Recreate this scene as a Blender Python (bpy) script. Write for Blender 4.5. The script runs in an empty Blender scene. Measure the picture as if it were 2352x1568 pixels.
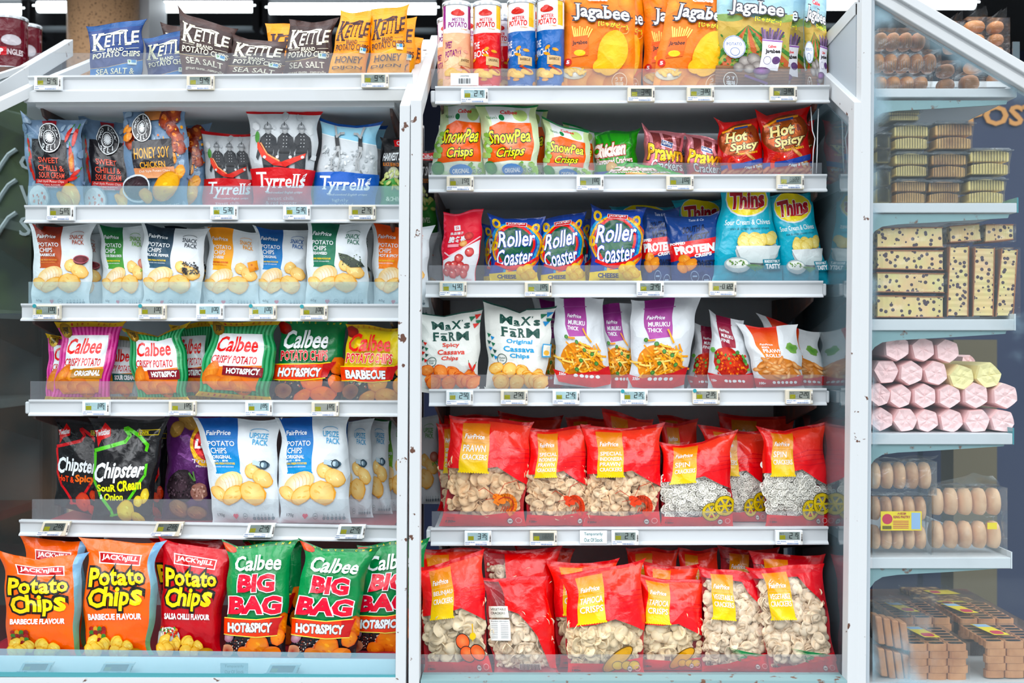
import bpy, bmesh, math, random
import numpy as np
from mathutils import Vector, Matrix
from mathutils.geometry import tessellate_polygon
SC=bpy.context.scene; COL=SC.collection
H=1.35; D=2.5
def P(px,py,Y=0.0):                      # photo pixel -> point at depth Y (metres behind the shelf fronts)
    k=(D+Y)/D/1000.0
    return np.array([(px-1176)*k, Y, H+(784-py)*k])
def zpx(z,Y): return 784-(z-H)*1000*D/(D+Y)
def lin(c):
    if isinstance(c,str):
        c=c.lstrip('#'); c=c if len(c)==6 else ''.join(q*2 for q in c); c=[int(c[i:i+2],16)/255 for i in (0,2,4)]
    return tuple(x/12.92 if x<=.04045 else ((x+.055)/1.055)**2.4 for x in c)
# ---------------------------------------------------------------- materials
MAT={}
def nodes(name):
    m=bpy.data.materials.new(name); m.use_nodes=True; nt=m.node_tree; nt.nodes.clear()
    out=nt.nodes.new('ShaderNodeOutputMaterial'); MAT[name]=m
    return m,nt,out
def pbr(name,col,rough=.5,metal=0,coat=0,spec=.5,noise=None,bump=None,emit=None):
    m,nt,out=nodes(name); b=nt.nodes.new('ShaderNodeBsdfPrincipled'); nt.links.new(b.outputs[0],out.inputs[0])
    b.inputs['Roughness'].default_value=rough; b.inputs['Metallic'].default_value=metal
    b.inputs['Coat Weight'].default_value=coat; b.inputs['Specular IOR Level'].default_value=spec
    if emit: b.inputs['Emission Color'].default_value=(*lin(emit[0]),1); b.inputs['Emission Strength'].default_value=emit[1]
    if col=='attr':
        a=nt.nodes.new('ShaderNodeAttribute'); a.attribute_name='Col'; nt.links.new(a.outputs['Color'],b.inputs['Base Color'])
    else: b.inputs['Base Color'].default_value=(*lin(col),1)
    tc=nt.nodes.new('ShaderNodeTexCoord')
    if noise:                            # (scale, colour2, low, high, detail) blotches of a second colour
        n=nt.nodes.new('ShaderNodeTexNoise'); n.inputs['Scale'].default_value=noise[0]; n.inputs['Detail'].default_value=noise[4]
        r=nt.nodes.new('ShaderNodeValToRGB'); r.color_ramp.elements[0].position=noise[2]; r.color_ramp.elements[1].position=noise[3]
        r.color_ramp.elements[0].color=(*lin(col),1); r.color_ramp.elements[1].color=(*lin(noise[1]),1)
        nt.links.new(tc.outputs['Object'],n.inputs['Vector']); nt.links.new(n.outputs['Fac'],r.inputs[0]); nt.links.new(r.outputs[0],b.inputs['Base Color'])
    if bump:
        n=nt.nodes.new('ShaderNodeTexNoise'); n.inputs['Scale'].default_value=bump[0]; n.inputs['Detail'].default_value=4; n.inputs['Distortion'].default_value=1.2 if col=='attr' else 0
        u=nt.nodes.new('ShaderNodeBump'); u.inputs['Strength'].default_value=bump[1]; u.inputs['Distance'].default_value=bump[2]
        nt.links.new(tc.outputs['Object'],n.inputs['Vector']); nt.links.new(n.outputs['Fac'],u.inputs['Height']); nt.links.new(u.outputs[0],b.inputs['Normal'])
        if name.startswith('print'):         # crumpled foil: facets meeting in fine creases
            wp=nt.nodes.new('ShaderNodeTexNoise'); wp.inputs['Scale'].default_value=14; va=nt.nodes.new('ShaderNodeVectorMath'); va.operation='MULTIPLY_ADD'; va.inputs[1].default_value=(.05,.05,.05)
            nt.links.new(tc.outputs['Object'],wp.inputs['Vector']); nt.links.new(wp.outputs['Color'],va.inputs[0]); nt.links.new(tc.outputs['Object'],va.inputs[2])
            vo=nt.nodes.new('ShaderNodeTexVoronoi'); vo.feature='F1'; vo.inputs['Scale'].default_value=19; nt.links.new(va.outputs[0],vo.inputs['Vector'])
            u2=nt.nodes.new('ShaderNodeBump'); u2.inputs['Strength'].default_value=.5; u2.inputs['Distance'].default_value=.012; nt.links.new(vo.outputs['Distance'],u2.inputs['Height']); nt.links.new(u.outputs[0],u2.inputs['Normal']); nt.links.new(u2.outputs[0],b.inputs['Normal'])
    return m
def film(name,tint,dif,fac_d,fac_g=.08,rough=.05,bump=None,haze=None):
    """clear sheet: transparent + a pale diffuse veil (painted reflection on the shelf lips) + fresnel gloss; haze=(scale,lo,hi,max) misted patches"""
    m,nt,out=nodes(name); N=nt.nodes.new; L=nt.links.new
    t=N('ShaderNodeBsdfTransparent'); t.inputs[0].default_value=(*tint,1)
    d=N('ShaderNodeBsdfDiffuse'); d.inputs[0].default_value=(*lin(dif),1)
    g=N('ShaderNodeBsdfGlossy'); g.inputs['Roughness'].default_value=rough
    m1=N('ShaderNodeMixShader'); m1.inputs[0].default_value=fac_d; L(t.outputs[0],m1.inputs[1]); L(d.outputs[0],m1.inputs[2])
    tc=N('ShaderNodeTexCoord')
    if haze:
        n=N('ShaderNodeTexNoise'); n.inputs['Scale'].default_value=haze[0]; n.inputs['Detail'].default_value=5
        L(tc.outputs['Object'],n.inputs['Vector'])
        r=N('ShaderNodeMapRange'); r.inputs['From Min'].default_value=haze[1]; r.inputs['From Max'].default_value=haze[2]
        r.inputs['To Min'].default_value=fac_d; r.inputs['To Max'].default_value=haze[3]; r.interpolation_type='SMOOTHSTEP'
        if len(haze)>4:                 # mist settled by an attribute written on the pane's vertices
            a=N('ShaderNodeAttribute'); a.attribute_name='mist'
            ad=N('ShaderNodeMath'); ad.operation='ADD'; L(n.outputs['Fac'],ad.inputs[0]); L(a.outputs['Fac'],ad.inputs[1]); L(ad.outputs[0],r.inputs['Value'])
        else: L(n.outputs['Fac'],r.inputs['Value'])
        L(r.outputs[0],m1.inputs[0])
    f=N('ShaderNodeFresnel'); ge=N('ShaderNodeNewGeometry'); im=N('ShaderNodeMapRange'); im.inputs['To Min'].default_value=1.45; im.inputs['To Max'].default_value=1/1.45; L(ge.outputs['Backfacing'],im.inputs['Value']); L(im.outputs[0],f.inputs['IOR'])
    mx=N('ShaderNodeMath'); mx.operation='MULTIPLY_ADD'; mx.inputs[1].default_value=1.0; mx.inputs[2].default_value=fac_g; mx.use_clamp=True; L(f.outputs[0],mx.inputs[0])
    m2=N('ShaderNodeMixShader'); L(mx.outputs[0],m2.inputs[0]); L(m1.outputs[0],m2.inputs[1]); L(g.outputs[0],m2.inputs[2])
    if bump:
        n=N('ShaderNodeTexNoise'); n.inputs['Scale'].default_value=bump[0]; n.inputs['Detail'].default_value=3; n.inputs['Distortion'].default_value=1.5
        u=N('ShaderNodeBump'); u.inputs['Strength'].default_value=bump[1]; u.inputs['Distance'].default_value=bump[2]
        L(tc.outputs['Object'],n.inputs['Vector']); L(n.outputs['Fac'],u.inputs['Height']); L(u.outputs[0],g.inputs['Normal'])
    L(m2.outputs[0],out.inputs[0]); return m
pbr('print_gloss','attr',.2,coat=.2,spec=.4,bump=(50,.45,.003)); pbr('print_matte','attr',.4,spec=.3,bump=(55,.4,.003)); pbr('print_foil','attr',.28,metal=.5,coat=.15,bump=(50,.5,.003))
pbr('paint_white','#c2c6c8',.45,noise=(4,'#b0b1ac',.45,.8,4)); pbr('paint_rust','#c5c9cb',.45,noise=(38,'#5b3a2c',.675,.69,7))
pbr('rail_white','#cbcfd2',.38,noise=(9,'#bcc0c0',.55,.85,5)); pbr('panel_grey','#dadee2',.55,noise=(3,'#cdd2d6',.4,.7,3)); pbr('tray_grey','#d0d4d7',.5)
pbr('tray_red','#a92236',.35); pbr('bracket_teal','#7fa0a3',.5,noise=(45,'#6d4a38',.62,.68,6)); pbr('bracket_dark','#4a3a36',.5,noise=(20,'#6a4232',.5,.7,4))
pbr('side_panel','#a3adb4',.5); pbr('black_gap','#15171c',.8)
film('glass_lip',(.92,.97,.98),'#b4d2de',.20,.01); film('glass_lip_clear',(.95,.965,.97),'#c9cdd6',.08,.01); film('glass_side',(.78,.88,.9),'#7f959f',.25,.12)  # lips: reflection of the bright front put into the pale diffuse colour
film('glass_blue',(.78,.92,.95),'#9ac6d6',.30,.05); film('glass_mist',(.965,.985,.99),'#a6c6d4',.02,.0,haze=(9,.62,1.15,.72,1)); pbr('glass_edge','#3f8f98',.2,coat=.5)  # glass_blue: bright-front reflection likewise painted in as diffuse blue
film('wrap_clear',(.985,.99,.99),'#dfe6ea',.015,.0,.08,bump=(35,.6,.004)); film('wrap_dull',(.96,.97,.97),'#cdd9df',.08,.02,.12,bump=(40,.8,.004))
film('film_clear',(.995,.995,.995),'#f4f6f8',.012,.01,.08,bump=(30,.7,.004))
# ---------------------------------------------------------------- object helpers
def link(o,parent=None):
    COL.objects.link(o)
    if parent is not None: o.parent=parent; o.matrix_parent_inverse=Matrix.Translation(parent.location).inverted()
    return o
def tag(o,label,cat,group=None):
    o['label']=label; o['category']=cat
    if group: o['group']=group
    return o
def thing(name,label,cat,loc=(0,0,0),group=None):
    o=bpy.data.objects.new(name,None); o.empty_display_size=.05; o.location=[float(x) for x in loc]; COL.objects.link(o)
    return tag(o,label,cat,group)
def meshobj(name,verts,faces,mat,parent=None,smooth=False):
    me=bpy.data.meshes.new(name); me.from_pydata([tuple(map(float,v)) for v in verts],[],[tuple(map(int,f)) for f in faces]); me.materials.append(MAT[mat] if isinstance(mat,str) else mat)
    if smooth: me.polygons.foreach_set('use_smooth',[True]*len(me.polygons))
    me.update(); o=bpy.data.objects.new(name,me); return link(o,parent)
class B:
    """collects simple solids in world space; build() links them as one mesh"""
    def __init__(s): s.v=[]; s.f=[]
    def add(s,v,f):
        n=len(s.v); s.v+=[tuple(map(float,x)) for x in v]; s.f+=[tuple(n+i for i in q) for q in f]
    def box(s,a,b):
        (x0,y0,z0),(x1,y1,z1)=a,b
        s.hexa([(x0,y0,z0),(x1,y0,z0),(x1,y1,z0),(x0,y1,z0)],[(x0,y0,z1),(x1,y0,z1),(x1,y1,z1),(x0,y1,z1)])
    def hexa(s,lo,hi): s.add(list(lo)+list(hi),[(3,2,1,0),(4,5,6,7),(0,1,5,4),(1,2,6,5),(2,3,7,6),(3,0,4,7)])
    def prism(s,prof,axis_pts):
        """prof: list of (y,z) offsets; axis_pts: two points; extruded between"""
        n=len(prof); a,b=axis_pts
        v=[(a[0],a[1]+y,a[2]+z) for y,z in prof]+[(b[0],b[1]+y,b[2]+z) for y,z in prof]
        s.add(v,[tuple(range(n-1,-1,-1)),tuple(range(n,2*n))]+[(i,(i+1)%n,n+(i+1)%n,n+i) for i in range(n)])
    def tube(s,pts,r,n=8):
        pts=[np.array(p,float) for p in pts]; v=[]; f=[]
        for i,p in enumerate(pts):
            d=pts[min(i+1,len(pts)-1)]-pts[max(i-1,0)]; d/=np.linalg.norm(d)+1e-9
            a=np.cross(d,[0,0,1] if abs(d[2])<.9 else [1,0,0]); a/=np.linalg.norm(a); b=np.cross(d,a)
            for k in range(n):
                t=2*math.pi*k/n; v.append(p+r*(a*math.cos(t)+b*math.sin(t)))
        for i in range(len(pts)-1):
            for k in range(n): f.append((i*n+k,i*n+(k+1)%n,(i+1)*n+(k+1)%n,(i+1)*n+k))
        f+= [tuple(range(n)),tuple(range((len(pts)-1)*n,len(pts)*n))]; s.add(v,f)
    def build(s,name,mat,parent=None,smooth=False,bevel=0):
        o=meshobj(name,s.v,s.f,mat,parent,smooth)
        bm=bmesh.new(); bm.from_mesh(o.data); bmesh.ops.recalc_face_normals(bm,faces=bm.faces)
        if bevel: bmesh.ops.bevel(bm,geom=bm.edges[:],offset=bevel,segments=2,affect='EDGES',profile=.5)
        bm.to_mesh(o.data); bm.free()
        return o
# ---------------------------------------------------------------- print art: 2-D triangles in bag space (x 0..1 across, y 0..1 down), layered
_txt={}
def text_tris(s,bold=0.,serif=False):
    k=(s,bold,serif)
    if k in _txt: return _txt[k]
    cu=bpy.data.curves.new('t','FONT'); cu.body=s; cu.offset=bold; cu.resolution_u=2; cu.fill_mode='FRONT'
    o=bpy.data.objects.new('t',cu); me=o.to_mesh(); me.calc_loop_triangles()
    v=np.array([x.co[:2] for x in me.vertices]).reshape(-1,2); t=np.array([l.vertices[:] for l in me.loop_triangles]).reshape(-1,3)
    tr=v[t] if len(t) else np.zeros((0,3,2))
    if serif:
        ad=[]; cnt={}
        for l in t:
            for a,b in ((l[0],l[1]),(l[1],l[2]),(l[2],l[0])): cnt[(min(a,b),max(a,b))]=cnt.get((min(a,b),max(a,b)),0)+1
        for (a,b),c in cnt.items():
            if c!=1: continue
            p,q=v[a],v[b]
            if abs(p[1]-q[1])<.012 and .03<abs(p[0]-q[0])<.17+2*bold:
                x0,x1=sorted((p[0],q[0])); y=(p[1]+q[1])/2; m=(x0+x1)/2
                ins=((np.abs(v[:,0]-m)<.1+bold)&(v[:,1]>y+.05)&(v[:,1]<y+2)).any(); up = 1 if y<.25 else -1
                w=.055+bold*.5; h=.045+bold*.3; x0-=w; x1+=w
                ad+= [[(x0,y),(x1,y),(x1,y+up*h)],[(x0,y),(x1,y+up*h),(x0,y+up*h)]]
        if ad: tr=np.concatenate([tr,np.array(ad)])
    o.to_mesh_clear(); bpy.data.objects.remove(o); bpy.data.curves.remove(cu)
    _txt[k]=tr; return tr
def sat(c,k=1.14):
    r,g,b=lin(c); m=.3*r+.59*g+.11*b; return tuple(min(1,max(0,(m+(q-m)*k)*.97)) for q in (r,g,b))
def mixc(a,b,k):
    h=lambda c:[int(c.lstrip('#')[i:i+2],16) for i in (0,2,4)]
    return '#'+''.join('%02x'%int(min(255,max(0,p+(q-p)*k))) for p,q in zip(h(a),h(b)))
class Art:
    def __init__(s,base,asp=1.35,base2=None,mat=0,clear=False,grid=(20,28)):
        s.asp=asp; s.ops=[]; s.base=base; s.grid=grid; s.mat=mat; s.cut_=None; s.clear=clear
        s.rect(0,0,1,1,base,base2,mat=3 if clear else mat)
    def _add(s,tri,col,mat):
        if len(tri): s.ops.append((np.array(tri,float),np.array(col,float),s.mat if mat is None else mat))
    def rect(s,x0,y0,x1,y1,c,c2=None,mat=None,sk=0,sx=0):
        """sk: right side lowered by sk; sx: bottom shifted right by sx"""
        p=[(x0,y0),(x1,y0+sk),(x1+sx,y1+sk),(x0+sx,y1)]; a=sat(c); b=sat(c2) if c2 else a
        s._add([[p[0],p[1],p[2]],[p[0],p[2],p[3]]],[[a,a,b],[a,b,b]],mat); return s
    def poly(s,pts,c,c2=None,mat=None):
        t=tessellate_polygon([[Vector((x,y,0)) for x,y in pts]]); a=sat(c)
        ys=[y for _,y in pts]; y0,y1=min(ys),max(ys); b=sat(c2) if c2 else a
        def cc(i): k=(pts[i][1]-y0)/(y1-y0+1e-9); return [a[j]*(1-k)+b[j]*k for j in range(3)]
        s._add([[pts[i] for i in q] for q in t],[[cc(i) for i in q] for q in t],mat); return s
    def ell(s,cx,cy,rx,ry,c,c2=None,rot=0,n=16,jit=0,seed=0,mat=None):
        """rx, ry in units of bag width"""
        rn=random.Random(seed*7+int(cx*977)+int(cy*499)); a=sat(c); b=sat(c2) if c2 else a; pts=[]
        for k in range(n):
            t=2*math.pi*k/n; j=1+rn.uniform(-jit,jit); x=rx*math.cos(t)*j; y=ry*math.sin(t)*j
            pts.append((cx+x*math.cos(rot)-y*math.sin(rot),cy+(x*math.sin(rot)+y*math.cos(rot))/s.asp))
        s._add([[(cx,cy),pts[k],pts[(k+1)%n]] for k in range(n)],[[a,b,b]]*n,mat); return s
    def line(s,pts,w,c,mat=None):
        a=sat(c); t=[]
        for (x0,y0),(x1,y1) in zip(pts,pts[1:]):
            dx,dy=x1-x0,(y1-y0)*s.asp; l=math.hypot(dx,dy)+1e-9; nx,ny=-dy/l*w/2,dx/l*w/2/s.asp; ex,ey=dx/l*w*.3,dy/l*w*.3/s.asp
            p=[(x0+nx-ex,y0+ny-ey),(x1+nx+ex,y1+ny+ey),(x1-nx+ex,y1-ny+ey),(x0-nx-ex,y0-ny-ey)]; t+= [[p[0],p[1],p[2]],[p[0],p[2],p[3]]]
        s._add(t,[[a]*3]*len(t),mat); return s
    def ring(s,cx,cy,rx,ry,w,c,n=28,a0=0,a1=360):
        return s.line([(cx+rx*math.cos(math.radians(a0+(a1-a0)*k/n)),cy+ry/s.asp*math.sin(math.radians(a0+(a1-a0)*k/n))) for k in range(n+1)],w,c)
    def text(s,t,x0,y0,x1,y1,c,b=0.,sh=0,sl=0,ol=None,serif=False,arc=0,mat=None,ol2=None):
        """fit the words t into the box; b bold, sh italic shear, sl slope down to the right, ol=(colour,width) outline"""
        base=text_tris(t,b,serif)
        if not len(base): return s
        bx0,bx1=base[...,0].min(),base[...,0].max(); by0,by1=base[...,1].min(),base[...,1].max()
        def put(tr,c,off=(0,0)):
            q=tr.copy(); fx=(q[...,0]-bx0)/(bx1-bx0); fy=(q[...,1]-by0)/(by1-by0)
            x=x0+fx*(x1-x0)+sh*(fy-.5)*(y1-y0)*s.asp; y=y1+(y0-y1)*fy+sl*(fx-.5)-arc*(1-(2*fx-1)**2)
            q=np.stack([x+off[0],y+off[1]],-1); s._add(q,np.broadcast_to(np.array(sat(c)),(len(q),3,3)),mat)
        if ol2: put(text_tris(t,b+ol2[1],serif),ol2[0])
        if ol: put(text_tris(t,b+ol[1],serif),ol[0])
        put(base,c); return s
    def chips(s,lst,a='#f6cf7a',b='#d98a36',jit=.06,ol=None):
        for i,(x,y,r,asp,rot) in enumerate(lst):
            if ol: s.ell(x,y,r*1.05,r*asp*1.05,ol,ol,rot,14,jit,i)
            s.ell(x,y,r,r*asp,b,b,rot,16,jit,i); s.ell(x,y-.01*r,r*.93,r*asp*.92,a,mixc(a,b,.5),rot,16,jit,i)
            rn=random.Random(i); co,si=math.cos(rot),math.sin(rot)
            for k in range(3):
                p=rn.uniform(-.5,.5)*r; q=rn.uniform(-.5,.5)*r*asp; s.ell(x+p*co-q*si,y+(p*si+q*co)/s.asp,r*rn.uniform(.12,.26),r*asp*rn.uniform(.06,.14),mixc(a,b,rn.choice((.55,-.35))),None,rot+.3,8)
        return s
    def pile(s,x0,y0,x1,y1,n,r,a,b,seed=1,asp=.7,ol=None):
        rn=random.Random(seed); L=[(rn.uniform(x0,x1),rn.uniform(y0,y1),r*rn.uniform(.7,1.15),rn.uniform(asp*.75,asp*1.2),rn.uniform(-1,1)) for _ in range(n)]
        L.sort(key=lambda q:q[1]); return s.chips(L,a,b,.08,ol)
    def specks(s,x0,y0,x1,y1,n,r,cols,seed=1):
        rn=random.Random(seed)
        for _ in range(n): s.ell(rn.uniform(x0,x1),rn.uniform(y0,y1),r*rn.uniform(.5,1.3),r*rn.uniform(.5,1.3),rn.choice(cols),None,rn.random()*3,6)
        return s
    def cut(s):
        if s.cut_: return s.cut_
        N,M=s.grid; T=[];C=[];L=[];K=[]
        for i,(t,c,m) in enumerate(s.ops): T.append(t);C.append(c);L.append(np.full(len(t),i));K.append(np.full(len(t),m))
        T=np.concatenate(T);C=np.concatenate(C);L=np.concatenate(L);K=np.concatenate(K)
        T=T.copy(); T[...,0]*=N; T[...,1]=(1-T[...,1])*M
        A=np.concatenate([T,C],-1)       # n,3,5
        def split(A,L,K,f,k):
            d=f(A)-k; d[np.abs(d)<1e-5]=0
            cr=(d.max(1)>0)&(d.min(1)<0)
            if not cr.any(): return A,L,K
            a=A[cr];dd=d[cr];l=L[cr];kk=K[cr]; out=[];ol=[];ok=[]
            sg=np.sign(dd)
            z=(sg==0).any(1)
            if z.any():                  # a vertex on the line: two triangles
                q=a[z];e=dd[z];s0=np.argmax(e==0,1);r=np.arange(len(q))
                v0=q[r,s0];v1=q[r,(s0+1)%3];v2=q[r,(s0+2)%3];e1=e[r,(s0+1)%3];e2=e[r,(s0+2)%3]
                t=(e1/(e1-e2))[:,None]; m=v1+(v2-v1)*t
                out+=[np.stack([v0,v1,m],1),np.stack([v0,m,v2],1)];ol+=[l[z]]*2;ok+=[kk[z]]*2
            w=~z
            if w.any():
                q=a[w];e=dd[w];g=sg[w]; ssum=g.sum(1)      # the odd one out
                s0=np.argmax(g==-np.sign(ssum)[:,None],1);r=np.arange(len(q))
                v0=q[r,s0];v1=q[r,(s0+1)%3];v2=q[r,(s0+2)%3];e0=e[r,s0];e1=e[r,(s0+1)%3];e2=e[r,(s0+2)%3]
                m1=v0+(v1-v0)*(e0/(e0-e1))[:,None]; m2=v0+(v2-v0)*(e0/(e0-e2))[:,None]
                out+=[np.stack([v0,m1,m2],1),np.stack([m1,v1,v2],1),np.stack([m1,v2,m2],1)];ol+=[l[w]]*3;ok+=[kk[w]]*3
            return np.concatenate([A[~cr]]+out),np.concatenate([L[~cr]]+ol),np.concatenate([K[~cr]]+ok)
        fx=lambda A:A[...,0].copy(); fy=lambda A:A[...,1].copy(); fd=lambda A:A[...,0]+A[...,1]
        for k in range(N+1): A,L,K=split(A,L,K,fx,k)
        c=A[...,0].mean(1); w=(c>0)&(c<N); A,L,K=A[w],L[w],K[w]
        for k in range(M+1): A,L,K=split(A,L,K,fy,k)
        c=A[...,1].mean(1); w=(c>0)&(c<M); A,L,K=A[w],L[w],K[w]
        for k in range(1,N+M): A,L,K=split(A,L,K,fd,k)
        ar=np.abs((A[:,1,0]-A[:,0,0])*(A[:,2,1]-A[:,0,1])-(A[:,2,0]-A[:,0,0])*(A[:,1,1]-A[:,0,1])); w=ar>1e-7; A,L,K=A[w],L[w],K[w]
        # make all triangles wind the same way
        sg=((A[:,1,0]-A[:,0,0])*(A[:,2,1]-A[:,0,1])-(A[:,2,0]-A[:,0,0])*(A[:,1,1]-A[:,0,1])); fl=sg<0; A[fl]=A[fl][:,::-1]
        n=len(A); V=A.reshape(-1,5); LL=np.repeat(L,3)
        cen=A[...,:2].mean(1); ci=np.clip(np.floor(cen[:,0]),0,N-1); cj=np.clip(np.floor(cen[:,1]),0,M-1); up=(cen[:,0]-ci+cen[:,1]-cj)>1
        key=np.column_stack([np.round(V[:,:2]*2000),np.round(V[:,2:]*1000),LL]).astype(np.int64)
        h=key@np.array([1,100003,999983*7,15485863*3,32452843*5,49979687*11],dtype=np.int64)
        _,first,inv=np.unique(h,return_index=True,return_inverse=True)
        own=first//3; v=V[first]; i=ci[own];j=cj[own];u=up[own]; fxx=v[:,0]-i;fyy=v[:,1]-j; W1=N+1
        id00=(j*W1+i); a=np.where(u,id00+W1+1,id00); b=id00+1; c=id00+W1
        wb=np.where(u,1-fyy,fxx); wc=np.where(u,1-fxx,fyy); wa=1-wb-wc
        F=inv.reshape(-1,3); ok=(F[:,0]!=F[:,1])&(F[:,1]!=F[:,2])&(F[:,0]!=F[:,2]); K=K[ok]; cen=cen[ok]
        s.cut_=dict(idx=np.stack([a,b,c],1).astype(int),w=np.stack([wa,wb,wc],1),lay=LL[first].astype(float),col=v[:,2:],uv=v[:,:2]/np.array([N,M]),
                    f=F[ok],m=K,fc=cen/np.array([N,M])); return s.cut_
ART_M=['print_gloss','print_matte','print_foil','film_clear','wrap_clear']
def gridnormals(G):
    du=np.gradient(G,axis=1); dv=np.gradient(G,axis=0); n=np.cross(du,dv); return n/(np.linalg.norm(n,axis=-1,keepdims=True)+1e-12)
def art_object(name,art,G,parent,sel=None,step=.00007,back=None):
    """map an Art on the position grid G (M+1,N+1,3), rows from the bottom; sel picks faces by centre uv"""
    c=art.cut(); Gn=gridnormals(G).reshape(-1,3); Gp=G.reshape(-1,3)
    pos=(Gp[c['idx']]*c['w'][...,None]).sum(1); nor=(Gn[c['idx']]*c['w'][...,None]).sum(1); nor/=np.linalg.norm(nor,axis=1,keepdims=True)
    pos=pos+nor*(c['lay']*step)[:,None]
    f=c['f']; m=c['m']; col=c['col']
    if sel is not None:
        k=sel(c['fc']); f=f[k]; m=m[k]; used,inv=np.unique(f,return_inverse=True); pos=pos[used]; nor=nor[used]; col=col[used]; f=inv.reshape(-1,3)
    if back is not None:
        bv,bf,bn,bc,bm=back; f=np.concatenate([f,bf+len(pos)]); pos=np.concatenate([pos,bv]); nor=np.concatenate([nor,bn]); col=np.concatenate([col,bc]); m=np.concatenate([m,bm])
    me=bpy.data.meshes.new(name); nv,nf=len(pos),len(f)
    me.vertices.add(nv); me.vertices.foreach_set('co',pos.astype(np.float32).ravel())
    me.loops.add(nf*3); me.loops.foreach_set('vertex_index',f.astype(np.int32).ravel())
    me.polygons.add(nf); me.polygons.foreach_set('loop_start',np.arange(0,nf*3,3,dtype=np.int32)); me.polygons.foreach_set('loop_total',np.full(nf,3,dtype=np.int32))
    for q in ART_M: me.materials.append(MAT[q])
    me.polygons.foreach_set('material_index',m.astype(np.int32)); me.polygons.foreach_set('use_smooth',np.ones(nf,dtype=bool)); me.update(calc_edges=True)
    a=me.color_attributes.new('Col','FLOAT_COLOR','POINT'); a.data.foreach_set('color',np.column_stack([col,np.ones(nv)]).astype(np.float32).ravel())
    me.normals_split_custom_set_from_vertices(nor.tolist())
    return link(bpy.data.objects.new(name,me),parent)
# ---------------------------------------------------------------- bags
m_,nt_,out_=nodes('food'); N_=nt_.nodes.new; a_=N_('ShaderNodeAttribute'); a_.attribute_name='Col'; d_=N_('ShaderNodeBsdfDiffuse'); t_=N_('ShaderNodeBsdfTranslucent'); x_=N_('ShaderNodeMixShader'); x_.inputs[0].default_value=.06
for q_ in (d_,t_): nt_.links.new(a_.outputs['Color'],q_.inputs['Color'])
nt_.links.new(d_.outputs[0],x_.inputs[1]); nt_.links.new(t_.outputs[0],x_.inputs[2]); nt_.links.new(x_.outputs[0],out_.inputs[0])
def interp(pts,u): return np.interp(u,[p[0] for p in pts],[p[1] for p in pts])
def templ(kind):
    v=[];f=[];c=[]
    if kind=='wheel':                    # small extruded cartwheel
        R=1.;n=14
        for k in range(n):
            t=2*math.pi*k/n
            for m in range(4):
                a=math.pi/2*m+.4; v.append(((R+.2*math.cos(a))*math.cos(t),(R+.2*math.cos(a))*math.sin(t),.2*math.sin(a)))
        f=[(k*4+m,((k+1)%n)*4+m,((k+1)%n)*4+(m+1)%4,k*4+(m+1)%4) for k in range(n) for m in range(4)]
        for t in (0,math.pi/3,2*math.pi/3):
            d=(math.cos(t),math.sin(t)); e=(-d[1]*.12,d[0]*.12); b=len(v)
            v+=[(d[0]*q+e[0]*w,d[1]*q+e[1]*w,z) for z in (-.12,.12) for q,w in ((-1,-1),(1,-1),(1,1),(-1,1))]
            f+=[(b,b+1,b+2,b+3),(b+4,b+7,b+6,b+5),(b,b+4,b+5,b+1),(b+3,b+2,b+6,b+7)]
        c=[.85]*len(v)
    else:                                # curled shell: two rings and a centre, thick rim
        n=10
        for r,z in ((0,.0),(.55,.12),(1.,.42)):
            for k in range(n if r else 1):
                t=2*math.pi*k/n; x,y=r*math.cos(t),r*math.sin(t)*(.72 if kind=='oval' else .85); w=.1*math.sin(3*t+1)*r
                v.append((x,y,z*(1+.5*math.cos(2*t))+w)); c.append(1-.35*r)
        f=[(0,1+k,1+(k+1)%n) for k in range(n)]+[(1+k,1+n+k,1+n+(k+1)%n,1+(k+1)%n) for k in range(n)]
        b=len(v); v+=[(x,y,z-.14) for x,y,z in v]; c+=c[:b]
        f+=[tuple(reversed([i+b for i in q])) for q in f]+[(1+n+k,1+n+k+b,1+n+(k+1)%n+b,1+n+(k+1)%n) for k in range(n)]
    return np.array(v),f,np.array(c)
TEMPL={k:templ(k) for k in ('wheel','disc','oval')}
def rotm(a,b,c):
    return np.array((Matrix.Rotation(a,3,'Z')@Matrix.Rotation(b,3,'X')@Matrix.Rotation(c,3,'Z')))
def pieces(name,pts,kind,size,ca,cb,parent,seed,tilt=.9):
    rn=random.Random(seed); tv,tf,tc=TEMPL[kind]; V=[];F=[];C=[]; a=np.array(lin(ca));b=np.array(lin(cb)); n=0
    face=np.array(Matrix.Rotation(math.pi/2,3,'X'))
    for p,s_ in pts:
        s=size*rn.uniform(.75,1.1)*s_; R=rotm(rn.uniform(-.6,.6),0,0)@np.array(Matrix.Rotation(rn.uniform(-tilt,tilt),3,'X'))@face@rotm(rn.uniform(0,6),rn.choice((0,math.pi)),0)
        V.append(tv@R.T*s+p); F+=[tuple(i+n for i in q) for q in tf]; n+=len(tv)
        k=rn.uniform(.8,1.06); C.append((b+(a-b)*tc[:,None])*k)
    V=np.concatenate(V); o=meshobj(name,V,F,'food',parent,True); a_=o.data.color_attributes.new('Col','FLOAT_COLOR','POINT')
    a_.data.foreach_set('color',np.column_stack([np.concatenate(C),np.ones(len(V))]).astype(np.float32).ravel()); return o
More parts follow.
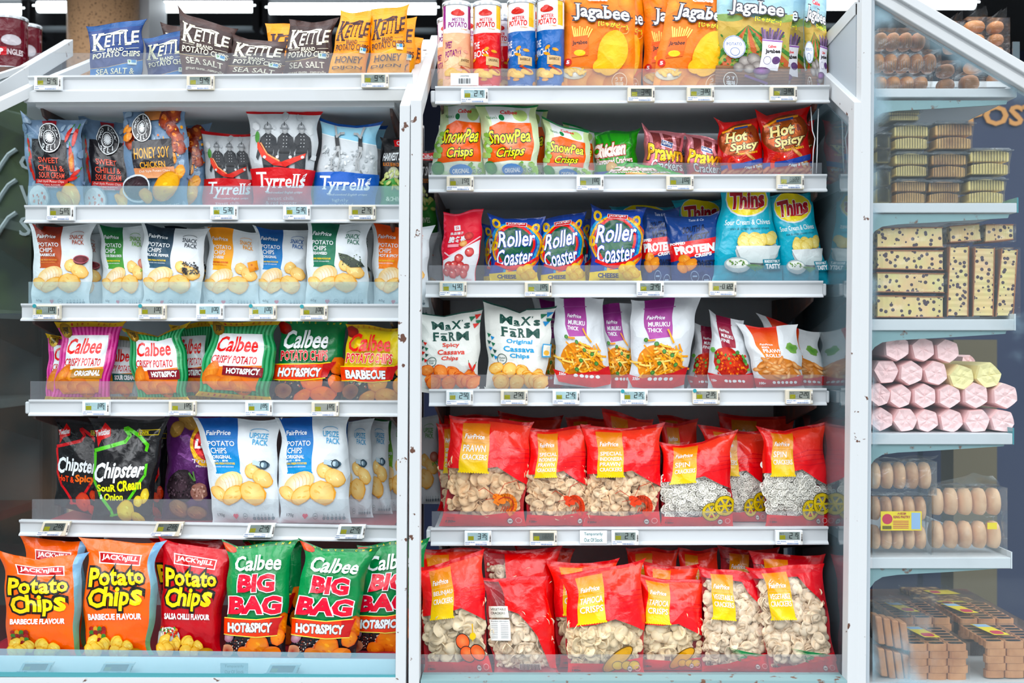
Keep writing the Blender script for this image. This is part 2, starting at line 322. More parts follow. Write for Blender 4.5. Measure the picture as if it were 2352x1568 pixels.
def bag_grid(q,Y,T,zs,lean,seed,top,pinch,N,M,wr,art_asp):
    TLx,TLy,TRx,TRy,BRx,BLx=q[:6]; lr,ll=(q[6:8] if len(q)>7 else (0,0))
    rn=random.Random(seed); u=np.linspace(0,1,N+1)[None,:]; v=np.linspace(0,1,M+1)[:,None]
    by=zpx(zs+.002,Y)
    X=(1-v)*((1-u)*BLx+u*BRx)+v*((1-u)*TLx+u*TRx); Z=(1-v)*((1-u)*(by-ll)+u*(by-lr))+v*((1-u)*TLy+u*TRy)
    W=abs(TRx-TLx); Hh=by-min(TLy,TRy)
    pn=pinch*W*(1-np.exp(-(1-v)/.07))*(1-np.exp(-v/.06))*(1+.35*np.sin(5*v+rn.uniform(0,6))+.55*np.exp(-((v-.84)/.12)**2)); X=X+pn*(1-2*u)
    X=X+(2.4*np.sin(v*8+rn.uniform(0,6))*(1-u)+2.4*np.sin(v*7+rn.uniform(0,6))*u+1.2*np.sin(v*19+rn.uniform(0,6)))*np.clip(v*8,0,1)
    ear=W*.018*np.exp(-(1-v)/.035); X=X+ear*(2*u-1)**5; Z=Z-W*.03*np.exp(-(1-v)/.06)*np.abs(2*u-1)**5
    if top: Z=Z+interp(top,u[0])[None,:]*np.exp(-(1-v)/.16)
    else: Z=Z+3.2*np.sin(u*rn.uniform(4,8)+rn.uniform(0,6))*np.exp(-(1-v)/.1)
    f=(1-np.abs(2*u-1)**2.3)**.6; g=np.sin(np.pi*np.clip((v-.015)/.95,0,1))**.5*(1.12-.3*v); f=f*g
    Hm=Hh/1000.; Ym=Y+lean*v*Hm+0*u
    # wrinkles: gathers running out of the seals, and soft creases
    uu=u*W/1000.; vv=v*Hm; d=np.zeros_like(f)
    ph=[rn.uniform(0,6) for _ in range(6)]
    for e,k in ((v,.10),(1-v,.13)):
        d+= .0045*np.exp(-e/k)*(np.abs(np.sin(u*rn.uniform(7,12)+ph[0]+.8*np.sin(u*5+ph[1])))-.5)
        d+= .0018*np.exp(-e/.2)*np.sin(u*rn.uniform(15,26)+ph[2])
    for k in range(wr):
        if rn.random()<.7:               # a crease leaving a corner or side
            su=rn.choice((0.02,.98)); sv=rn.choice((.04,.96,.93,.3,.7)); x0=su*W/1000.; y0=sv*Hm; ang=math.atan2((.5-sv)*Hm+rn.uniform(-.3,.3)*Hm,(.5-su)*W/1000.)+rn.uniform(-.5,.5)
            L=rn.uniform(.25,.6)*W/1000.
        else: x0=rn.uniform(.15,.85)*W/1000.; y0=rn.uniform(.1,.9)*Hm; ang=rn.uniform(0,3.1); L=rn.uniform(.15,.35)*W/1000.
        ca,sa=math.cos(ang),math.sin(ang); al=(uu-x0)*ca+(vv-y0)*sa; ac=-(uu-x0)*sa+(vv-y0)*ca+.15*al*math.sin(k)
        w=rn.uniform(.004,.010); d+=rn.uniform(-.0105,.0075)*np.exp(-np.abs(ac)/w)*np.exp(-(np.clip(al,0,9)/L)**2)*(1/(1+np.exp(-al/.01)))
    for k in range(3 if wr>4 else 0):     # folded-over steps running from the upper corners
        x0=rn.choice((.1,.35,.65,.9))*W/1000.; y0=rn.uniform(.75,.95)*Hm; ang=-math.pi/2+rn.uniform(-.8,.8); ca,sa=math.cos(ang),math.sin(ang); al=(uu-x0)*ca+(vv-y0)*sa; ac=-(uu-x0)*sa+(vv-y0)*ca
        d+=rn.uniform(-.0045,.0045)*np.tanh(ac/.004)*np.exp(-np.abs(ac)/.02)*np.exp(-(al/(.45*Hm))**2)
    d*=(1-np.abs(2*u-1)**6)
    Yf=Ym-T*.55*f+d; Yb=Ym+T*.45*f+.0015
    wav=.003*np.sin(u*6+ph[3])*np.exp(-(1-v)/.05); Yf=Yf+wav; Yb=Yb+wav
    def world(Yg):
        k=(D+Yg)/D/1000.; return np.stack([(X-1176)*k,Yg,H+(784-Z)*k],-1)
    G=world(Yf); Gb=world(Yf); Gb[...,1]=np.maximum(Yb,Yf+.0005)
    G[...,2]=np.maximum(G[...,2],zs+.001); Gb[...,2]=np.maximum(Gb[...,2],zs+.001)
    return G,Gb
def back_arrays(Gb,col,mi):
    M1,N1=Gb.shape[:2]; idx=np.arange(M1*N1).reshape(M1,N1); a=idx[:-1,:-1].ravel();b=idx[:-1,1:].ravel();c=idx[1:,1:].ravel();e=idx[1:,:-1].ravel()
    f=np.concatenate([np.stack([a,e,b],1),np.stack([e,c,b],1)]); n=-gridnormals(Gb).reshape(-1,3)
    return Gb.reshape(-1,3),f,n,np.broadcast_to(np.array(col),(M1*N1,3)),np.full(len(f),mi)
_seed=[11]
NAMES={'crisp':('crisp_bag','crisp bag'),'cracker':('cracker_bag','cracker bag'),'pouch':('snack_pouch','snack pouch')}
def bag(kind,art,q,layer,label,group=None,top=None,T=.045,pinch=.035,lean=.10,wr=9,row=None,Y=None,fill=None,seed=None):
    _seed[0]+=1; seed=seed or _seed[0]; zs,Y0=row; Yc=(Y0+layer*.052) if Y is None else Y
    N,M=art.grid; G,Gb=bag_grid(q,Yc,T,zs,lean,seed,top,pinch,N,M,wr,art.asp)
    nm,cat=NAMES[kind]; c=G[0].mean(0); root=thing(nm,label,cat,(c[0],Yc,zs),group)
    vs=1-1.0/M
    bc=lin(art.back if hasattr(art,'back') else art.base)
    art_object('bag_body',art,G,root,sel=lambda p:p[:,1]<vs,back=back_arrays(Gb,bc,art.mat if not art.clear else 0))
    art_object('top_seal',art,G,root,sel=lambda p:p[:,1]>=vs)
    if fill:
        k,size,n,ca,cb,(v0,v1)=fill; rn=random.Random(seed); pts=[]
        Gd=Gb[...,1]-G[...,1]
        for lay in (0,1,2):
            for _ in range(n//3):
                uu=rn.uniform(.05,.95); vv=rn.uniform(v0,v1); i=min(N,int(uu*N+.5)); j=min(M,int(vv*M+.5)); p=G[j,i].copy(); th=Gd[j,i]
                if th<.010: continue
                s_=min(1.,th/(2.3*size)); p[1]+=min(th*.55, size*s_*(.62 if k!='wheel' else .8)+.0045+lay*size*.8)+rn.uniform(0,.002); pts.append((p,s_))
        o=pieces('cracker_filling',pts,k,size,ca,cb,root,seed,.36 if k!='wheel' else .5); o['kind']='stuff'; o['label']={'wheel':'white cartwheel-shaped crackers','disc':'pale curled crackers','oval':'pale shell-shaped crackers'}[k]
    return root
# ---------------------------------------------------------------- printed designs
A={}
W_='#eef2f4'
def badge(a,x,y,r,c,bg=None):
    if bg: a.ell(x,y,r,r,bg)
    a.ring(x,y,r,r,r*.16,c); a.line([(x-r*.5,y),(x+r*.5,y)],r*.3,c)
def heart(a,x,y,r,c='#d8566a'):
    a.ell(x-r*.45,y,r*.6,r*.6,c); a.ell(x+r*.45,y,r*.6,r*.6,c); a.poly([(x-r,y+.2*r/a.asp),(x+r,y+.2*r/a.asp),(x,y+1.25*r/a.asp)],c)
def chilli(a,x,y,l,rot,c='#b3161c',c2='#e2483a'):
    a.ell(x,y,l,l*.24,c2,c,rot,12); a.line([(x-l*math.cos(rot)*.95,y-l*math.sin(rot)*.95/a.asp),(x-l*math.cos(rot)*1.3,y-l*math.sin(rot)*1.3/a.asp-.01)],l*.12,'#3f7a2a')
def kettle(c1,c2,ct,l1,l2,line='#c9b27a',o=0.):
    a=Art(c1,1.4,mat=1)
    a.rect(0,0,1,.075,c1); 
    for k in range(4): a.line([(0,.012+.016*k),(1,.012+.016*k)],.006,c2)
    a.poly([(0,.58+o),(.3,.57+o),(.65,.53+o),(1,.50+o),(1,1),(0,1)],c2)
    a.line([(0,.58+o),(.3,.57+o),(.65,.53+o),(1,.50+o)],.008,line)
    a.text('K',.05,.11,.30,.335,ct,.03,.1,serif=True); a.text('E',.29,.15,.40,.30,ct,.02,.3,serif=True); a.text('TT',.40,.12,.64,.285,ct,.015,.2,serif=True); a.text('L',.65,.11,.79,.295,ct,.03,.1,serif=True); a.text('E',.80,.125,.94,.275,ct,.02,.2,serif=True)
    a.line([(.2,.14),(.45,.125),(.6,.105),(.72,.11)],.02,ct)
    rn=random.Random(3)
    for k in range(26):
        x=rn.uniform(.07,.9);y=rn.uniform(.14,.29); a.line([(x,y),(x+rn.uniform(.02,.045),y-.006)],.006,c1)
    a.text('BRAND',.33,.325,.63,.37,ct,.012,serif=True); a.line([(.08,.355),(.28,.355)],.006,ct); a.line([(.68,.345),(.9,.345)],.006,ct)
    a.text('POTATO CHIPS',.07,.385,.93,.455,ct,.015,serif=True,arc=.012)
    a.text(l1,.13,.60+o,.85,.675+o,ct,.01,serif=True,arc=.01)
    if l2: a.text(l2,.1,.71+o,.88,.755+o,ct,.006,serif=True,arc=.012)
    a.rect(.72,.49+o,.88,.55+o,'#d6e6df',sk=.01); a.rect(.79,.495+o,.87,.53+o,'#4b8fc0',sk=.005); a.poly([(.73,.5+o),(.78,.505+o),(.755,.535+o)],'#4c8a4a')
    a.text('NET WT 5 OZ',.3,.9,.7,.93,ct); return a
A['kblue']=kettle('#10336e','#2670ac','#e9eacb','SEA SALT &','VINEGAR'); A['kbrown']=kettle('#34211f','#57382f','#e8e3cf','SEA SALT','great taste...naturally',o=-.09); 
y=kettle('#f39c12','#e9a53a','#3a1a24','HONEY','DIJON',o=-.08); A['kyel']=y
def rrd(honey):
    a=Art('#7d97b4',1.12,'#6c8aa6')
    rn=random.Random(5)
    for k in range(60): a.ell(rn.random(),rn.random(),rn.uniform(.02,.07),rn.uniform(.02,.05),rn.choice(['#8ea6be','#7690ac','#869fb9','#9cb2c6']),None,rn.random()*3,9,.2,k)
    if honey:
        a.poly([(.33,0),(.62,0),(.60,.14),(.36,.14)],'#c07a46')
        for i,(x,y,r) in enumerate([(.70,.15,.13),(.82,.1,.12),(.78,.25,.11),(.83,.33,.10),(.86,.42,.09),(.76,.40,.08),(.15,.25,.08),(.12,.35,.08)]): a.ell(x,y,r,r*.8,'#c2562f','#6d1f1a',.6,14,.12,i); a.ell(x-.03,y-.03,r*.35,r*.2,'#e58a4c',None,.5,8)
        a.specks(.55,.05,.95,.5,30,.016,['#e8a13a','#7a1f18','#d9722f']); a.pile(.6,.5,.85,.68,7,.08,'#f0b34e','#c8762a',4); a.pile(.05,.2,.2,.3,3,.06,'#eda13f','#b9622a',4)
        a.rect(.17,.34,.76,.66,'#1d1a20'); a.rect(.17,.60,.76,.70,'#c78258','#e0a47c')
        a.text('HONEY SOY',.2,.41,.72,.515,'#e0a044',.01); a.text('CHICKEN',.26,.545,.64,.605,'#e0a044',.01)
        a.text('Deli Style Potato Chips',.24,.62,.7,.65,'#f3e6da'); 
        a.ell(.2,.78,.19,.13,'#38222a','#1f1519',0,18); a.ring(.2,.79,.2,.14,.02,'#d8e0e6'); a.chips([(.65,.78,.2,.7,-.4),(.35,.86,.12,.6,.3)],'#f2c14e','#c98424')
        cx,cy,r=.33,.22,.155
    else:
        a.poly([(.34,.03),(.56,.03),(.56,.12),(.38,.12)],'#a52430'); a.rect(.15,.24,.74,.75,'#1c1a1f')
        for x,y,l,ro in [(.78,.18,.12,2.2),(.88,.2,.13,2.0),(.8,.4,.12,1.5),(.82,.5,.11,1.7),(.84,.6,.1,2.6),(.78,.66,.1,2.9),(.1,.3,.07,1.4),(.12,.4,.08,1.3),(.1,.52,.1,1.7),(.12,.62,.09,1.3)]: chilli(a,x,y,l,ro)
        a.ell(.8,.48,.045,.13,'#e8a43c','#b0401f',.2,12)
        for y,t in ((.48,'SWEET'),(.565,'CHILLI &'),(.64,'SOUR CREAM')): a.text(t,.25 if t=='SWEET' else .22,y-.04,.66 if t!='SWEET' else .6,y+.022,'#e2604f',.015)
        a.rect(.17,.675,.72,.76,'#c8403c','#9c1f26'); a.text('Deli Style Potato Chips',.2,.685,.66,.715,'#f1dcd6',sh=.3); a.text('NATURAL FLAVOURS',.26,.725,.6,.74,'#f1dcd6'); a.text('AND COLOURS',.3,.748,.55,.765,'#f1dcd6')
        a.ell(.22,.87,.19,.17,'#b8c4cc','#8a9aa6',0,20); a.ell(.22,.87,.165,.145,'#eef2f2','#d7dee0',0,18); a.specks(.1,.82,.34,.92,14,.02,['#cf5a3a','#e4a18a','#ffffff']); a.chips([(.78,.84,.17,.8,.7),(.66,.88,.15,.5,.5)],'#f4d07c','#c88a3a')
        cx,cy,r=.46,.23,.185
    a.ell(cx,cy,r,r,'#17171c'); a.ring(cx,cy,r*.93,r*.93,r*.07,W_); a.ring(cx,cy,r*.48,r*.48,r*.05,W_)
    s=1/a.asp
    for ch,an in zip('RED ROCK',[-168,-146,-124,-100,-78,-56,-34,-12]):
        if ch!=' ': x=cx+r*.7*math.cos(math.radians(an)); y=cy+r*.7*s*math.sin(math.radians(an)); a.text(ch,x-r*.085,y-r*.14*s,x+r*.085,y+r*.14*s,W_,.0,sl=.02*math.cos(math.radians(an)))
    for ch,an in zip('DELI',[130,103,77,52]):
        x=cx+r*.7*math.cos(math.radians(an)); y=cy+r*.7*s*math.sin(math.radians(an)); a.text(ch,x-r*(.09 if ch!='I' else .03),y-r*.15*s,x+r*(.09 if ch!='I' else .03),y+r*.15*s,W_,.03)
    for k in range(8): t=math.pi*k/8; a.line([(cx-r*.34*math.cos(t),cy-r*.34*s*math.sin(t)),(cx+r*.34*math.cos(t),cy+r*.34*s*math.sin(t))],r*.07,W_)
    a.text('165g NET',.7,.93,.85,.955,W_); return a
A['rrd']=rrd(0); A['honey']=rrd(1)
def fireman(a,x,s=1.0,dy=0):
    a.poly([(x-.075,.58),(x-.08,.36+dy),(x-.14,.50),(x-.165,.47),(x-.11,.27+dy),(x-.04,.225+dy),(x+.04,.225+dy),(x+.11,.27+dy),(x+.15,.46),(x+.12,.50),(x+.08,.37+dy),(x+.08,.6)],'#2c2f33')
    a.ell(x,.195+dy,.042,.05,'#b9bcbd','#8e9193'); a.ell(x,.163+dy,.052,.04,'#c8cccf','#6f7478'); a.line([(x-.065,.178+dy),(x+.065,.178+dy)],.012,'#7b8083'); a.line([(x,.12+dy),(x,.15+dy)],.014,'#44484b')
    for k in range(4):
        for e in (-.022,.022): a.ell(x+e,.26+dy+.035*k,.007,.007,'#c9ccce',None,0,6)
    a.line([(x-.078,.42),(x+.078,.42)],.02,'#15171a')
def tyr(blue):
    c='#1b58b0' if blue else '#c3182c'; a=Art('#d5dadd',1.22,'#b9bfc2',mat=1); a.back=c
    if blue:
        a.rect(0,0,1,.035,'#1c4f9c'); a.poly([(0,.04),(1,.04),(1,.26),(.5,.20),(0,.16)],'#a9d8ea','#8cc6e0'); a.line([(0,.16),(.5,.2),(1,.26)],.012,'#eef6f8')
        a.specks(.05,.3,.95,.55,46,.03,['#aab0b3','#c9ced0','#9da4a8','#dfe3e4'])
        for x,m in ((.28,1),(.72,-1)):   # two bathers in dark suits doing handstands
            K='#26282b'; S='#a8abac'
            a.line([(x,.18),(x+.02*m,.30)],.075,K); a.line([(x+.02*m,.30),(x+.03*m,.36)],.06,S); a.ell(x+.03*m,.375,.03,.035,'#55585a'); a.line([(x-.01,.36),(x-.05,.44),(x-.03,.54)],.022,S); a.line([(x+.05*m,.36),(x+.08*m,.44),(x+.07*m,.54)],.022,S)
            a.line([(x,.18),(x-.02*m,.11),(x-.03*m,.06)],.04,S); a.line([(x,.18),(x+.07*m,.135),(x+.13*m,.13)],.035,S); a.line([(x,.56),(x+.03,.6)],.03,'#6f7578')
    else:
        a.rect(0,0,1,.035,c); a.specks(.02,.06,.98,.5,30,.05,['#c3c8cb','#e0e4e6','#cdd2d4'],2)
        for x in (.27,.52,.77): fireman(a,x)
        a.poly([(.12,.30),(.2,.38),(.3,.46),(.48,.52),(.72,.46),(.84,.43),(.83,.48),(.7,.52),(.55,.57),(.36,.55),(.2,.47),(.13,.38)],'#e5502c','#c4261f'); a.line([(.17,.33),(.28,.44),(.45,.51)],.018,'#f39a6a'); a.ell(.12,.27,.03,.07,'#4a8a3c')
        for x in (.24,.42,.62,.8): a.ell(x,.47,.025,.02,'#cfd1d1',None,0,8)
    a.poly([(0,.585),(.4,.57),(1,.60),(1,1),(0,1)],c)
    a.text('T',.08,.62,.24,.77,W_,.012,serif=True); a.text('yrrells',.2,.64,.88,.82,W_,.014,serif=True); a.line([(.83,.66),(.88,.635),(.86,.67),(.82,.68)],.01,W_)
    a.text('hand-cooked English crisps',.22,.81,.86,.84,W_,.004,sh=.4)
    if blue: a.text('lightly',.3,.865,.56,.905,'#d4e2ee'); a.text('sea salted',.24,.91,.64,.94,'#d4e2ee')
    else: a.text('sweet chilli',.24,.86,.7,.895,'#f0c9cb'); a.text('& red pepper',.2,.905,.76,.945,'#f0c9cb')
    a.text('EST. HEREFORDSHIRE, ENGLAND',.22,.962,.78,.975,W_); return a
A['tyr']=tyr(0); A['tyb']=tyr(1)
def harvest():
    a=Art('#17181b',1.5,mat=1); a.rect(.42,.03,1,.12,'#c8202c'); a.text('Calbee',.5,.045,.95,.105,W_,.02); a.text('HARVEST SNAPS',.08,.2,.95,.31,W_,.025,sl=-.03); a.text('BLACK BEAN CRISPS',.1,.34,.75,.39,'#d9822f',.01)
    a.ell(.45,.5,.2,.16,'#e9ebe0','#a9a98c'); a.pile(.2,.45,.7,.55,9,.06,'#d9e0a8','#9aa052'); a.poly([(.0,.62),(.5,.55),(1,.6),(1,1),(0,1)],'#4c9a45','#2f7a38'); a.pile(.05,.58,.9,.72,14,.09,'#cfd18a','#7d8e3a',5,.4); a.text('& CHIVES',.2,.8,.8,.86,'#dfeccf',.02); return a
A['harv']=harvest()
def potato(a,x,y,s,c='#e9b36a'):
    """sliced white potato, printed"""
    a.ell(x,y,s,s*.62,'#f6efdf','#ecc98a',-.45,20); 
    for k in range(5): a.ring(x-.42*s+.22*s*k,y+(.12-.06*k)*s,s*.24,s*.46,s*.025,'#edc080',14,-80,60)
def fp(c1,c2,fl,sub='POTATOES',tc=W_,size='SNACK',pc=None,extra=None,chip=('#f7dd9c','#e0a04c')):
    a=Art('#e3e8eb',1.35,'#dfe8ec',mat=1); up=size!='SNACK'
    a.rect(0,0,1,.03,'#d3d9dc'); x1=.50
    a.poly([(.05,0),(x1,0),(x1-.04,.52),(.13,.52)],c1,c2)
    for k in range(14): x=.13+(x1-.17)*k/13.; a.ell(x,.52,.014,.014,c2,None,0,6)
    a.text('FairPrice',.09,.115,.40,.16,W_,.02,.25); a.line([(.09,.185),(.45,.185)],.004,c2)
    a.text('POTATO',.09,.215,.44,.265,W_,.012); a.text('CHIPS',.11,.28,.32,.335,W_,.012); a.text(fl,.11,.35,.11+.028*min(len(fl),11)+.03,.385,W_,.03)
    a.text('100% FRESH POTATOES',.12,.42,.40,.44,'#f1d23c' if tc==W_ else tc,.03); a.text('BLENDED WITH SEASONING',.12,.455,.38,.468,tc)
    a.text('SNACK' if not up else 'UPSIZE',.64,.13,.88,.185,pc or c1,.012,.1,sl=.01); a.text('PACK',.68,.195,.88,.25,pc or c1,.012,.1,sl=.01); a.ring(.76,.125,.12,.05,.006,pc or c1,8,200,340)
    potato(a,.29,.62,.22); a.chips([(.64,.5,.11,.95,0),(.78,.57,.15,.75,.5),(.14,.72,.13,.65,.7),(.33,.73,.17,.6,-.6),(.62,.71,.19,.8,.3)],*chip)
    if extra=='sauce': a.ell(.80,.44,.12,.075,'#7c2430','#4a1018'); a.ring(.80,.43,.12,.06,.012,'#b9606a')
    if extra=='pepper': a.specks(.66,.44,.9,.58,60,.016,['#26262a','#3b3a3c','#54504e'])
    if extra=='onion': a.ell(.86,.46,.09,.08,'#e9b6a4','#b75a48'); a.specks(.8,.52,.95,.56,12,.015,['#5c9a3e','#8ac05a'])
    if extra=='cheese': a.poly([(.76,.42),(.93,.38),(.95,.5),(.8,.54)],'#f2a41f','#e08a16'); a.ell(.84,.45,.02,.02,'#c76f10'); a.ell(.9,.49,.02,.02,'#c76f10')
    if extra=='seaweed': a.poly([(.52,.36),(.66,.38),(.9,.47),(.94,.52),(.72,.53),(.56,.44)],'#4a5546','#28302a'); a.specks(.55,.38,.9,.52,26,.012,['#6b7a5a','#20261f'])
    if extra=='cup': a.ell(.78,.44,.10,.05,'#7f99a8','#3a505e'); a.line([(.66,.42),(.78,.44)],.06,'#b9cdd6'); a.ring(.8,.44,.05,.05,.014,'#1f3340')
    heart(a,.36,.92,.035); badge(a,.5,.925,.035,'#7d8a90'); 
    for k in range(6): a.ell(.63+.055*k,.945,.022,.02,'#6f7f88'); a.line([(.63+.055*k,.905),(.63+.055*k,.925)],.008,'#8a989e')
    a.text('60g' if not up else '170g',.1,.90,.2,.935,'#4a565c',.02); return a
A['fbbq']=fp('#82261f','#bb5a35','BARBECUE',tc='#e8a05a',pc='#a84c32',extra='sauce'); A['fgrn']=fp('#145f3c','#4f9a3e','SOUR CREAM & ONION',pc='#6fa83e',extra='onion'); A['fblk']=fp('#16222e','#33566c','BLACK PEPPER',pc='#1c2a36',extra='pepper')
A['forg']=fp('#f39a1a','#f3b24e','CHEESE',tc='#c2342a',pc='#f0a43a',extra='cheese'); A['fblu']=fp('#0f4486','#1a82c2','ORIGINAL',pc='#1b5a9c'); A['fsea']=fp('#17553f','#2f7a5c','SEAWEED',pc='#2c6a54',extra='seaweed'); A['fhot']=fp('#ee5a24','#f28a3c','HOT & SPICY',pc='#ee7a3a')
A['upb']=fp('#1d4fa0','#1a92cc','ORIGINAL',size='UP',pc='#3a9ac8',extra='cup'); A['upg']=fp('#1f6a3c','#7fb23e','SOUR CREAM & ONION',size='UP',pc='#4f9a3e',extra='onion')
for _k in ('upb','upg'):
    for _i,(t_,c_,m_) in enumerate(A[_k].ops):
        if _i>1: yv=t_[...,1]; t_[...,1]=np.where(yv<.9,np.minimum(yv*1.13,.9+(yv-.9)),yv)
A['upb'].text('薯片 - 原味',.12,.395,.32,.415,W_,.01); A['upg'].text('薯片 · 酸奶油洋葱',.12,.395,.4,.415,W_,.01)
def calstripe(c1,c2,fl,fc,band='#7c1622'):
    a=Art(c1,1.0)
    for k in range(16): a.poly([(k/16.,0),(k/16.+.032,0),(k/16.+.025,1),(k/16.-.01,1)],c2)
    for y0,y1 in ((0,.06),(.94,1)): a.rect(0,y0,1,y1,'#e2b91f','#c9a01c',mat=2)
    for k in range(11): a.text('CRISPY POTATO'[k],.06+k*.08,.018,.085+k*.08,.045,'#b3202a',.02); a.text('CRISPY POTATO'[k],.06+k*.08,.955,.085+k*.08,.98,'#b3202a',.02)
    a.rect(.13,.16,.82,.62,'#e9edef',sk=.01); a.poly([(.13,.6),(.82,.56),(.8,.88),(.2,.9),(.06,.8)],'#d98a3a' if band!='#7c1622' else '#e77c33')
    a.ell(.12,.10,.09,.09,'#d8ae3a','#8a6416',0,16,mat=2); a.text('厚',.07,.06,.17,.14,'#3a2a10',.02)
    a.text('Calbee',.14,.20,.74,.40,'#e0322c',.022,.22); a.text('CRISPY POTATO',.13,.45,.75,.55,'#c8262e',.02,.06,sl=.01)
    for i,(x,y) in enumerate([(.14,.68),(.24,.8),(.42,.78),(.58,.84)]):
        a.ell(x,y,.17,.085,'#f2a050','#cc6a26',(-1.1,.3,-.2,.3)[i],16,.04,i)
        for k in range(5): a.line([(x-.12+.05*k,y-.035),(x-.10+.05*k,y+.035)],.006,'#d98038')
    a.rect(.3,.58,.84,.70,band,sk=.01); a.text(fl,.35,.605,.8,.68,W_,.045,ol=('#2a1010',.02))
    a.text('NET WEIGHT:72g',.52,.885,.85,.915,fc,.01); return a
A['cpink']=calstripe('#c2187f','#e25aa6','ORIGINAL','#7a1040','#a8741f'); A['cgrn']=calstripe('#13854a','#4fb078','HOT&SPICY','#0e4a2a'); A['csour']=calstripe('#d8dedc','#b8c4c0','SOUR CREAM','#134','#1d5a54')
def calchip(c1,tc,fl,dark):
    a=Art(c1,1.0); a.rect(0,0,1,.05,c1 if c1!='#f2d512' else '#e0b61a'); 
    for k in range(10): a.text('POTATO CHIPS'[k],.08+k*.09,.014,.105+k*.09,.04,'#e8d24a' if tc==W_ else '#b3202a',.02)
    a.ell(.08,.09,.1,.07,'#c8322c','#8a1a1a',0,12,.1)
    a.poly([(0,.62),(1,.5),(1,1),(0,1)],dark); 
    a.specks(.02,.66,.5,.96,70,.014,['#8a2a1c','#5a1a18','#b04a2a','#c9b89a','#2a1a16']); a.ell(.14,.86,.12,.09,'#5a1c14','#8a5a3a'); 
    if dark=='#243018': a.specks(.02,.6,.3,.75,30,.03,['#3f6a2a','#c9d6b0','#e9efe0','#5a8a3a'])
    a.chips([(.92,.56,.12,.9,.3),(.55,.74,.17,.7,.1),(.42,.92,.13,.6,-.4),(.72,.9,.2,.45,.1),(.9,.78,.12,.8,.8)],'#f58a3c' if dark!='#243018' else '#f0b860','#d25a1e' if dark!='#243018' else '#c9782e')
    a.text('Calbee',.09,.13,.76,.35,tc,.025,.2); a.text('POTATO CHIPS',.07,.37,.76,.50,'#d42a3a',.03,.05,ol=('#f6ead0',.03))
    a.poly([(0,.545),(.5,.54),(.88,.52),(.82,.6),(.78,.7),(.4,.73),(0,.73)],'#e84a22'); a.poly([(.7,.53),(.88,.51),(.82,.6),(.78,.7),(.68,.71)],'#b81f22'); a.line([(0,.545),(.5,.54),(.8,.52)],.012,'#e8d23a'); a.line([(0,.73),(.4,.735),(.75,.71)],.012,'#e8d23a')
    a.text(fl,.07,.585,.68,.695,W_,.05,ol=('#151212',.03)); return a
A['cchip']=calchip('#178048',W_,'HOT&SPICY','#231a20'); A['cyel']=calchip('#f2d512','#e02c10','BARBECUE','#243018')
def bigbag():
    a=Art('#16844a',1.5); a.rect(0,0,1,.035,'#116b3c')
    for k in range(10): a.text('POTATO CHIPS'[k],.08+k*.09,.01,.105+k*.09,.028,'#e8d24a',.02)
    a.ell(.07,.05,.1,.06,'#e8642a','#a8321c',0,12,.1)
    a.poly([(0,.80),(1,.66),(1,1),(0,1)],'#1d171c'); a.chips([(.94,.72,.12,1.2,.3)],'#f08a3c','#c8541c'); a.specks(.05,.84,.4,.97,50,.012,['#c9b8aa','#6a2a1c','#8a3a22','#e6ddd2']); a.ell(.06,.82,.08,.09,'#c9a9b0','#8a5a70'); a.ell(.06,.95,.10,.08,'#8a2a1a','#c08a6a')
    a.chips([(.54,.91,.19,.8,.1),(.36,.97,.14,.6,.3),(.85,.83,.11,1.0,.3),(.78,.97,.16,.6,0)],'#f79a42','#d65f1e')
    a.text('Calbee',.12,.115,.86,.255,W_,.022,.2)
    a.text('BIG',.20,.285,.76,.445,'#dc2440',.055,.05,ol=(W_,.035)); a.text('BAG',.06,.475,.86,.635,'#dc2440',.055,.05,ol=(W_,.035))
    a.poly([(0,.665),(.5,.68),(.92,.65),(.86,.73),(.84,.81),(.5,.825),(0,.805)],'#e6481f'); a.poly([(.72,.67),(.92,.645),(.86,.73),(.84,.81),(.72,.82)],'#bd1f20'); a.line([(0,.665),(.5,.68),(.88,.655)],.012,'#f0e070'); a.line([(0,.808),(.5,.83),(.84,.815)],.012,'#f0e070')
    a.text('HOT&SPICY',.06,.705,.76,.79,W_,.05,ol=('#151212',.035)); return a
A['big']=bigbag()
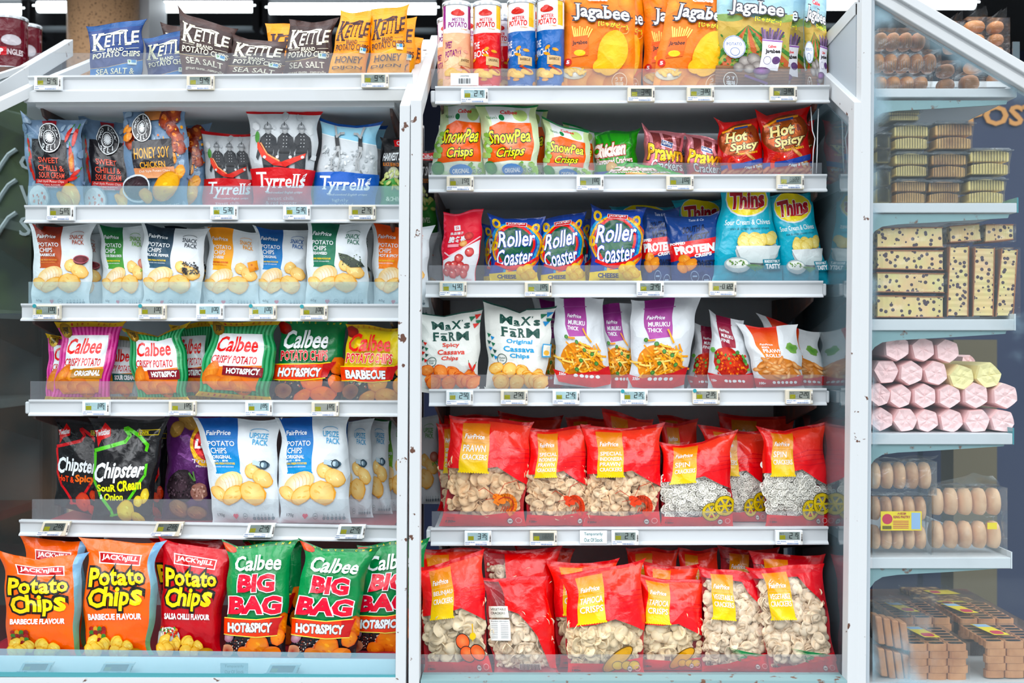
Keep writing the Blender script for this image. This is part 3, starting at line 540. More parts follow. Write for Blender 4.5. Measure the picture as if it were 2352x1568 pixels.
def jj(c1,fl,red):
    a=Art(c1,1.3,grid=(22,28)); cr='#b41325'
    a.poly([(.88,.0),(1,0),(1,1),(.93,1),(.9,.5)],'#7fa9cf' if not red else c1,'#5f8a4a' if not red else c1)
    a.rect(.16,.10,.78,.20,W_,sk=.01); a.rect(.175,.109,.765,.191,cr,sk=.01); a.text("JACK'nJILL",.20,.122,.74,.180,W_,.03,.15,sl=.008)
    Y='#f4d01c'; K='#16110c'
    LL=[('P',0.051,0.194,0.240,0.408),('o',0.184,0.337,0.282,0.396),('t',0.337,0.439,0.240,0.390),('a',0.439,0.581,0.282,0.390),('t',0.571,0.683,0.240,0.384),('o',0.673,0.816,0.270,0.372),('C',0.071,0.275,0.414,0.588),('h',0.265,0.408,0.402,0.570),('i',0.418,0.479,0.402,0.570),('p',0.490,0.622,0.444,0.612),('s',0.632,0.796,0.420,0.564)]
    for ps in (0,1):
        for ch,x0,x1,y0,y1 in LL:
            if ps==0: a.text(ch,x0,y0,x1,y1,K,.02,ol=(K,.09))
            else: a.text(ch,x0,y0,x1,y1,Y,.035)
    a.text(fl,.07,.635,.80,.69,W_,.045,sl=-.012)
    if red: a.ell(.16,.86,.19,.13,'#e8ebe6','#b9c2bf'); a.specks(.05,.77,.30,.85,50,.022,['#c8322a','#4f8a3a','#f2ead6','#e08a3a'])
    else:
        for x in (.1,.16,.22,.28):
            for k in range(5): a.ell(x,.77+.033*k,.035,.032,['#a8241c','#3f7a2e','#6a3018','#d9a02a','#8a1c18'][(k+int(x*50))%5],None,0,9,.1)
    a.pile(.08,.87,.66,.96,18,.085,'#f9e07c','#dfa638',3,.75); a.ell(.78,.955,.1,.05,'#c9a03c','#a87a26')
    return a
A['jjo']=jj('#f06a12','BARBECUE FLAVOUR',0); A['jjr']=jj('#b4142a','SALSA CHILLI FLAVOUR',1)
def chipster(c,fl1,fl2):
    a=Art('#131316',1.2); a.rect(0,0,1,.03,'#26262a'); g=c
    a.line([(.02,.30),(.25,.26),(.46,.22),(.52,.16),(.44,.10),(.48,.09),(.66,.16),(.80,.25),(.78,.30)],.045,g); a.line([(.80,.44),(.82,.54),(.66,.70),(.57,.78),(.54,.84),(.60,.92)],.04,g); a.line([(.02,.33),(.01,.58),(.1,.75),(.30,.88),(.34,.93)],.04,g); a.line([(.3,.93),(.5,.91),(.6,.93)],.025,g)
    a.poly([(.0,.11),(.1,.10),(.18,.04),(.24,.10),(.23,.17),(.1,.2),(.06,.27)],'#cf1f2c'); a.text('Twisties',.01,.10,.22,.16,W_,.03,.2,sl=-.02)
    a.rect(.64,.10,.94,.155,'#d9c12a'); a.rect(.648,.107,.932,.148,'#131316'); a.text('100%',.66,.112,.79,.143,'#e9d83a',.02)
    a.text('C',.02,.42,.17,.61,W_,.03,.15); a.text('hipster',.18,.41,.78,.615,W_,.03,.15,sl=-.01)
    a.text(fl1[0],.05,.63,.36,.70,fl1[1],.04,ol=('#000',.03)); a.text(fl2[0],.38,.585,.78,.69,fl2[1],.04,sl=-.03)
    if len(fl1)>2: a.text('&',.09,.725,.14,.77,W_,.03); a.text('Onion',.16,.715,.48,.785,fl1[1],.04)
    a.chips([(.84,.74,.07,1.3,.3),(.74,.79,.08,.8,.3),(.55,.88,.15,.8,.2),(.75,.95,.12,.5,.4)],'#f3e26a' if len(fl1)>2 else '#e8583a','#c9a12c' if len(fl1)>2 else '#a8281c'); return a
A['chg']=chipster('#5fc23c',('SouR','#dfe03a',1),('CReam','#dfe03a')); A['chr']=chipster('#cf2430',('HoT &','#d9481e'),('Spicy','#e8742a'))
def lays():
    a=Art('#5f2a6a',1.6,'#4f2258',mat=2); a.chips([(.42,.05,.2,.6,.5),(.2,.12,.16,.7,-.7)],'#d9b06a','#a87a3a')
    a.ell(.82,.27,.36,.36,'#f2c81c','#e0a81a',.2,24); a.ell(.82,.27,.30,.26,'#d42028','#a8141c',.2,24); a.text("Lay's",.56,.22,1.05,.34,W_,.05,.2)
    a.text('Truffle',.50,.415,1.0,.455,'#e6dbe6',.015); a.text('Flavored',.6,.475,.95,.495,'#e6dbe6',.01)
    a.ell(.35,.68,.3,.26,'#4a3640','#231a20',0,20,.05); a.specks(.1,.58,.6,.78,60,.02,['#2a1f26','#5a4650','#1c1418']); a.ell(.72,.73,.17,.14,'#c99a8a','#8a5a52',0,16,.08); a.specks(.6,.68,.84,.78,20,.02,['#e0b8a8','#8a5a4a'])
    a.line([(.5,.55),(.62,.62)],.03,'#4f7a3e'); a.line([(.58,.54),(.64,.62)],.025,'#5f8a4a'); a.chips([(.35,.88,.2,.6,.3),(.7,.92,.2,.5,.1)],'#b08a5a','#6a4636'); return a
A['lays']=lays()
def snow():
    a=Art('#cfe2a8',1.25,'#e9efe2'); a.rect(0,0,1,.03,'#1f7a45'); a.poly([(.15,.03),(.9,.03),(.85,.3),(.2,.3)],'#e8edec'); a.ell(.72,.14,.13,.10,'#bfd98a')
    a.text('Calbee',.38,.075,.68,.125,'#d92a32',.03,.2); a.text("Nature's",.12,.145,.30,.19,'#1f7a45',.01); a.ell(.38,.17,.05,.05,'#1f7a45')
    a.poly([(.15,.29),(.35,.22),(.6,.24),(.88,.24),(.90,.5),(.88,.75),(.5,.74),(.08,.78),(.12,.55)],'#f2691c'); a.ell(.48,.5,.16,.08,'#f7b488','#f2691c')
    for t,x0,x1,y0,y1 in (('SnowPea',.12,.86,.33,.51),('Crisps',.24,.74,.56,.73)): a.text(t,x0,y0,x1,y1,'#f2ea3c',.02,.15,sl=-.03,ol=('#10130c',.04),ol2=('#10130c',.06))
    a.specks(.02,.4,.12,.9,12,.05,['#8fbb5a','#a9cc78']); a.specks(.6,.8,.98,.98,16,.06,['#8fbb5a','#b9d68c','#6fa046']); a.specks(.02,.86,.5,.98,14,.06,['#9cc48a','#c2dcb0','#8ab86a'])
    a.ell(.52,.87,.2,.11,'#2a86c8','#1f78bc'); a.text('ORIGINAL',.37,.84,.67,.90,W_,.03,.1,sl=-.01); a.ell(.13,.84,.11,.11,'#4f9a4a','#2f7a3a'); a.text('さや',.72,.84,.88,.90,'#2f7a3a',.02,ol=(W_,.04)); a.text('えんどう',.70,.91,.94,.97,'#2f7a3a',.02,ol=(W_,.04)); return a
A['snow']=snow()
def chick():
    a=Art('#35a02c',.95,'#2a8a2a'); a.rect(0,0,1,.05,'#1f7a2a'); 
    for x in (.1,.3,.8): a.line([(x,.05),(x+.1,.3),(x+.05,.6)],.05,'#237a26')
    a.text('Chicken',-.06,.22,.75,.50,'#f3e2da',.06,.0,sl=-.06,ol=('#a8241c',.05)); a.text('Flavoured Crackers',.02,.52,.88,.64,W_,.02,sl=-.03,ol=('#c8281e',.03)); a.chips([(.4,.72,.15,.7,.3),(.7,.76,.13,.7,0),(.55,.82,.14,.6,.3)],'#f0c88a','#c88a4a'); a.poly([(0,.8),(.4,.78),(1,.84),(1,.92),(.3,.9),(0,.95)],'#27509a'); a.text('crispy & tasty',.25,.83,.8,.9,W_,.02); return a
A['chick']=chick()
def prawnp():
    a=Art('#d98890',.92,'#c0505c',mat=2); a.poly([(.12,.05),(.95,.1),(.9,.5),(.15,.5)],'#7a3436','#9c4a44')
    for k in range(3): a.poly([(.1+.3*k,.06),(.17+.3*k,.06),(.3+.3*k,.5),(.2+.3*k,.5)],'#e8a0a8')
    a.rect(.44,.2,.74,.32,'#dfe3ea',sk=.03); a.rect(.45,.21,.73,.31,'#233a72',sk=.03); a.text('FairPrice',.47,.235,.71,.30,W_,.03,.2,sl=.03)
    a.text('Prawn',.1,.30,1.0,.62,'#f0b43a',.03,.15,sl=-.02,ol=('#2a1210',.035)); a.text('Crackers',.22,.60,.98,.80,W_,.02,0,sl=.0,ol=('#241a1a',.04)); a.chips([(.3,.9,.2,.5,.2),(.7,.92,.2,.4,0)],'#e09a6a','#b3563a'); return a
A['prawnp']=prawnp()
def hot():
    a=Art('#cf1f1c',1.25,'#a8161a',mat=0); a.ell(.5,.33,.5,.34,'#b5622a','#8a3a1c',-.2,22,mat=2); a.line([(.1,.22),(.4,.12),(.8,.10)],.04,'#e89a3a'); a.rect(.38,.125,.72,.16,'#24407a',sk=-.02)
    a.text('Hot',.18,.20,.72,.375,'#f0dd9a',.03,.1,sl=-.05,serif=True,ol=('#1a0f0c',.04)); a.text('&',.76,.22,.86,.31,'#6a1a10',.03); a.text('Spicy',.28,.375,.92,.54,'#f0dd9a',.03,.1,sl=-.06,serif=True,ol=('#1a0f0c',.04))
    a.text('Prawn Crackers',.45,.53,.88,.575,'#f0b43a',.03,sl=-.04)
    for i,(x,y,r) in enumerate([(.75,.63,-.9),(.7,.6,-.9),(.85,.78,-.7),(.9,.74,-.7)]): a.ell(x,y,.12,.035,'#eab87a','#b9703a',r+1.6,12,.06,i)
    a.poly([(0,.76),(.5,.72),(1,.64),(1,.72),(.5,.80),(0,.84)],'#233f94'); 
    a.ring(.36,.78,.15,.17,.085,'#e2402c',18,60,300); a.ell(.44,.68,.09,.05,'#e2402c','#c82a20',-.4); a.ell(.45,.67,.018,.018,'#f4f4ee'); a.line([(.48,.66),(.6,.6),(.62,.58)],.01,'#e86a4a'); a.line([(.48,.67),(.64,.63)],.01,'#e86a4a'); a.text('Crispy & Tasty',.55,.76,.96,.815,W_,.03,sl=-.03,ol=('#241a1a',.03))
    for k in range(14): a.ell(.06+(k%7)*.145,.86+.07*(k//7),.12,.035,'#e0a07a','#a85a44',-.6+.2*(k%3),12,.06,k)
    return a
A['hot']=hot()
def datep():
    a=Art('#df2340',1.9,mat=1); a.line([(.0,.02),(1,.02)],.03,'#ef5a70')
    for k in range(12): a.poly([(0,.05+.08*k),(.07,.09+.08*k),(0,.13+.08*k)],'#ea4a60')
    a.poly([(0.02,.66),(.5,.52),(.97,.40),(.97,.97),(.02,.97)],'#e8e9ec'); a.line([(.08,.55),(.18,.60),(.5,.52),(.95,.36)],.035,'#f4c9cf'); a.rect(.0,.97,1,1,'#ea6a7c')
    a.rect(.28,.18,.44,.25,W_); a.text('良',.31,.19,.41,.24,'#df2340',.01); a.text('良品铺子',.18,.27,.52,.31,W_,.02); a.text('脆冬枣',.16,.33,.60,.42,W_,.03); a.rect(.16,.44,.44,.48,'#f2a0ac'); a.ell(.66,.34,.12,.10,'#e2544a','#a81c24'); a.ell(.55,.44,.1,.08,'#f2c98a','#d98a4a')
    for i,(x,y) in enumerate([(.72,.56),(.44,.64),(.18,.74),(.32,.73),(.50,.75),(.66,.78),(.42,.82),(.14,.82),(.62,.85),(.3,.85)]): a.ell(x,y,.12,.12,'#ea7a74','#b01c2a',0,16,.05,i); a.ell(x-.03,y-.02,.03,.02,'#f6c9c4',None,.5,8)
    a.text('无添加',.62,.92,.85,.945,'#e89aa6'); return a
A['date']=datep()
def roller():
    a=Art('#1a3f9c',1.15); a.rect(0,0,1,.03,'#16357f')
    for i,(c_,w) in enumerate([('#2a9ad0',.05),('#f0b428',.04),('#e86a24',.03)]): a.ring(.46+.05*i,.46,.48,.42,w,c_,30,170-20*i,470)
    a.ell(.48,.45,.40,.40,'#d4202a'); a.ell(.48,.45,.35,.35,'#14573a','#0f4a34')
    a.rect(.30,.07,.7,.13,W_,sk=.01); a.rect(.31,.075,.69,.125,'#c81f2c',sk=.01); a.text("JACK'nJILL",.33,.083,.67,.118,W_,.03,.1)
    for x,y in ((.12,.12),(.88,.16),(.05,.45)): a.ring(x,y,.06,.06,.04,'#f2c81c',14)
    for t,x0,x1,y0,y1 in (('Roller',.13,.86,.21,.45),('Coaster',.12,.86,.48,.72)): a.text(t,x0,y0,x1,y1,W_,.015,.1,sl=-.05,ol=('#173a94',.035))
    a.line([(.1,.70),(.35,.76),(.7,.72),(.98,.6)],.05,'#d4202a'); a.poly([(.0,.85),(.6,.80),(1,.82),(1,.96),(0,.97)],'#f3d54a'); a.text('CHEESE',.16,.855,.56,.915,'#1f2f6a',.05); a.text('POTATO RINGS',.2,.93,.5,.95,'#1f2f6a')
    a.chips([(.66,.8,.1,.8,.2),(.78,.76,.11,.7,0),(.86,.84,.12,.7,.3),(.74,.88,.1,.7,.3)],'#f7d668','#dfa02c'); return a
A['roll']=roller()
def prot():
    a=Art('#1c3f80',1.15,'#1a3a74'); a.rect(0,0,1,.03,'#16326a'); K='#0c1a38'
    a.text('Taste & Co',.42,.05,.7,.09,'#c9d2e0',.01); a.text('SOUTH &',.3,.16,.72,.26,K,.03,.2,sl=-.04); a.text('WEST',.36,.28,.78,.38,K,.03,.2,sl=-.04)
    a.poly([(0,.42),(1,.34),(1,.56),(.5,.60),(0,.68)],'#dd2f2c'); a.text('PROTEIN',.12,.44,.92,.56,W_,.06,sl=-.04); a.text('CRISPS',.5,.56,.86,.61,W_,.05,sl=-.03); a.text('POPPED',.06,.40,.35,.44,W_,.05,sl=-.02)
    a.chips([(.3,.66,.14,.7,.3),(.42,.72,.16,.6,-.3),(.25,.76,.12,.7,.5)],'#eba24e','#c2641f'); a.text('SWEET',.55,.66,.95,.76,K,.03); badge(a,.5,.88,.08,'#9db6d6'); badge(a,.74,.93,.08,'#9db6d6'); return a
A['prot']=prot()
def thins():
    a=Art('#22acc2',1.4,'#1c9cb4'); a.rect(0,0,1,.03,'#148a9c')
    a.ell(.52,.15,.44,.24,'#d9dde0'); a.ell(.52,.145,.42,.225,'#f2dc1c'); a.text('Thins',.17,.06,.88,.235,'#a8142c',.045,.1,sl=-.03,ol=(W_,.03)); a.line([(.45,.235),(.7,.24),(.86,.2)],.018,'#a8142c')
    a.text('Sour Cream & Chives',.14,.345,.94,.40,'#e3f1f2',.014,sl=-.01); a.text('thin & crispy potato chips',.24,.425,.90,.455,'#0f5f70',.006,.3,sl=-.01)
    a.ell(.66,.66,.33,.21,'#f0f1ee','#c9d2d2'); a.pile(.42,.53,.9,.60,15,.11,'#f2e29a','#d9bc5a',7); a.poly([(.33,.615),(.99,.615),(.9,.74),(.76,.79),(.52,.78),(.4,.72)],'#e2e7e6','#bccaca')
    a.ell(.35,.80,.19,.11,'#c4cfd2','#9fb0b4'); a.ell(.35,.785,.16,.07,'#f3f4f0','#e4e7df'); a.specks(.24,.76,.46,.80,16,.014,['#4f7a3a','#7aa05a'])
    for k in range(6): a.line([(.48+.02*k,.80),(.60+.03*k,.86-.008*k)],.01,'#5a8a4a')
    a.rect(.72,.75,.97,.85,'#0f7a8c',sk=.0); a.text('IRRESISTIBLY',.74,.757,.95,.785,W_,.03); a.text('TASTY',.75,.795,.95,.842,W_,.05); return a
A['thin']=thins()
def maxf(c,c2,ls):
    a=Art('#e6e7e1',1.3,mat=1); a.rect(0,0,1,.02,'#1d4a40'); K='#1a4a40'; s=dict(serif=True)
    for ch,x0,x1 in (('M',.23,.42),('a',.44,.53),('X',.54,.70),("'",.70,.73),('s',.74,.84)): a.text(ch,x0,.11 if ch!='a' and ch!='s' else .15,x1,.13 if ch=="'" else (.225 if ch!='a' else .215),K,.03,serif=ch not in 'MX')
    a.line([(.44,.225),(.53,.225)],.015,K)
    for ch,x0,x1 in (('F',.23,.34),('a',.37,.47),('R',.49,.61),('M',.62,.82)): a.text(ch,x0,.26 if ch!='a' else .30,x1,.375,K,.03,serif=ch not in 'MX')
    a.line([(.37,.28),(.47,.28)],.015,K)
    for (t,x0,x1),y in zip(ls,(.40,.485,.57)): a.text(t,x0,y,x1,y+.065,c,.025)
    for k,(x,y) in enumerate([(.03,.35),(.08,.38),(.03,.43),(.09,.45),(.04,.5),(.1,.53),(.05,.58),(.1,.6)]): a.poly([(x,y),(x+.06,y+.015),(x+.02,y+.05)],['#1f6a4a',c2,'#1a4a40'][k%3])
    for k,(x,y) in enumerate([(.82,.08),(.9,.06),(.92,.13),(.88,.17)]): a.poly([(x,y),(x+.10,y+.0),(x+.03,y+.06)],['#1f6a4a',c2][k%2])
    a.ring(.23,.64,.075,.075,.01,K); a.text('Gluten',.175,.615,.285,.635,K,.015); a.text('Free',.195,.645,.265,.665,K,.015)
    ca=('#f8d58c','#e2a24a') if c=='#2f9cd0' else ('#f7a060','#dd6a2c')
    a.pile(.12,.74,.92,.90,16,.13,*ca,seed=2,asp=.75,ol='#d98a34' if c=='#2f9cd0' else '#c9541f')
    if c!='#2f9cd0': chilli(a,.85,.70,.07,1.2); chilli(a,.9,.72,.07,1.9)
    else: a.rect(.86,.44,.98,.60,'#4a9ac8'); a.rect(.875,.455,.965,.585,'#e8e6da'); a.ell(.92,.55,.035,.04,'#e8b45a')
    a.rect(0,.96,1,1,'#dfe0da'); return a
A['max1']=maxf('#d8463a','#d8362c',[('Spicy',.38,.66),('Cassava',.30,.75),('Chips',.38,.66)]); A['max2']=maxf('#2f9cd0','#2a86c0',[('Original',.32,.72),('Cassava',.27,.76),('Chips',.36,.68)])
def muruku(fine):
    a=Art('#d9dde0',1.28,'#cfd4d8',mat=1); p='#8a2478' if not fine else '#7a1638'
    a.poly([(.18,.0),(.62,0),(.66,.30),(.66,.42),(.3,.44),(.22,.3)],p,'#a8529c' if not fine else '#9a2a3c'); a.line([(.18,.10),(.66,.10)],.012,'#9f4a90' if not fine else '#942c4a')
    a.text('FairPrice',.26,.185,.54,.225,W_,.02,.2,sl=.01); a.text('MURUKU',.28,.255,.62,.305,W_,.025,sl=.01); a.text('THICK' if not fine else 'FINE',.27,.32,.50,.365,W_,.025,sl=.01)
    if not fine:
        rn=random.Random(8); a.ell(.5,.72,.40,.28,'#eba23c','#d98a2c',.2,20)
        for k in range(90):
            x=rn.gauss(.52,.2);y=rn.gauss(.68,.085);t=rn.uniform(-1,1.2); l=rn.uniform(.05,.12); x=min(.92,max(.06,x)); a.line([(x-l*math.cos(t),y-l*math.sin(t)/a.asp),(x,y+.006),(x+l*math.cos(t),y+l*math.sin(t)/a.asp)],.026,rn.choice(['#f3bd5a','#eda53c','#f7d07c','#d9882a','#e8972f']))
        for x,y in ((.25,.45),(.42,.5),(.55,.58),(.48,.7),(.68,.62),(.75,.72),(.4,.8)): a.ell(x,y,.035,.03,'#5f9a4a','#2f5f2a')
        a.poly([(.0,.82),(.25,.86),(.75,.80),(.95,.74),(.97,.93),(.7,.97),(.1,.95)],'#b3202c','#d9342c')
    else:
        a.ell(.5,.64,.40,.26,'#e2502c','#b32a1c',.2,20,.05); a.specks(.2,.5,.85,.78,90,.022,['#e8642c','#c8321c','#f08a3c','#b3241c'],4); a.specks(.1,.48,.85,.75,14,.04,['#3f7a3a','#5f9a4a']); a.poly([(.05,.78),(.5,.82),(.98,.74),(.98,.95),(.1,.95)],'#c2242c','#a81a24')
    for k in range(5): a.ell(.38+.09*k,.865,.035,.022,W_)
    a.text('330g' if not fine else '150g',.1,.85,.2,.885,W_,.03); return a
A['mur']=muruku(0); A['murf']=muruku(1)
def rolls():
    a=Art('#dfe3e5',1.15,mat=1); a.poly([(.14,0),(.66,0),(.62,.4),(.58,.5),(.3,.5),(.2,.3)],'#c9202a','#e88a2c'); a.text('FairPrice',.28,.27,.52,.30,W_,.02,.2); a.text('MONTA',.3,.315,.44,.345,W_,.03); a.text('PRAWN',.30,.355,.66,.415,W_,.03); a.text('ROLLS',.32,.43,.60,.485,W_,.03)
    a.ell(.85,.34,.10,.09,'#4f8a3a','#7faa5a',0,12,.2); rn=random.Random(6); a.ell(.52,.68,.42,.22,'#e09a5a','#c87a3a',0,20)
    for k in range(44): a.ell(min(.9,max(.1,rn.gauss(.5,.2))),rn.gauss(.66,.07),.10,.036,rn.choice(['#f3c68e','#eeb276','#f6d4a4']),'#cc7e44',rn.uniform(-1.2,1.0),12,.05,k)
    a.poly([(.02,.80),(.5,.84),(.98,.76),(.98,.92),(.02,.94)],'#bf2a2c','#a82026')
    for k in range(6): a.ell(.4+.085*k,.865,.032,.024,'#e9ecee')
    a.text('100g',.1,.86,.22,.90,W_,.03); return a
A['prl']=rolls()
def clearbag(l1,ls,kind,win=(.47,.60)):
    a=Art('#ffffff',1.28,clear=True); a.back='#d42434'
    R1,R2='#f23a34','#e62c38'
    if kind=='veg':
        a.rect(0,0,1,.10,'#b81a2c'); a.poly([(.62,.08),(1,.05),(1,.42),(.9,.30),(.75,.2)],'#c81f30'); a.poly([(0,.95),(.4,.92),(1,.80),(1,1),(0,1)],R2,'#b81c28')
    else:
        a.poly([(0,0),(1,0),(1,win[1]),(.86,win[1]-.05),(.62,win[0]-.03),(.38,win[0]),(.0,win[0])],R1,R2)
        a.poly([(.45,.0),(1,.0),(1,.3),(.75,.42)],'#f6503f',R2); a.poly([(0,.885),(.5,.90),(1,.85),(1,1),(0,1)],R2,'#c8202c')
        for k in range(4): a.line([(.5,.3+.03*k),(.75,.25+.05*k),(1,.26+.04*k)],.012,'#d81f34')
    a.rect(0,0,1,.03,'#c01c2a'); x0,x1=(.14,.50); y1={'veg':.49}.get(kind,.50)
    a.poly([(x0+.02,.05),(x1,.05),(x1,y1),(x0,y1)],'#dd7a14','#f2cf14')
    for k in range(12): a.ell(x0+(x1-x0)*k/11.,y1,.017,.014,'#f2cf14',None,0,6)
    a.text('FairPrice',.19,.15,.44,.195,W_,.02,.25); a.line([(.17,.225),(.48,.225)],.004,'#f3c27a')
    y=.25
    for t in ls: w=min(.30,.055*len(t)); hgt=(.062 if len(t)<8 else .05) if len(ls)<3 else .038; a.text(t,.18,y,min(.48,.18+w),y+hgt,W_,.012); y+=hgt*1.4
    if kind in('prawn','indo'):
        c='#e8802c' if kind=='prawn' else '#dd4a22'; cx,cy=.76,.80
        a.ring(cx,cy,.11,.10,.085,c,16,200,420); a.ell(cx-.08,cy-.06,.10,.045,c,c,.5); a.line([(cx-.12,cy-.08),(cx-.3,cy-.16),(cx-.36,cy-.13)],.007,'#b3381c'); a.line([(cx-.1,cy-.09),(cx-.05,cy-.2),(cx+.1,cy-.24),(cx+.15,cy-.16)],.007,'#b3381c'); a.line([(cx-.12,cy-.07),(cx-.25,cy-.05)],.007,'#b3381c')
        for k in range(5): a.line([(cx-.02+.03*k,cy+.01),(cx-.05+.03*k,cy+.06)],.01,'#b3381c')
        a.ring(cx,cy,.11,.10,.012,'#b3381c',12,220,400)
    if kind=='spin':
        for x,y,r in ((.70,.84,.11),(.88,.78,.12)):
            a.ring(x,y,r,r*.95,r*.45,'#3a3210',22); a.ring(x,y,r,r*.95,r*.33,'#e2c51c',22)
            for t in range(6): a.line([(x,y),(x+r*math.cos(t*1.047),y+r*math.sin(t*1.047)/a.asp)],r*.22,'#e2c51c')
    if kind=='bel':
        for i,(x,y) in enumerate([(.62,.72),(.68,.83),(.84,.82)]): a.ell(x,y,.115,.09,'#2a1410',None,.3,18); a.ell(x,y,.105,.08,'#f08a5a','#e05a34',.3,18)
        a.line([(.78,.58),(.78,.72)],.018,'#c9a02a'); a.ell(.78,.68,.05,.04,'#d9b83a')
    if kind=='tap':
        a.ell(.66,.86,.24,.09,'#6a4a10',None,-.6,18); a.ell(.66,.86,.225,.075,'#e8b028','#d09a1c',-.6,18)
        for x in (.66,.78,.88): a.ell(x,.915,.075,.055,'#7a5a14'); a.ell(x,.915,.066,.046,'#f2cf4a','#e2b42c')
    if kind=='veg':
        for k in range(7): a.poly([(.95,.83),(.35+.03*k,.76+.018*k),(.60,.80+.008*k)],['#2f8a50','#1f7040','#4aa868'][k%3])
        chilli(a,.78,.86,.11,.15); chilli(a,.68,.88,.10,-.1); a.ell(.97,.86,.04,.04,'#c9202a')
        a.text('Net Wt.:',.06,.885,.17,.90,'#3a2a28'); a.text('180g',.06,.91,.17,.94,'#2a201e',.03)
    else: a.text('Net Wt.:',.06,.915,.16,.928,'#4a1018'); a.text('180g' if kind in('tap','bel') else '120g',.06,.94,.17,.965,'#3a0c14',.03)
    badge(a,.82,.945,.032,'#2a1418','#e6dcd8'); a.ring(.92,.94,.035,.03,.007,'#f0b0b0',12); return a
A['prawn']=clearbag('',['PRAWN','CRACKERS'],'prawn'); A['indo']=clearbag('',['SPECIAL','INDONESIA','PRAWN','CRACKERS'],'indo'); A['spin']=clearbag('',['SPIN','CRACKERS'],'spin'); A['bel']=clearbag('',['BELINJAU','CRACKERS'],'bel',(.46,.56)); A['tap']=clearbag('',['TAPIOCA','CRISPS'],'tap',(.52,.62)); A['veg']=clearbag('',['VEGETABLE','CRACKERS'],'veg')
a=Art('#ffffff',1.35,clear=True); a.back='#c21f2c'; a.poly([(.28,.03),(1,.03),(1,.95),(.9,.95),(.75,.62),(.5,.38),(.3,.33)],'#d9262c','#d42830'); a.rect(0,0,1,.035,'#b81c2c'); a.rect(.04,.30,.34,.42,'#dcd9cc'); a.text('VEGETABLE',.07,.32,.31,.345,'#2a2420',.02); a.text('CRACKERS',.07,.36,.29,.385,'#2a2420',.02); a.rect(.04,.44,.34,.66,'#eef0ee'); a.text('Nutrition Information',.06,.45,.32,.465,'#2a2a2c',.01)
for k in range(9): a.line([(.06,.485+.018*k),(.15,.485+.018*k)],.005,'#777'); a.line([(.2,.485+.018*k),(.31,.485+.018*k)],.005,'#777')
a.rect(.4,.9,.75,.96,'#e8ddd0'); 
for k in range(16): a.line([(.42+.02*k,.905),(.42+.02*k,.955)],.007 if k%3 else .011,'#2a2420')
A['vegback']=a
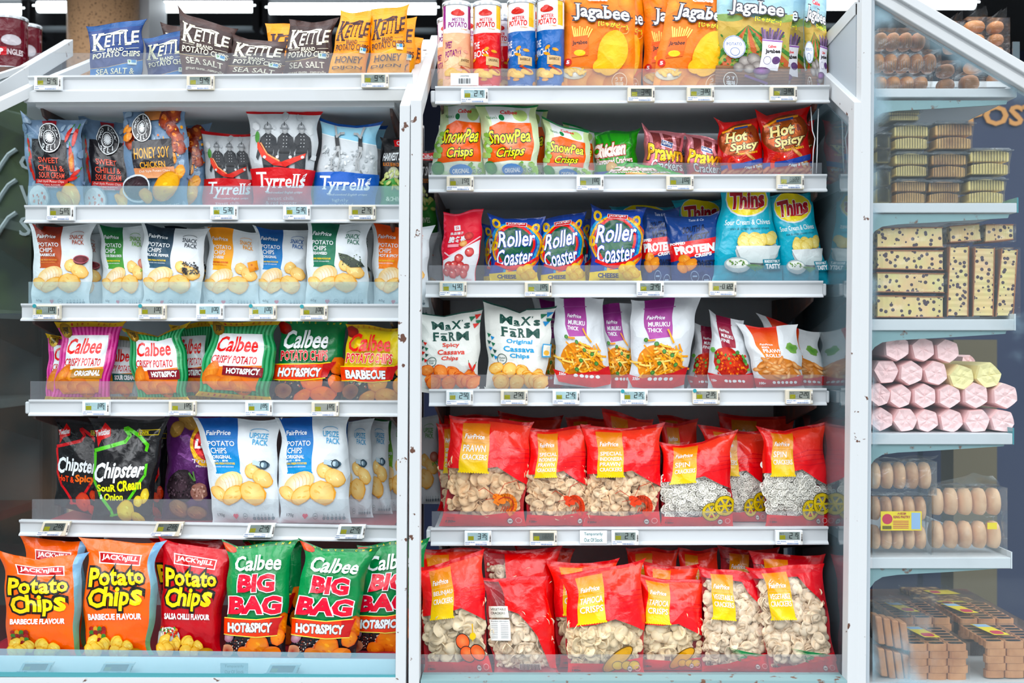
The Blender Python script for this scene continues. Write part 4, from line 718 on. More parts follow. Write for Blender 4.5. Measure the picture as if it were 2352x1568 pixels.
def jag(purple):
    a=Art('#ef8a12' if not purple else '#9fc4dc',1.55,'#e8741a' if not purple else '#a9c99a',mat=1)
    if not purple:
        for i,(x,y,r) in enumerate([(.1,.26,.13),(.2,.2,.1),(.9,.22,.14),(.92,.55,.13),(.85,.70,.12),(.06,.88,.18),(.3,.9,.22),(.55,.92,.2),(.8,.93,.22),(.97,.85,.14)]): a.ell(x,y,r,r*.9,'#e8a860' if y>.8 else '#eb9a34','#c9783a' if y>.8 else '#d8791a',0,18,.04,i)
        a.ell(.25,.56,.05,.05,'#c8281e'); 
        for k in range(9): a.line([(.17+.02*k,.55),(.12+.035*k,.44+.01*(k%3))],.018,'#f3d87a')
        a.rect(.12,.53,.35,.70,'#e86a1c',sk=-.02); a.text('Jagabee',.13,.555,.34,.60,'#2a1a10',.03,sl=-.01); a.ell(.23,.66,.08,.04,'#f0c83a'); a.ell(.08,.74,.05,.05,'#c8341e'); a.text('5',.06,.725,.1,.755,W_,.04)
        a.ell(.18,.83,.17,.08,'#f0ece0','#c9c0a8'); a.pile(.08,.80,.3,.83,10,.06,'#f3d27a','#d9a03a',2,.4); a.ring(.8,.9,.1,.11,.008,'#f2d8b8'); a.text('うす',.74,.86,.86,.895,'#f2e2cc',.01); a.text('塩味',.74,.90,.86,.94,'#f2e2cc',.01); a.ring(.84,.47,.06,.05,.006,'#f7c98a')
        a.ell(.68,.66,.2,.30,'#f4c51e','#eeb418',.25,24); a.ell(.56,.76,.14,.10,'#f4c51e','#eeb418',-.3,18)
        tx,ty=(.14,.90),(.27,.41)
    else:
        a.poly([(0,.36),(.3,.33),(.6,.38),(1,.32),(1,.95),(0,.95)],'#c9a35a','#7f9a4a'); a.ell(.15,.37,.2,.05,'#7f9a5a'); a.ell(.8,.36,.25,.06,'#8fa85a')
        for k in range(7):
            x=-.2+.23*k; a.poly([(.42,.43),(.44,.43),(x+.13,.78),(x,.78)],['#3f7a34','#b8603a'][k%2])
        a.specks(0,.5,.95,.78,70,.02,['#2f6a2a','#4f8a3a','#6a9a3a'],3)
        a.rect(0,.78,1,.95,'#8a6446','#6a4a36'); 
        for k in range(6): a.line([(0,.80+.025*k),(.5,.805+.025*k),(1,.80+.025*k)],.008,'#5a3e2c')
        a.ell(.24,.62,.15,.15,'#e9edf2','#dde3ea'); a.ring(.24,.62,.14,.14,.008,'#7a86b8'); a.text('POTATO',.14,.585,.34,.61,'#6a76a8',.015); a.ring(.24,.66,.06,.05,.008,'#7a86b8')
        for i,(x,y,r) in enumerate([(.38,.74,.09),(.5,.72,.1),(.57,.78,.09),(.45,.8,.08),(.3,.79,.08),(.62,.84,.1)]): a.ell(x,y,r,r*.75,'#b9b2ac','#6a625e',.2,14,.06,i)
        for k in range(9): a.line([(.64+.025*k,.56),(.61+.035*k,.46+.015*(k%3))],.026,['#5a4468','#7a5f8a','#4a3656'][k%3])
        a.poly([(.62,.55),(.88,.56),(.84,.82),(.58,.80)],'#e6e4ea'); a.line([(.62,.56),(.88,.57)],.02,'#8a5aa0'); a.text('Calbee',.69,.6,.80,.625,'#d92a32',.03); a.text('Jagabee',.65,.635,.85,.68,'#1c1418',.04); a.ell(.80,.73,.055,.05,'#5a3a6a'); a.ring(.68,.73,.05,.05,.006,'#8a86a0'); a.ell(.62,.82,.12,.05,'#9a5aa8','#4a3050'); a.line([(.4,.86),(.7,.92)],.03,'#7a5a8a')
        a.ring(.2,.90,.09,.1,.008,'#e2e2da'); a.text('うす',.14,.865,.26,.895,W_,.01); a.text('塩味',.14,.90,.26,.935,W_,.01); a.rect(.3,.955,1,1,'#5f3f8a'); a.text('5 Packs',.6,.93,.85,.98,'#e6dcef',.04)
        tx,ty=(.16,.86),(.235,.375)
    a.text('Calbee',.34,.20 if not purple else .17,.62,.235 if not purple else .205,W_ if not purple else '#d92a32',.04)
    a.text('Jagabee',tx[0],ty[0],tx[1],ty[1],W_,.02,.05,sl=.035,serif=True,ol=('#33303c',.04),ol2=('#33303c',.06)); a.text('[じゃがビー]',tx[0]+.34,ty[1]-.0,tx[1]-.02,ty[1]+.045,'#f3e23c',.03,sl=.03,ol=('#241a14',.04)); return a
A['jago']=jag(0); A['jagp']=jag(1)
def can(c1,c2,col,tag_,words,fl,strip):
    a=Art(c1,2.6,mat=0,grid=(24,12)); a.rect(0,0,1,.34,'#eef0f2')
    a.rect(.0,0,.12,.28,strip); a.rect(.70,0,.86,.28,strip); a.poly([(0,.32),(.35,.36),(.7,.33),(1,.30),(1,1),(0,1)],c1)
    a.text('MISTER',.30,.165,.60,.205,col,.02,.05); a.text('POTATO',.20,.21,.66,.275,col,.035,.05); a.text('Crisps',.5,.285,.66,.305,'#e8a01c',.02)
    a.ell(.43,.11,.16,.09,'#d9401f','#c02a1c',0,16); a.ell(.43,.09,.08,.07,'#c83018')       # the hat only: the face is left out
    a.text(words[0],.12,.44,.30,.52,W_ if col!='#8a2a7a' else '#8a2a7a',.02); a.text(words[1],.12,.54,.50,.62,W_ if col!='#8a2a7a' else '#8a2a7a',.02,sl=-.02)
    rn=random.Random(2)
    for k in range(9): a.ell(rn.uniform(.1,.9),rn.uniform(.38,.95),.08,.045,c2,'#d98a2a' if col!='#8a2a7a' else c2,rn.uniform(-1,1),12,.05,k)
    a.rect(.45,.62,.78,.72,'#d9b98a',sk=.01); a.text(fl,.5,.645,.73,.675,'#4a2a14',.02); a.chips([(.25,.80,.17,.7,-.3),(.42,.83,.19,.6,.3),(.66,.80,.16,.6,.1)],'#f6cf6a','#d99a34'); a.line([(.5,.74),(.75,.80)],.05,'#b3441f'); a.text('NET WEIGHT 150g',.25,.95,.7,.965,W_); return a
A['canb']=can('#1660a8','#f2b43c','#d8342c','', ('THE','MACHO'),'BARBECUE','#f0c01c'); A['canr']=can('#d8281f','#f5b63c','#c82a24','',('THE','BOSS'),'ORIGINAL','#f0c01c'); A['canp']=can('#f0bd98','#e8a890','#8a2a7a','',('SWEET','POTATO'),'SWEET','#9a3a8a')
a=Art('#5c1420',2.2,mat=0,grid=(24,8)); a.rect(.10,.38,.34,.66,'#b9adb3'); 
for k in range(8): a.line([(.12,.41+.03*k),(.32,.41+.03*k)],.006,'#6a5058')
a.ell(.78,.46,.18,.24,'#c9c4c8','#b9b2b8'); a.text('PRINGLES',.58,.64,1.0,.76,'#d8c9cc',.04); a.rect(.55,.61,.7,.78,'#b3202c'); a.text('P',.57,.64,.64,.76,W_,.03); A['prg']=a
# ---------------------------------------------------------------- the place
def zat(py,Y=0): return H+(784-py)*(D+Y)/D/1000.
def xat(px,Y=0): return (px-1176)*(D+Y)/D/1000.
YP=-.17; YB=.42
def struct(o): o['kind']='structure'; return o
b=B(); b.box((-4,-4,-.02),(5,5,0)); struct(b.build('floor',pbr('pavement','#8f9190',.7,noise=(5,'#7b7d7d',.4,.6,5))))
pbr('navy','#0b1f4a',.6,noise=(1.5,'#071433',.3,.7,2)); pbr('ceil','#1e2123',.8); pbr('shopwall','#3b3f42',.8)
b=B(); b.box((-4,3.0,0),(5,3.1,3.2)); struct(b.build('wall_back','navy'))
b=B(); b.box((-4,.75,2.82),(5,3.1,2.9)); struct(b.build('ceiling','ceil'))
# round granite column with a trim strip and a grey wall return beside it
pbr('granite','#c29a74',.4,noise=(150,'#4f3a2a',.585,.64,7)); pbr('tealtrim','#7b9296',.4,noise=(90,'#b8cccc',.5,.6,4))
Yc=1.35; cx=xat(186,Yc-.2); 
def cyl(b,x,y,z0,z1,r,n=48):
    v=[(x+r*math.cos(2*math.pi*k/n),y+r*math.sin(2*math.pi*k/n),z) for z in (z0,z1) for k in range(n)]
    b.add(v,[tuple(range(n-1,-1,-1)),tuple(range(n,2*n))]+[(k,(k+1)%n,n+(k+1)%n,n+k) for k in range(n)])
t=thing('column','round speckled brown granite column behind the blue crisp bags','column',(cx,Yc,0))
b=B(); cyl(b,cx,Yc,0,2.62,abs(xat(268,Yc-.1)-xat(107,Yc-.1))/2); o=b.build('column_shaft','granite',t,True); 
b=B(); b.box((xat(262,Yc),Yc,0),(xat(285,Yc),Yc+.1,2.62)); b.build('metal_trim','tealtrim',t)
b=B(); b.box((xat(284,Yc+.05),Yc+.05,0),(xat(342,Yc+.05),Yc+.25,2.62)); o=struct(b.build('wall_left','panel_grey'))
# ceiling lights: twin tube fittings
pbr('tube','#ffffff',.4,emit=('#f2fbff',4)); pbr('fitting','#2c3236',.5); pbr('pale_strip','#7d888e',.6)
def lamp(x0,x1,py,Y,label):
    z=zat(py,Y); t=thing('tube_light',label,'ceiling light',((xat(x0,Y)+xat(x1,Y))/2,Y,z),'tube lights under the dark ceiling')
    for dz,dy in ((0,0),):
        b=B(); b.tube([(xat(x0,Y),Y+dy,z-dz),(xat(x1,Y),Y+dy,z-dz)],.021,10); b.build('tube','tube',t,True)
    b=B(); b.box((xat(x0,Y)-.03,Y-.03,z+.028),(xat(x1,Y)+.03,Y+.16,z+.07)); b.build('fitting','fitting',t); b=B(); b.box((xat(x0,Y)-.03,Y+.02,z-.082),(xat(x1,Y)+.03,Y+.05,z-.066)); b.build('reflector_edge','pale_strip',t)
    for x in (x0*.8+x1*.2,x0*.2+x1*.8): b=B(); b.tube([(xat(x,Y),Y+.06,z+.06),(xat(x,Y),Y+.06,2.82)],.006); b.build('hanger_rod','fitting',t)
    for x in (x0,x1):
        b=B(); b.box((xat(x,Y)-.012,Y-.02,z-.09),(xat(x,Y)+.012,Y+.14,z+.03)); b.build('end_cap','black_gap',t)
lamp(-60,62,22,1.6,'fluorescent tube light at the far left, above the two dark red cans'); lamp(80,590,16,1.62,'fluorescent tube light passing behind the granite column')
lamp(612,1010,20,1.6,'fluorescent tube light above the brown and yellow crisp bags'); lamp(1015,1290,22,1.64,'fluorescent tube light behind the tall crisp cans')
lamp(1870,2000,10,1.6,'fluorescent tube light seen over the right side panel'); lamp(2070,2245,8,1.45,'fluorescent tube light above the slanted bar of the glass cabinet')
# the sign on the navy wall
t=thing('wall_sign','dark navy sign board reading POST in orange letters behind the glass cabinet','sign',(xat(2330,1.2),1.2,0))
b=B(); b.box((xat(2120,1.2),1.2,.3),(xat(2620,1.2),1.25,2.2)); b.build('sign_board',pbr('navy2','#0a1c44',.5),t)
def flat_text(name,s,x0,x1,z0,z1,y,col,parent,depth=.004,bold=.03,serif=False,mat=None):
    tr=text_tris(s,bold,serif); a=tr.reshape(-1,2); mn=a.min(0); mx=a.max(0); p=(a-mn)/(mx-mn)
    v=[(x0+q[0]*(x1-x0),y,z0+q[1]*(z1-z0)) for q in p]; f=[(3*i,3*i+1,3*i+2) for i in range(len(tr))]
    n=len(v); v+=[(q[0],y-depth,q[2]) for q in v]; f+=[(n+3*i,n+3*i+1,n+3*i+2) for i in range(len(tr))]
    m=mat or (col if col in MAT else pbr(col,col,.5)); return meshobj(name,v,f,m,parent)
flat_text('lettering','POST',xat(2222,1.2),xat(2392,1.2),zat(290,1.2),zat(242,1.2),1.195,'#c98a3a',t)
b=B(); b.box((xat(2190,.9),.9,0),(xat(2290,.9),1.0,zat(780,.9))); tag(b.build('cardboard_box',pbr('brownbox','#5c5136',.7)),'dim brown box standing behind the pink paper rolls','box')
# printed board at the far left, seen past the end of the left unit
pbr('leafy','#1b2416',.6,noise=(6,'#4b5a2a',.42,.72,5)); pbr('darkbrown','#1a1210',.6,noise=(4,'#5a3a26',.5,.75,6))
t=thing('poster','dark leafy poster with white tick marks beyond the end of the left shelves','poster',(xat(20,.3),.3,0))
b=B(); b.box((xat(-200,.35),.35,zat(720,.35)),(xat(72,.35),.37,zat(215,.35))); b.build('poster_sheet','leafy',t)
b=B(); b.box((xat(-200,.35),.35,0),(xat(140,.35),.37,zat(722,.35))); b.build('lower_picture','darkbrown',t)
for s,y0,y1 in (('Quality',355,402),('Wide',426,470),('Selection',498,542)):
    w={'Quality':200,'Wide':130,'Selection':230}[s]; flat_text('lettering',s,xat(46,.35),xat(46+w,.35),zat(y1,.35),zat(y0,.35),.348,'#b9bec0',t,.003,.012)
for y in (345,415,490):
    b=B(); b.tube([P(-14,y+30,.345),P(-3,y+50,.345),P(6,y+30,.345),P(20,y+10,.345),P(38,y-2,.345)],.0062,6); b.build('tick_mark','#b9bec0',t)
# ---------------------------------------------------------------- shelving units
def unit_frame(name,label,xl,xr,posts,top,left_glass=True):
    """posts: list of (px_top,px_bottom,width px, py_top); front plane YP"""
    t=thing(name,label,'shelving unit',((xat(xl,YP)+xat(xr,YP))/2,YP,0))
    for x0,x1,w,py in posts:
        b=B(); zt=zat(py,YP); zb=0.0; xb=x0+(x1-x0)*(784+H*1000*D/(D+YP)-py)/(1568-py)
        lo=[(xat(xb,YP),YP,zb),(xat(xb+w,YP),YP,zb),(xat(xb+w,YP),YP+.04,zb),(xat(xb,YP),YP+.04,zb)]; hi=[(xat(x0,YP),YP,zt),(xat(x0+w,YP),YP,zt),(xat(x0+w,YP),YP+.04,zt),(xat(x0,YP),YP+.04,zt)]
        b.hexa(lo,hi); b.build('post','paint_rust',t,bevel=.002)
        # sloping top bar going back and up
        rise=top; b=B(); X0,X1=xat(x0,YP),xat(x0+w,YP); y0,y1=YP+.0,YB; z0=zt; z1=zt+rise*(y1-y0)
        b.hexa([(X0,y0+.002,z0-.045),(X1,y0+.002,z0-.045),(X1,y1,z1-.045),(X0,y1,z1-.045)],[(X0,y0+.002,z0),(X1,y0+.002,z0),(X1,y1,z1),(X0,y1,z1)]); b.build('top_bar','paint_rust',t,bevel=.0015)
    return t
ul=unit_frame('display_shelving','white metal display shelving forming the left bay',-100,943,[(-112,-118,25,241),(918,908,24,241)],.515)
ur=unit_frame('display_shelving','white metal display shelving forming the right bay',943,1987,[(943,938,25,229),(1962,1946,25,233)],.515)
film('glass_side_clear',(.8,.87,.87),'#3f5a50',.03,.0)
def side_glass(t,X,thick=.004,ztop=None,mat='glass_side',y1=YB-.01):
    z0=zat(235,YP)-.045; b=B(); y0=YP+.045
    b.hexa([(X,y0,.35),(X+thick,y0,.35),(X+thick,y1,.35),(X,y1,.35)],[(X,y0,z0),(X+thick,y0,z0),(X+thick,y1,z0+.515*(y1-y0)-.01),(X,y1,z0+.515*(y1-y0)-.01)]); b.build('side_glass',mat,t)
side_glass(ur,xat(1966,YP)); side_glass(ul,xat(-100,YP),mat='glass_side_clear'); side_glass(ul,xat(928,YP),y1=.10)
# back panels
for t,xl,xr in ((ul,-75,905+30),(ur,953,1950)):
    b=B(); X0=xat(xl,YP)+.012; X1=xat(xr,YP)-(.012 if t is ul else .0); 
    for z0,z1 in ((.25,zat(205)),):
        b.box((X0,YB,z0),(X1,YB+.012,z1))
    b.build('back_panel','panel_grey',t)
    b=B(); zb=.30; b.box((X0,YP+.04,zb),(X1,YB,zb+.05)); b.build('base','paint_white',t)
    for x in (X0+.01,X1-.02):
        b=B(); b.box((x,YB-.03,.3),(x+.02,YB,zat(215))); b.build('upright','bracket_dark',t)
# beam under the top left shelf
b=B(); b.prism([(-.004,0),(-.004,-.024),(.02,-.024),(.02,0)],[(xat(62),-.012,zat(214)),(xat(946),-.012,zat(210))]); b.build('top_beam','paint_white',ul)
b=B(); b.hexa([tuple(P(62,236,.02)),tuple(P(925,236,.02)),(xat(925,YB),YB,zat(236)),(xat(62,YB),YB,zat(236))],[tuple(P(62,232,.02)),tuple(P(925,232,.02)),(xat(925,YB),YB,zat(232)),(xat(62,YB),YB,zat(232))]); b.build('top_deck','tray_grey',ul)
GT='price rails and shelves'
def shelf(label,x0,x1,yt0,yt1,hgt,lip,Y=0.0,lipmat='glass_lip',traymat='tray_grey',unit=None,dz=.008,tx0=None,tx1=None,bracket='bracket_dark',depth=YB-.012,caps=()):
    """x0,x1 rail ends; yt0,yt1 rail top at each end; lip=(x0,x1,height px)"""
    zl,zr=zat(yt0,Y),zat(yt1,Y); h=hgt/1000.; zs=(zl+zr)/2-dz
    t=thing('metal_shelf',label,'shelf',((xat(x0)+xat(x1))/2,Y,zs-.03),'metal shelves with price rails')
    prof=[(-.010,0),(-.010,-.004),(-.004,-.009),(-.004,-h+.008),(-.012,-h+.003),(-.012,-h),(.002,-h),(.004,0)]
    b=B(); b.prism(prof,[(xat(x0,Y),Y,zl),(xat(x1,Y),Y,zr)]); b.build('price_rail','rail_white',t)
    a,c=(tx0 or x0+6),(tx1 or x1-6); b=B(); b.box((xat(a,Y),Y+.0045,zs-.022),(xat(c,Y),depth,zs)); b.build('tray',traymat,t)
    l0,l1,lh=lip; b=B(); zz=min(zl,zr)-.004; b.box((xat(l0,Y),Y-.0015,zz),(xat(l1,Y),Y+.0015,zat(yt0,Y)+lh/1000.)); b.build('clear_lip',lipmat,t,bevel=.0)
    for x in (xat(a,Y)+.004,xat(c,Y)-.012):
        b=B(); b.add([(x,Y+.02,zs-.022),(x,depth,zs-.022),(x,depth,zs-.12),(x,Y+.03,zs-.038),(x+.006,Y+.02,zs-.022),(x+.006,depth,zs-.022),(x+.006,depth,zs-.12),(x+.006,Y+.03,zs-.038)],[(0,1,2,3),(7,6,5,4),(0,4,5,1),(1,5,6,2),(2,6,7,3),(3,7,4,0)]); b.build('bracket',bracket,t)
    for ex,ey in caps: b=B(); b.box((xat(ex)-.006,Y-.002,zat(ey)-.014),(xat(ex)+.006,Y+.05,zat(ey)+.014)); b.build('end_cap','rail_white',t,bevel=.003)
    return zs
ZL={1:shelf('topmost shelf of the left bay, holding blue, brown and yellow crisp bags',68,948,176,169,39,(67,940,54),dz=.050,tx0=80,tx1=905,lipmat='glass_lip_clear'),
    2:shelf('second shelf of the left bay, holding grey-blue, red and blue bags',60,922,472,471,41,(65,918,45),tx1=905),
    3:shelf('third shelf of the left bay, holding white snack packs',52,922,697,698,40,(66,918,50),tx1=905),
    4:shelf('fourth shelf of the left bay, holding striped green and pink bags',70,922,917,919,37,(70,916,42),tx0=60,tx1=905,lipmat='glass_lip_clear',caps=((64,936),)),
    5:shelf('fifth shelf of the left bay, holding black, purple and tall white bags',48,918,1192,1207,36,(74,912,46),traymat='tray_red',tx0=76,tx1=905,lipmat='glass_lip_clear')}
ZR={1:shelf('topmost shelf of the right bay, holding cans and big orange bags',1000,1903,200,197,41,(990,1897,42),lipmat='glass_lip_clear',tx1=1890,caps=((995,222),)),
    2:shelf('second shelf of the right bay, holding orange-and-green and red cracker bags',985,1897,403,401,40,(985,1887,29),lipmat='glass_lip_clear'),
    3:shelf('third shelf of the right bay, holding round-logo blue bags and turquoise bags',978,1888,645,645,38,(985,1880,36),lipmat='glass_lip_clear',caps=((1892,665),)),
    4:shelf('fourth shelf of the right bay, holding cream, purple and silver packs',986,1896,893,891,39,(990,1888,33),lipmat='glass_lip_clear',caps=((1899,911),)),
    5:shelf('fifth shelf of the right bay, holding red cracker bags',990,1900,1211,1208,40,(992,1892,37),lipmat='glass_lip_clear',caps=((985,1230),))}
# bottom decks
YD=-.115
def deck(t,x0,x1,py,label,mat):
    z=zat(py,YD)
    s=thing('bottom_shelf',label,'shelf',((xat(x0)+xat(x1))/2,YD,z-.03)); b=B(); b.box((xat(x0,YD),YD+.006,z-.03),(xat(x1,YD),YB-.03,z)); b.build('tray',mat,s); return s,z
sL,zL6=deck(ul,-75,908,1517,'bottom shelf of the left bay, under the big orange and green bags','tray_red')
b=B(); b.hexa([tuple(P(-60,1553,YD-.035)),tuple(P(908,1556,YD-.035)),tuple(P(908,1556,YD)),tuple(P(-60,1553,YD))],[tuple(P(-60,1504,YD)),tuple(P(908,1513,YD)),tuple(P(908,1513,YD+.005)),tuple(P(-60,1504,YD+.005))]); b.build('price_rail','rail_white',sL)
b=B(); b.hexa([tuple(P(-80,1546,YD-.05)),tuple(P(909,1552,YD-.05)),tuple(P(909,1552,YD-.044)),tuple(P(-80,1546,YD-.044))],[tuple(P(-80,1488,YD-.050)),tuple(P(909,1500,YD-.050)),tuple(P(909,1500,YD-.044)),tuple(P(-80,1488,YD-.044))]); b.build('clear_lip','glass_blue',sL)
b=B(); b.hexa([tuple(P(-80,1553,YD-.052)),tuple(P(909,1560,YD-.052)),tuple(P(909,1560,YD-.02)),tuple(P(-80,1553,YD-.02))],[tuple(P(-80,1542,YD-.052)),tuple(P(909,1549,YD-.052)),tuple(P(909,1549,YD-.02)),tuple(P(-80,1542,YD-.02))]); b.build('glass_edge_strip','glass_edge',sL)
b=B(); b.box((xat(-90,YP),YP+.001,zat(1700,YP)),(xat(910,YP),YP+.06,zat(1556,YP))); b.build('front_kerb','paint_rust',sL)
sR,zR6=deck(ur,968,1944,1563,'bottom shelf of the right bay, under the cracker bags of the lowest row','tray_red')
b=B(); b.box((xat(965,YD),YD-.012,zat(1543,YD-.012)-.01),(xat(1935,YD),YD-.009,zat(1503,YD-.012))); b.build('clear_lip','glass_lip_clear',sR)
b=B(); b.box((xat(966,YP),YP+.001,zat(1700,YP)),(xat(1946,YP),YP+.06,zat(1563,YP))); b.build('front_kerb','bracket_teal',sR)
# ---------------------------------------------------------------- price tags
SEG={'0':'abcdef','1':'bc','2':'abged','3':'abgcd','4':'fgbc','5':'afgcd','6':'afgedc','7':'abc','8':'abcdefg','9':'abcdfg','-':'g'}
def seg(a,ch,x,y,w,h,c='#0d1112',t=.26):
    p={'a':[(0,0),(1,0)],'b':[(1,0),(1,.5)],'c':[(1,.5),(1,1)],'d':[(0,1),(1,1)],'e':[(0,.5),(0,1)],'f':[(0,0),(0,.5)],'g':[(0,.5),(1,.5)]}
    for s in SEG.get(ch,''): a.line([(x+q[0]*w+(1-q[1])*.012,y+q[1]*h) for q in p[s]],w*t,c)
def flatgrid(x0,x1,z0,z1,y,sk=0,N=1,M=1):
    return np.array([[[x0+sk,y,z0],[x1+sk,y,z0]],[[x0,y,z1],[x1,y,z1]]])
def ptag(px,py,price,label,scr='#7e8a86',case='tag_white',Y=-.012,dot=None,w=62,h=33,skew=0,faint=False,rnd=[3]):
    rnd[0]+=1; rn=random.Random(rnd[0]); c=P(px,py,Y); t=thing('price_tag',label,'price tag',(c[0],Y,c[2]-h/2000.),'electronic price tags on the shelf rails')
    W,Hh=w/2000.,h/2000.; b=B(); b.hexa([(c[0]-W-skew,Y-.009,c[2]-Hh),(c[0]+W-skew,Y-.009,c[2]-Hh),(c[0]+W-skew,Y+.004,c[2]-Hh),(c[0]-W-skew,Y+.004,c[2]-Hh)],[(c[0]-W,Y-.009,c[2]+Hh),(c[0]+W,Y-.009,c[2]+Hh),(c[0]+W,Y+.004,c[2]+Hh),(c[0]-W,Y+.004,c[2]+Hh)]); b.build('casing',case,t,bevel=.0018)
    a=Art(scr,.42,mat=0,grid=(1,1)); a.rect(.03,.42,.30,.95,'#8a8a34'); 
    if price and not faint:
        main,sup=price.split('.') if '.' in price else (price,'')
        if sup:
            seg(a,main,.50,.12,.12,.66); 
            for i,chh in enumerate(sup): seg(a,chh,.70+.125*i,.12,.085,.42)
            a.line([(.88,.68),(.93,.68),(.88,.76),(.93,.84),(.88,.84)],.015,'#1b2022')
        else:
            for i,chh in enumerate(main): seg(a,chh,.34+.13*i,.2,.09,.55)
        if rn.random()<.5: a.text('For 2',.04,.12,.22,.28,'#2a3030'); 
    elif faint: 
        for i,chh in enumerate('6822'): seg(a,chh,.45+.12*i,.2,.07,.5,'#4a5350')
    art_object('screen',a,flatgrid(c[0]-W*.76-skew*.2,c[0]+W*.76-skew*.2,c[2]-Hh*.28,c[2]+Hh*.80,Y-.0094,-skew*.5),t)
    a=Art('#f4f6f7',.16,mat=1,grid=(1,1)); rn2=random.Random(px)
    a.text(rn2.choice(['CRISPS POTATO','CRACKER PRAWN','CHIPS ORIGINAL','SNACK MIX']),.02,.12,.42,.42,'#2f5f9a',.03); a.line([(.03,.7),(.2,.7)],.02,'#2f5f9a'); a.text('Unit',.74,.1,.9,.4,'#5a86b8')
    for k in range(22): a.line([(.45+.022*k,.6),(.45+.022*k,.92)],.007+.006*rn2.random(),'#2f5f9a')
    art_object('paper_strip',a,flatgrid(c[0]-W*.98-skew,c[0]+W*.80-skew,c[2]-Hh*.92,c[2]-Hh*.36,Y-.0096,-skew*.4),t)
    a=Art('#e4e2dc',3,mat=1,grid=(1,1))
    for k in range(12): a.line([(.15,.2+.05*k),(.85,.2+.05*k)],.05+.08*rn2.random(),'#3a3236')
    art_object('side_barcode',a,flatgrid(c[0]+W*.84,c[0]+W*.97,c[2]-Hh*.8,c[2]+Hh*.8,Y-.0093,-skew*.5),t)
    if dot:
        b=B(); cyl0=[(c[0]-W*.86+.0045*math.cos(k*.524),Y-.0105,c[2]+Hh*.86+.0045*math.sin(k*.524)) for k in range(12)]; b.add(cyl0+[(x,Y-.009,z) for x,_,z in cyl0],[tuple(range(12)),tuple(range(23,11,-1))]+[(k,(k+1)%12,12+(k+1)%12,12+k) for k in range(12)]); b.build('dot_sticker','sticker_teal',t)
pbr('tag_white','#e2e6e8',.35); pbr('tag_cream','#d6cdb8',.4); pbr('sticker_teal','#1f8f9a',.5)
g1,g2,g3,g4='#7b8783','#8b8f88','#9db6ba','#5c625e'
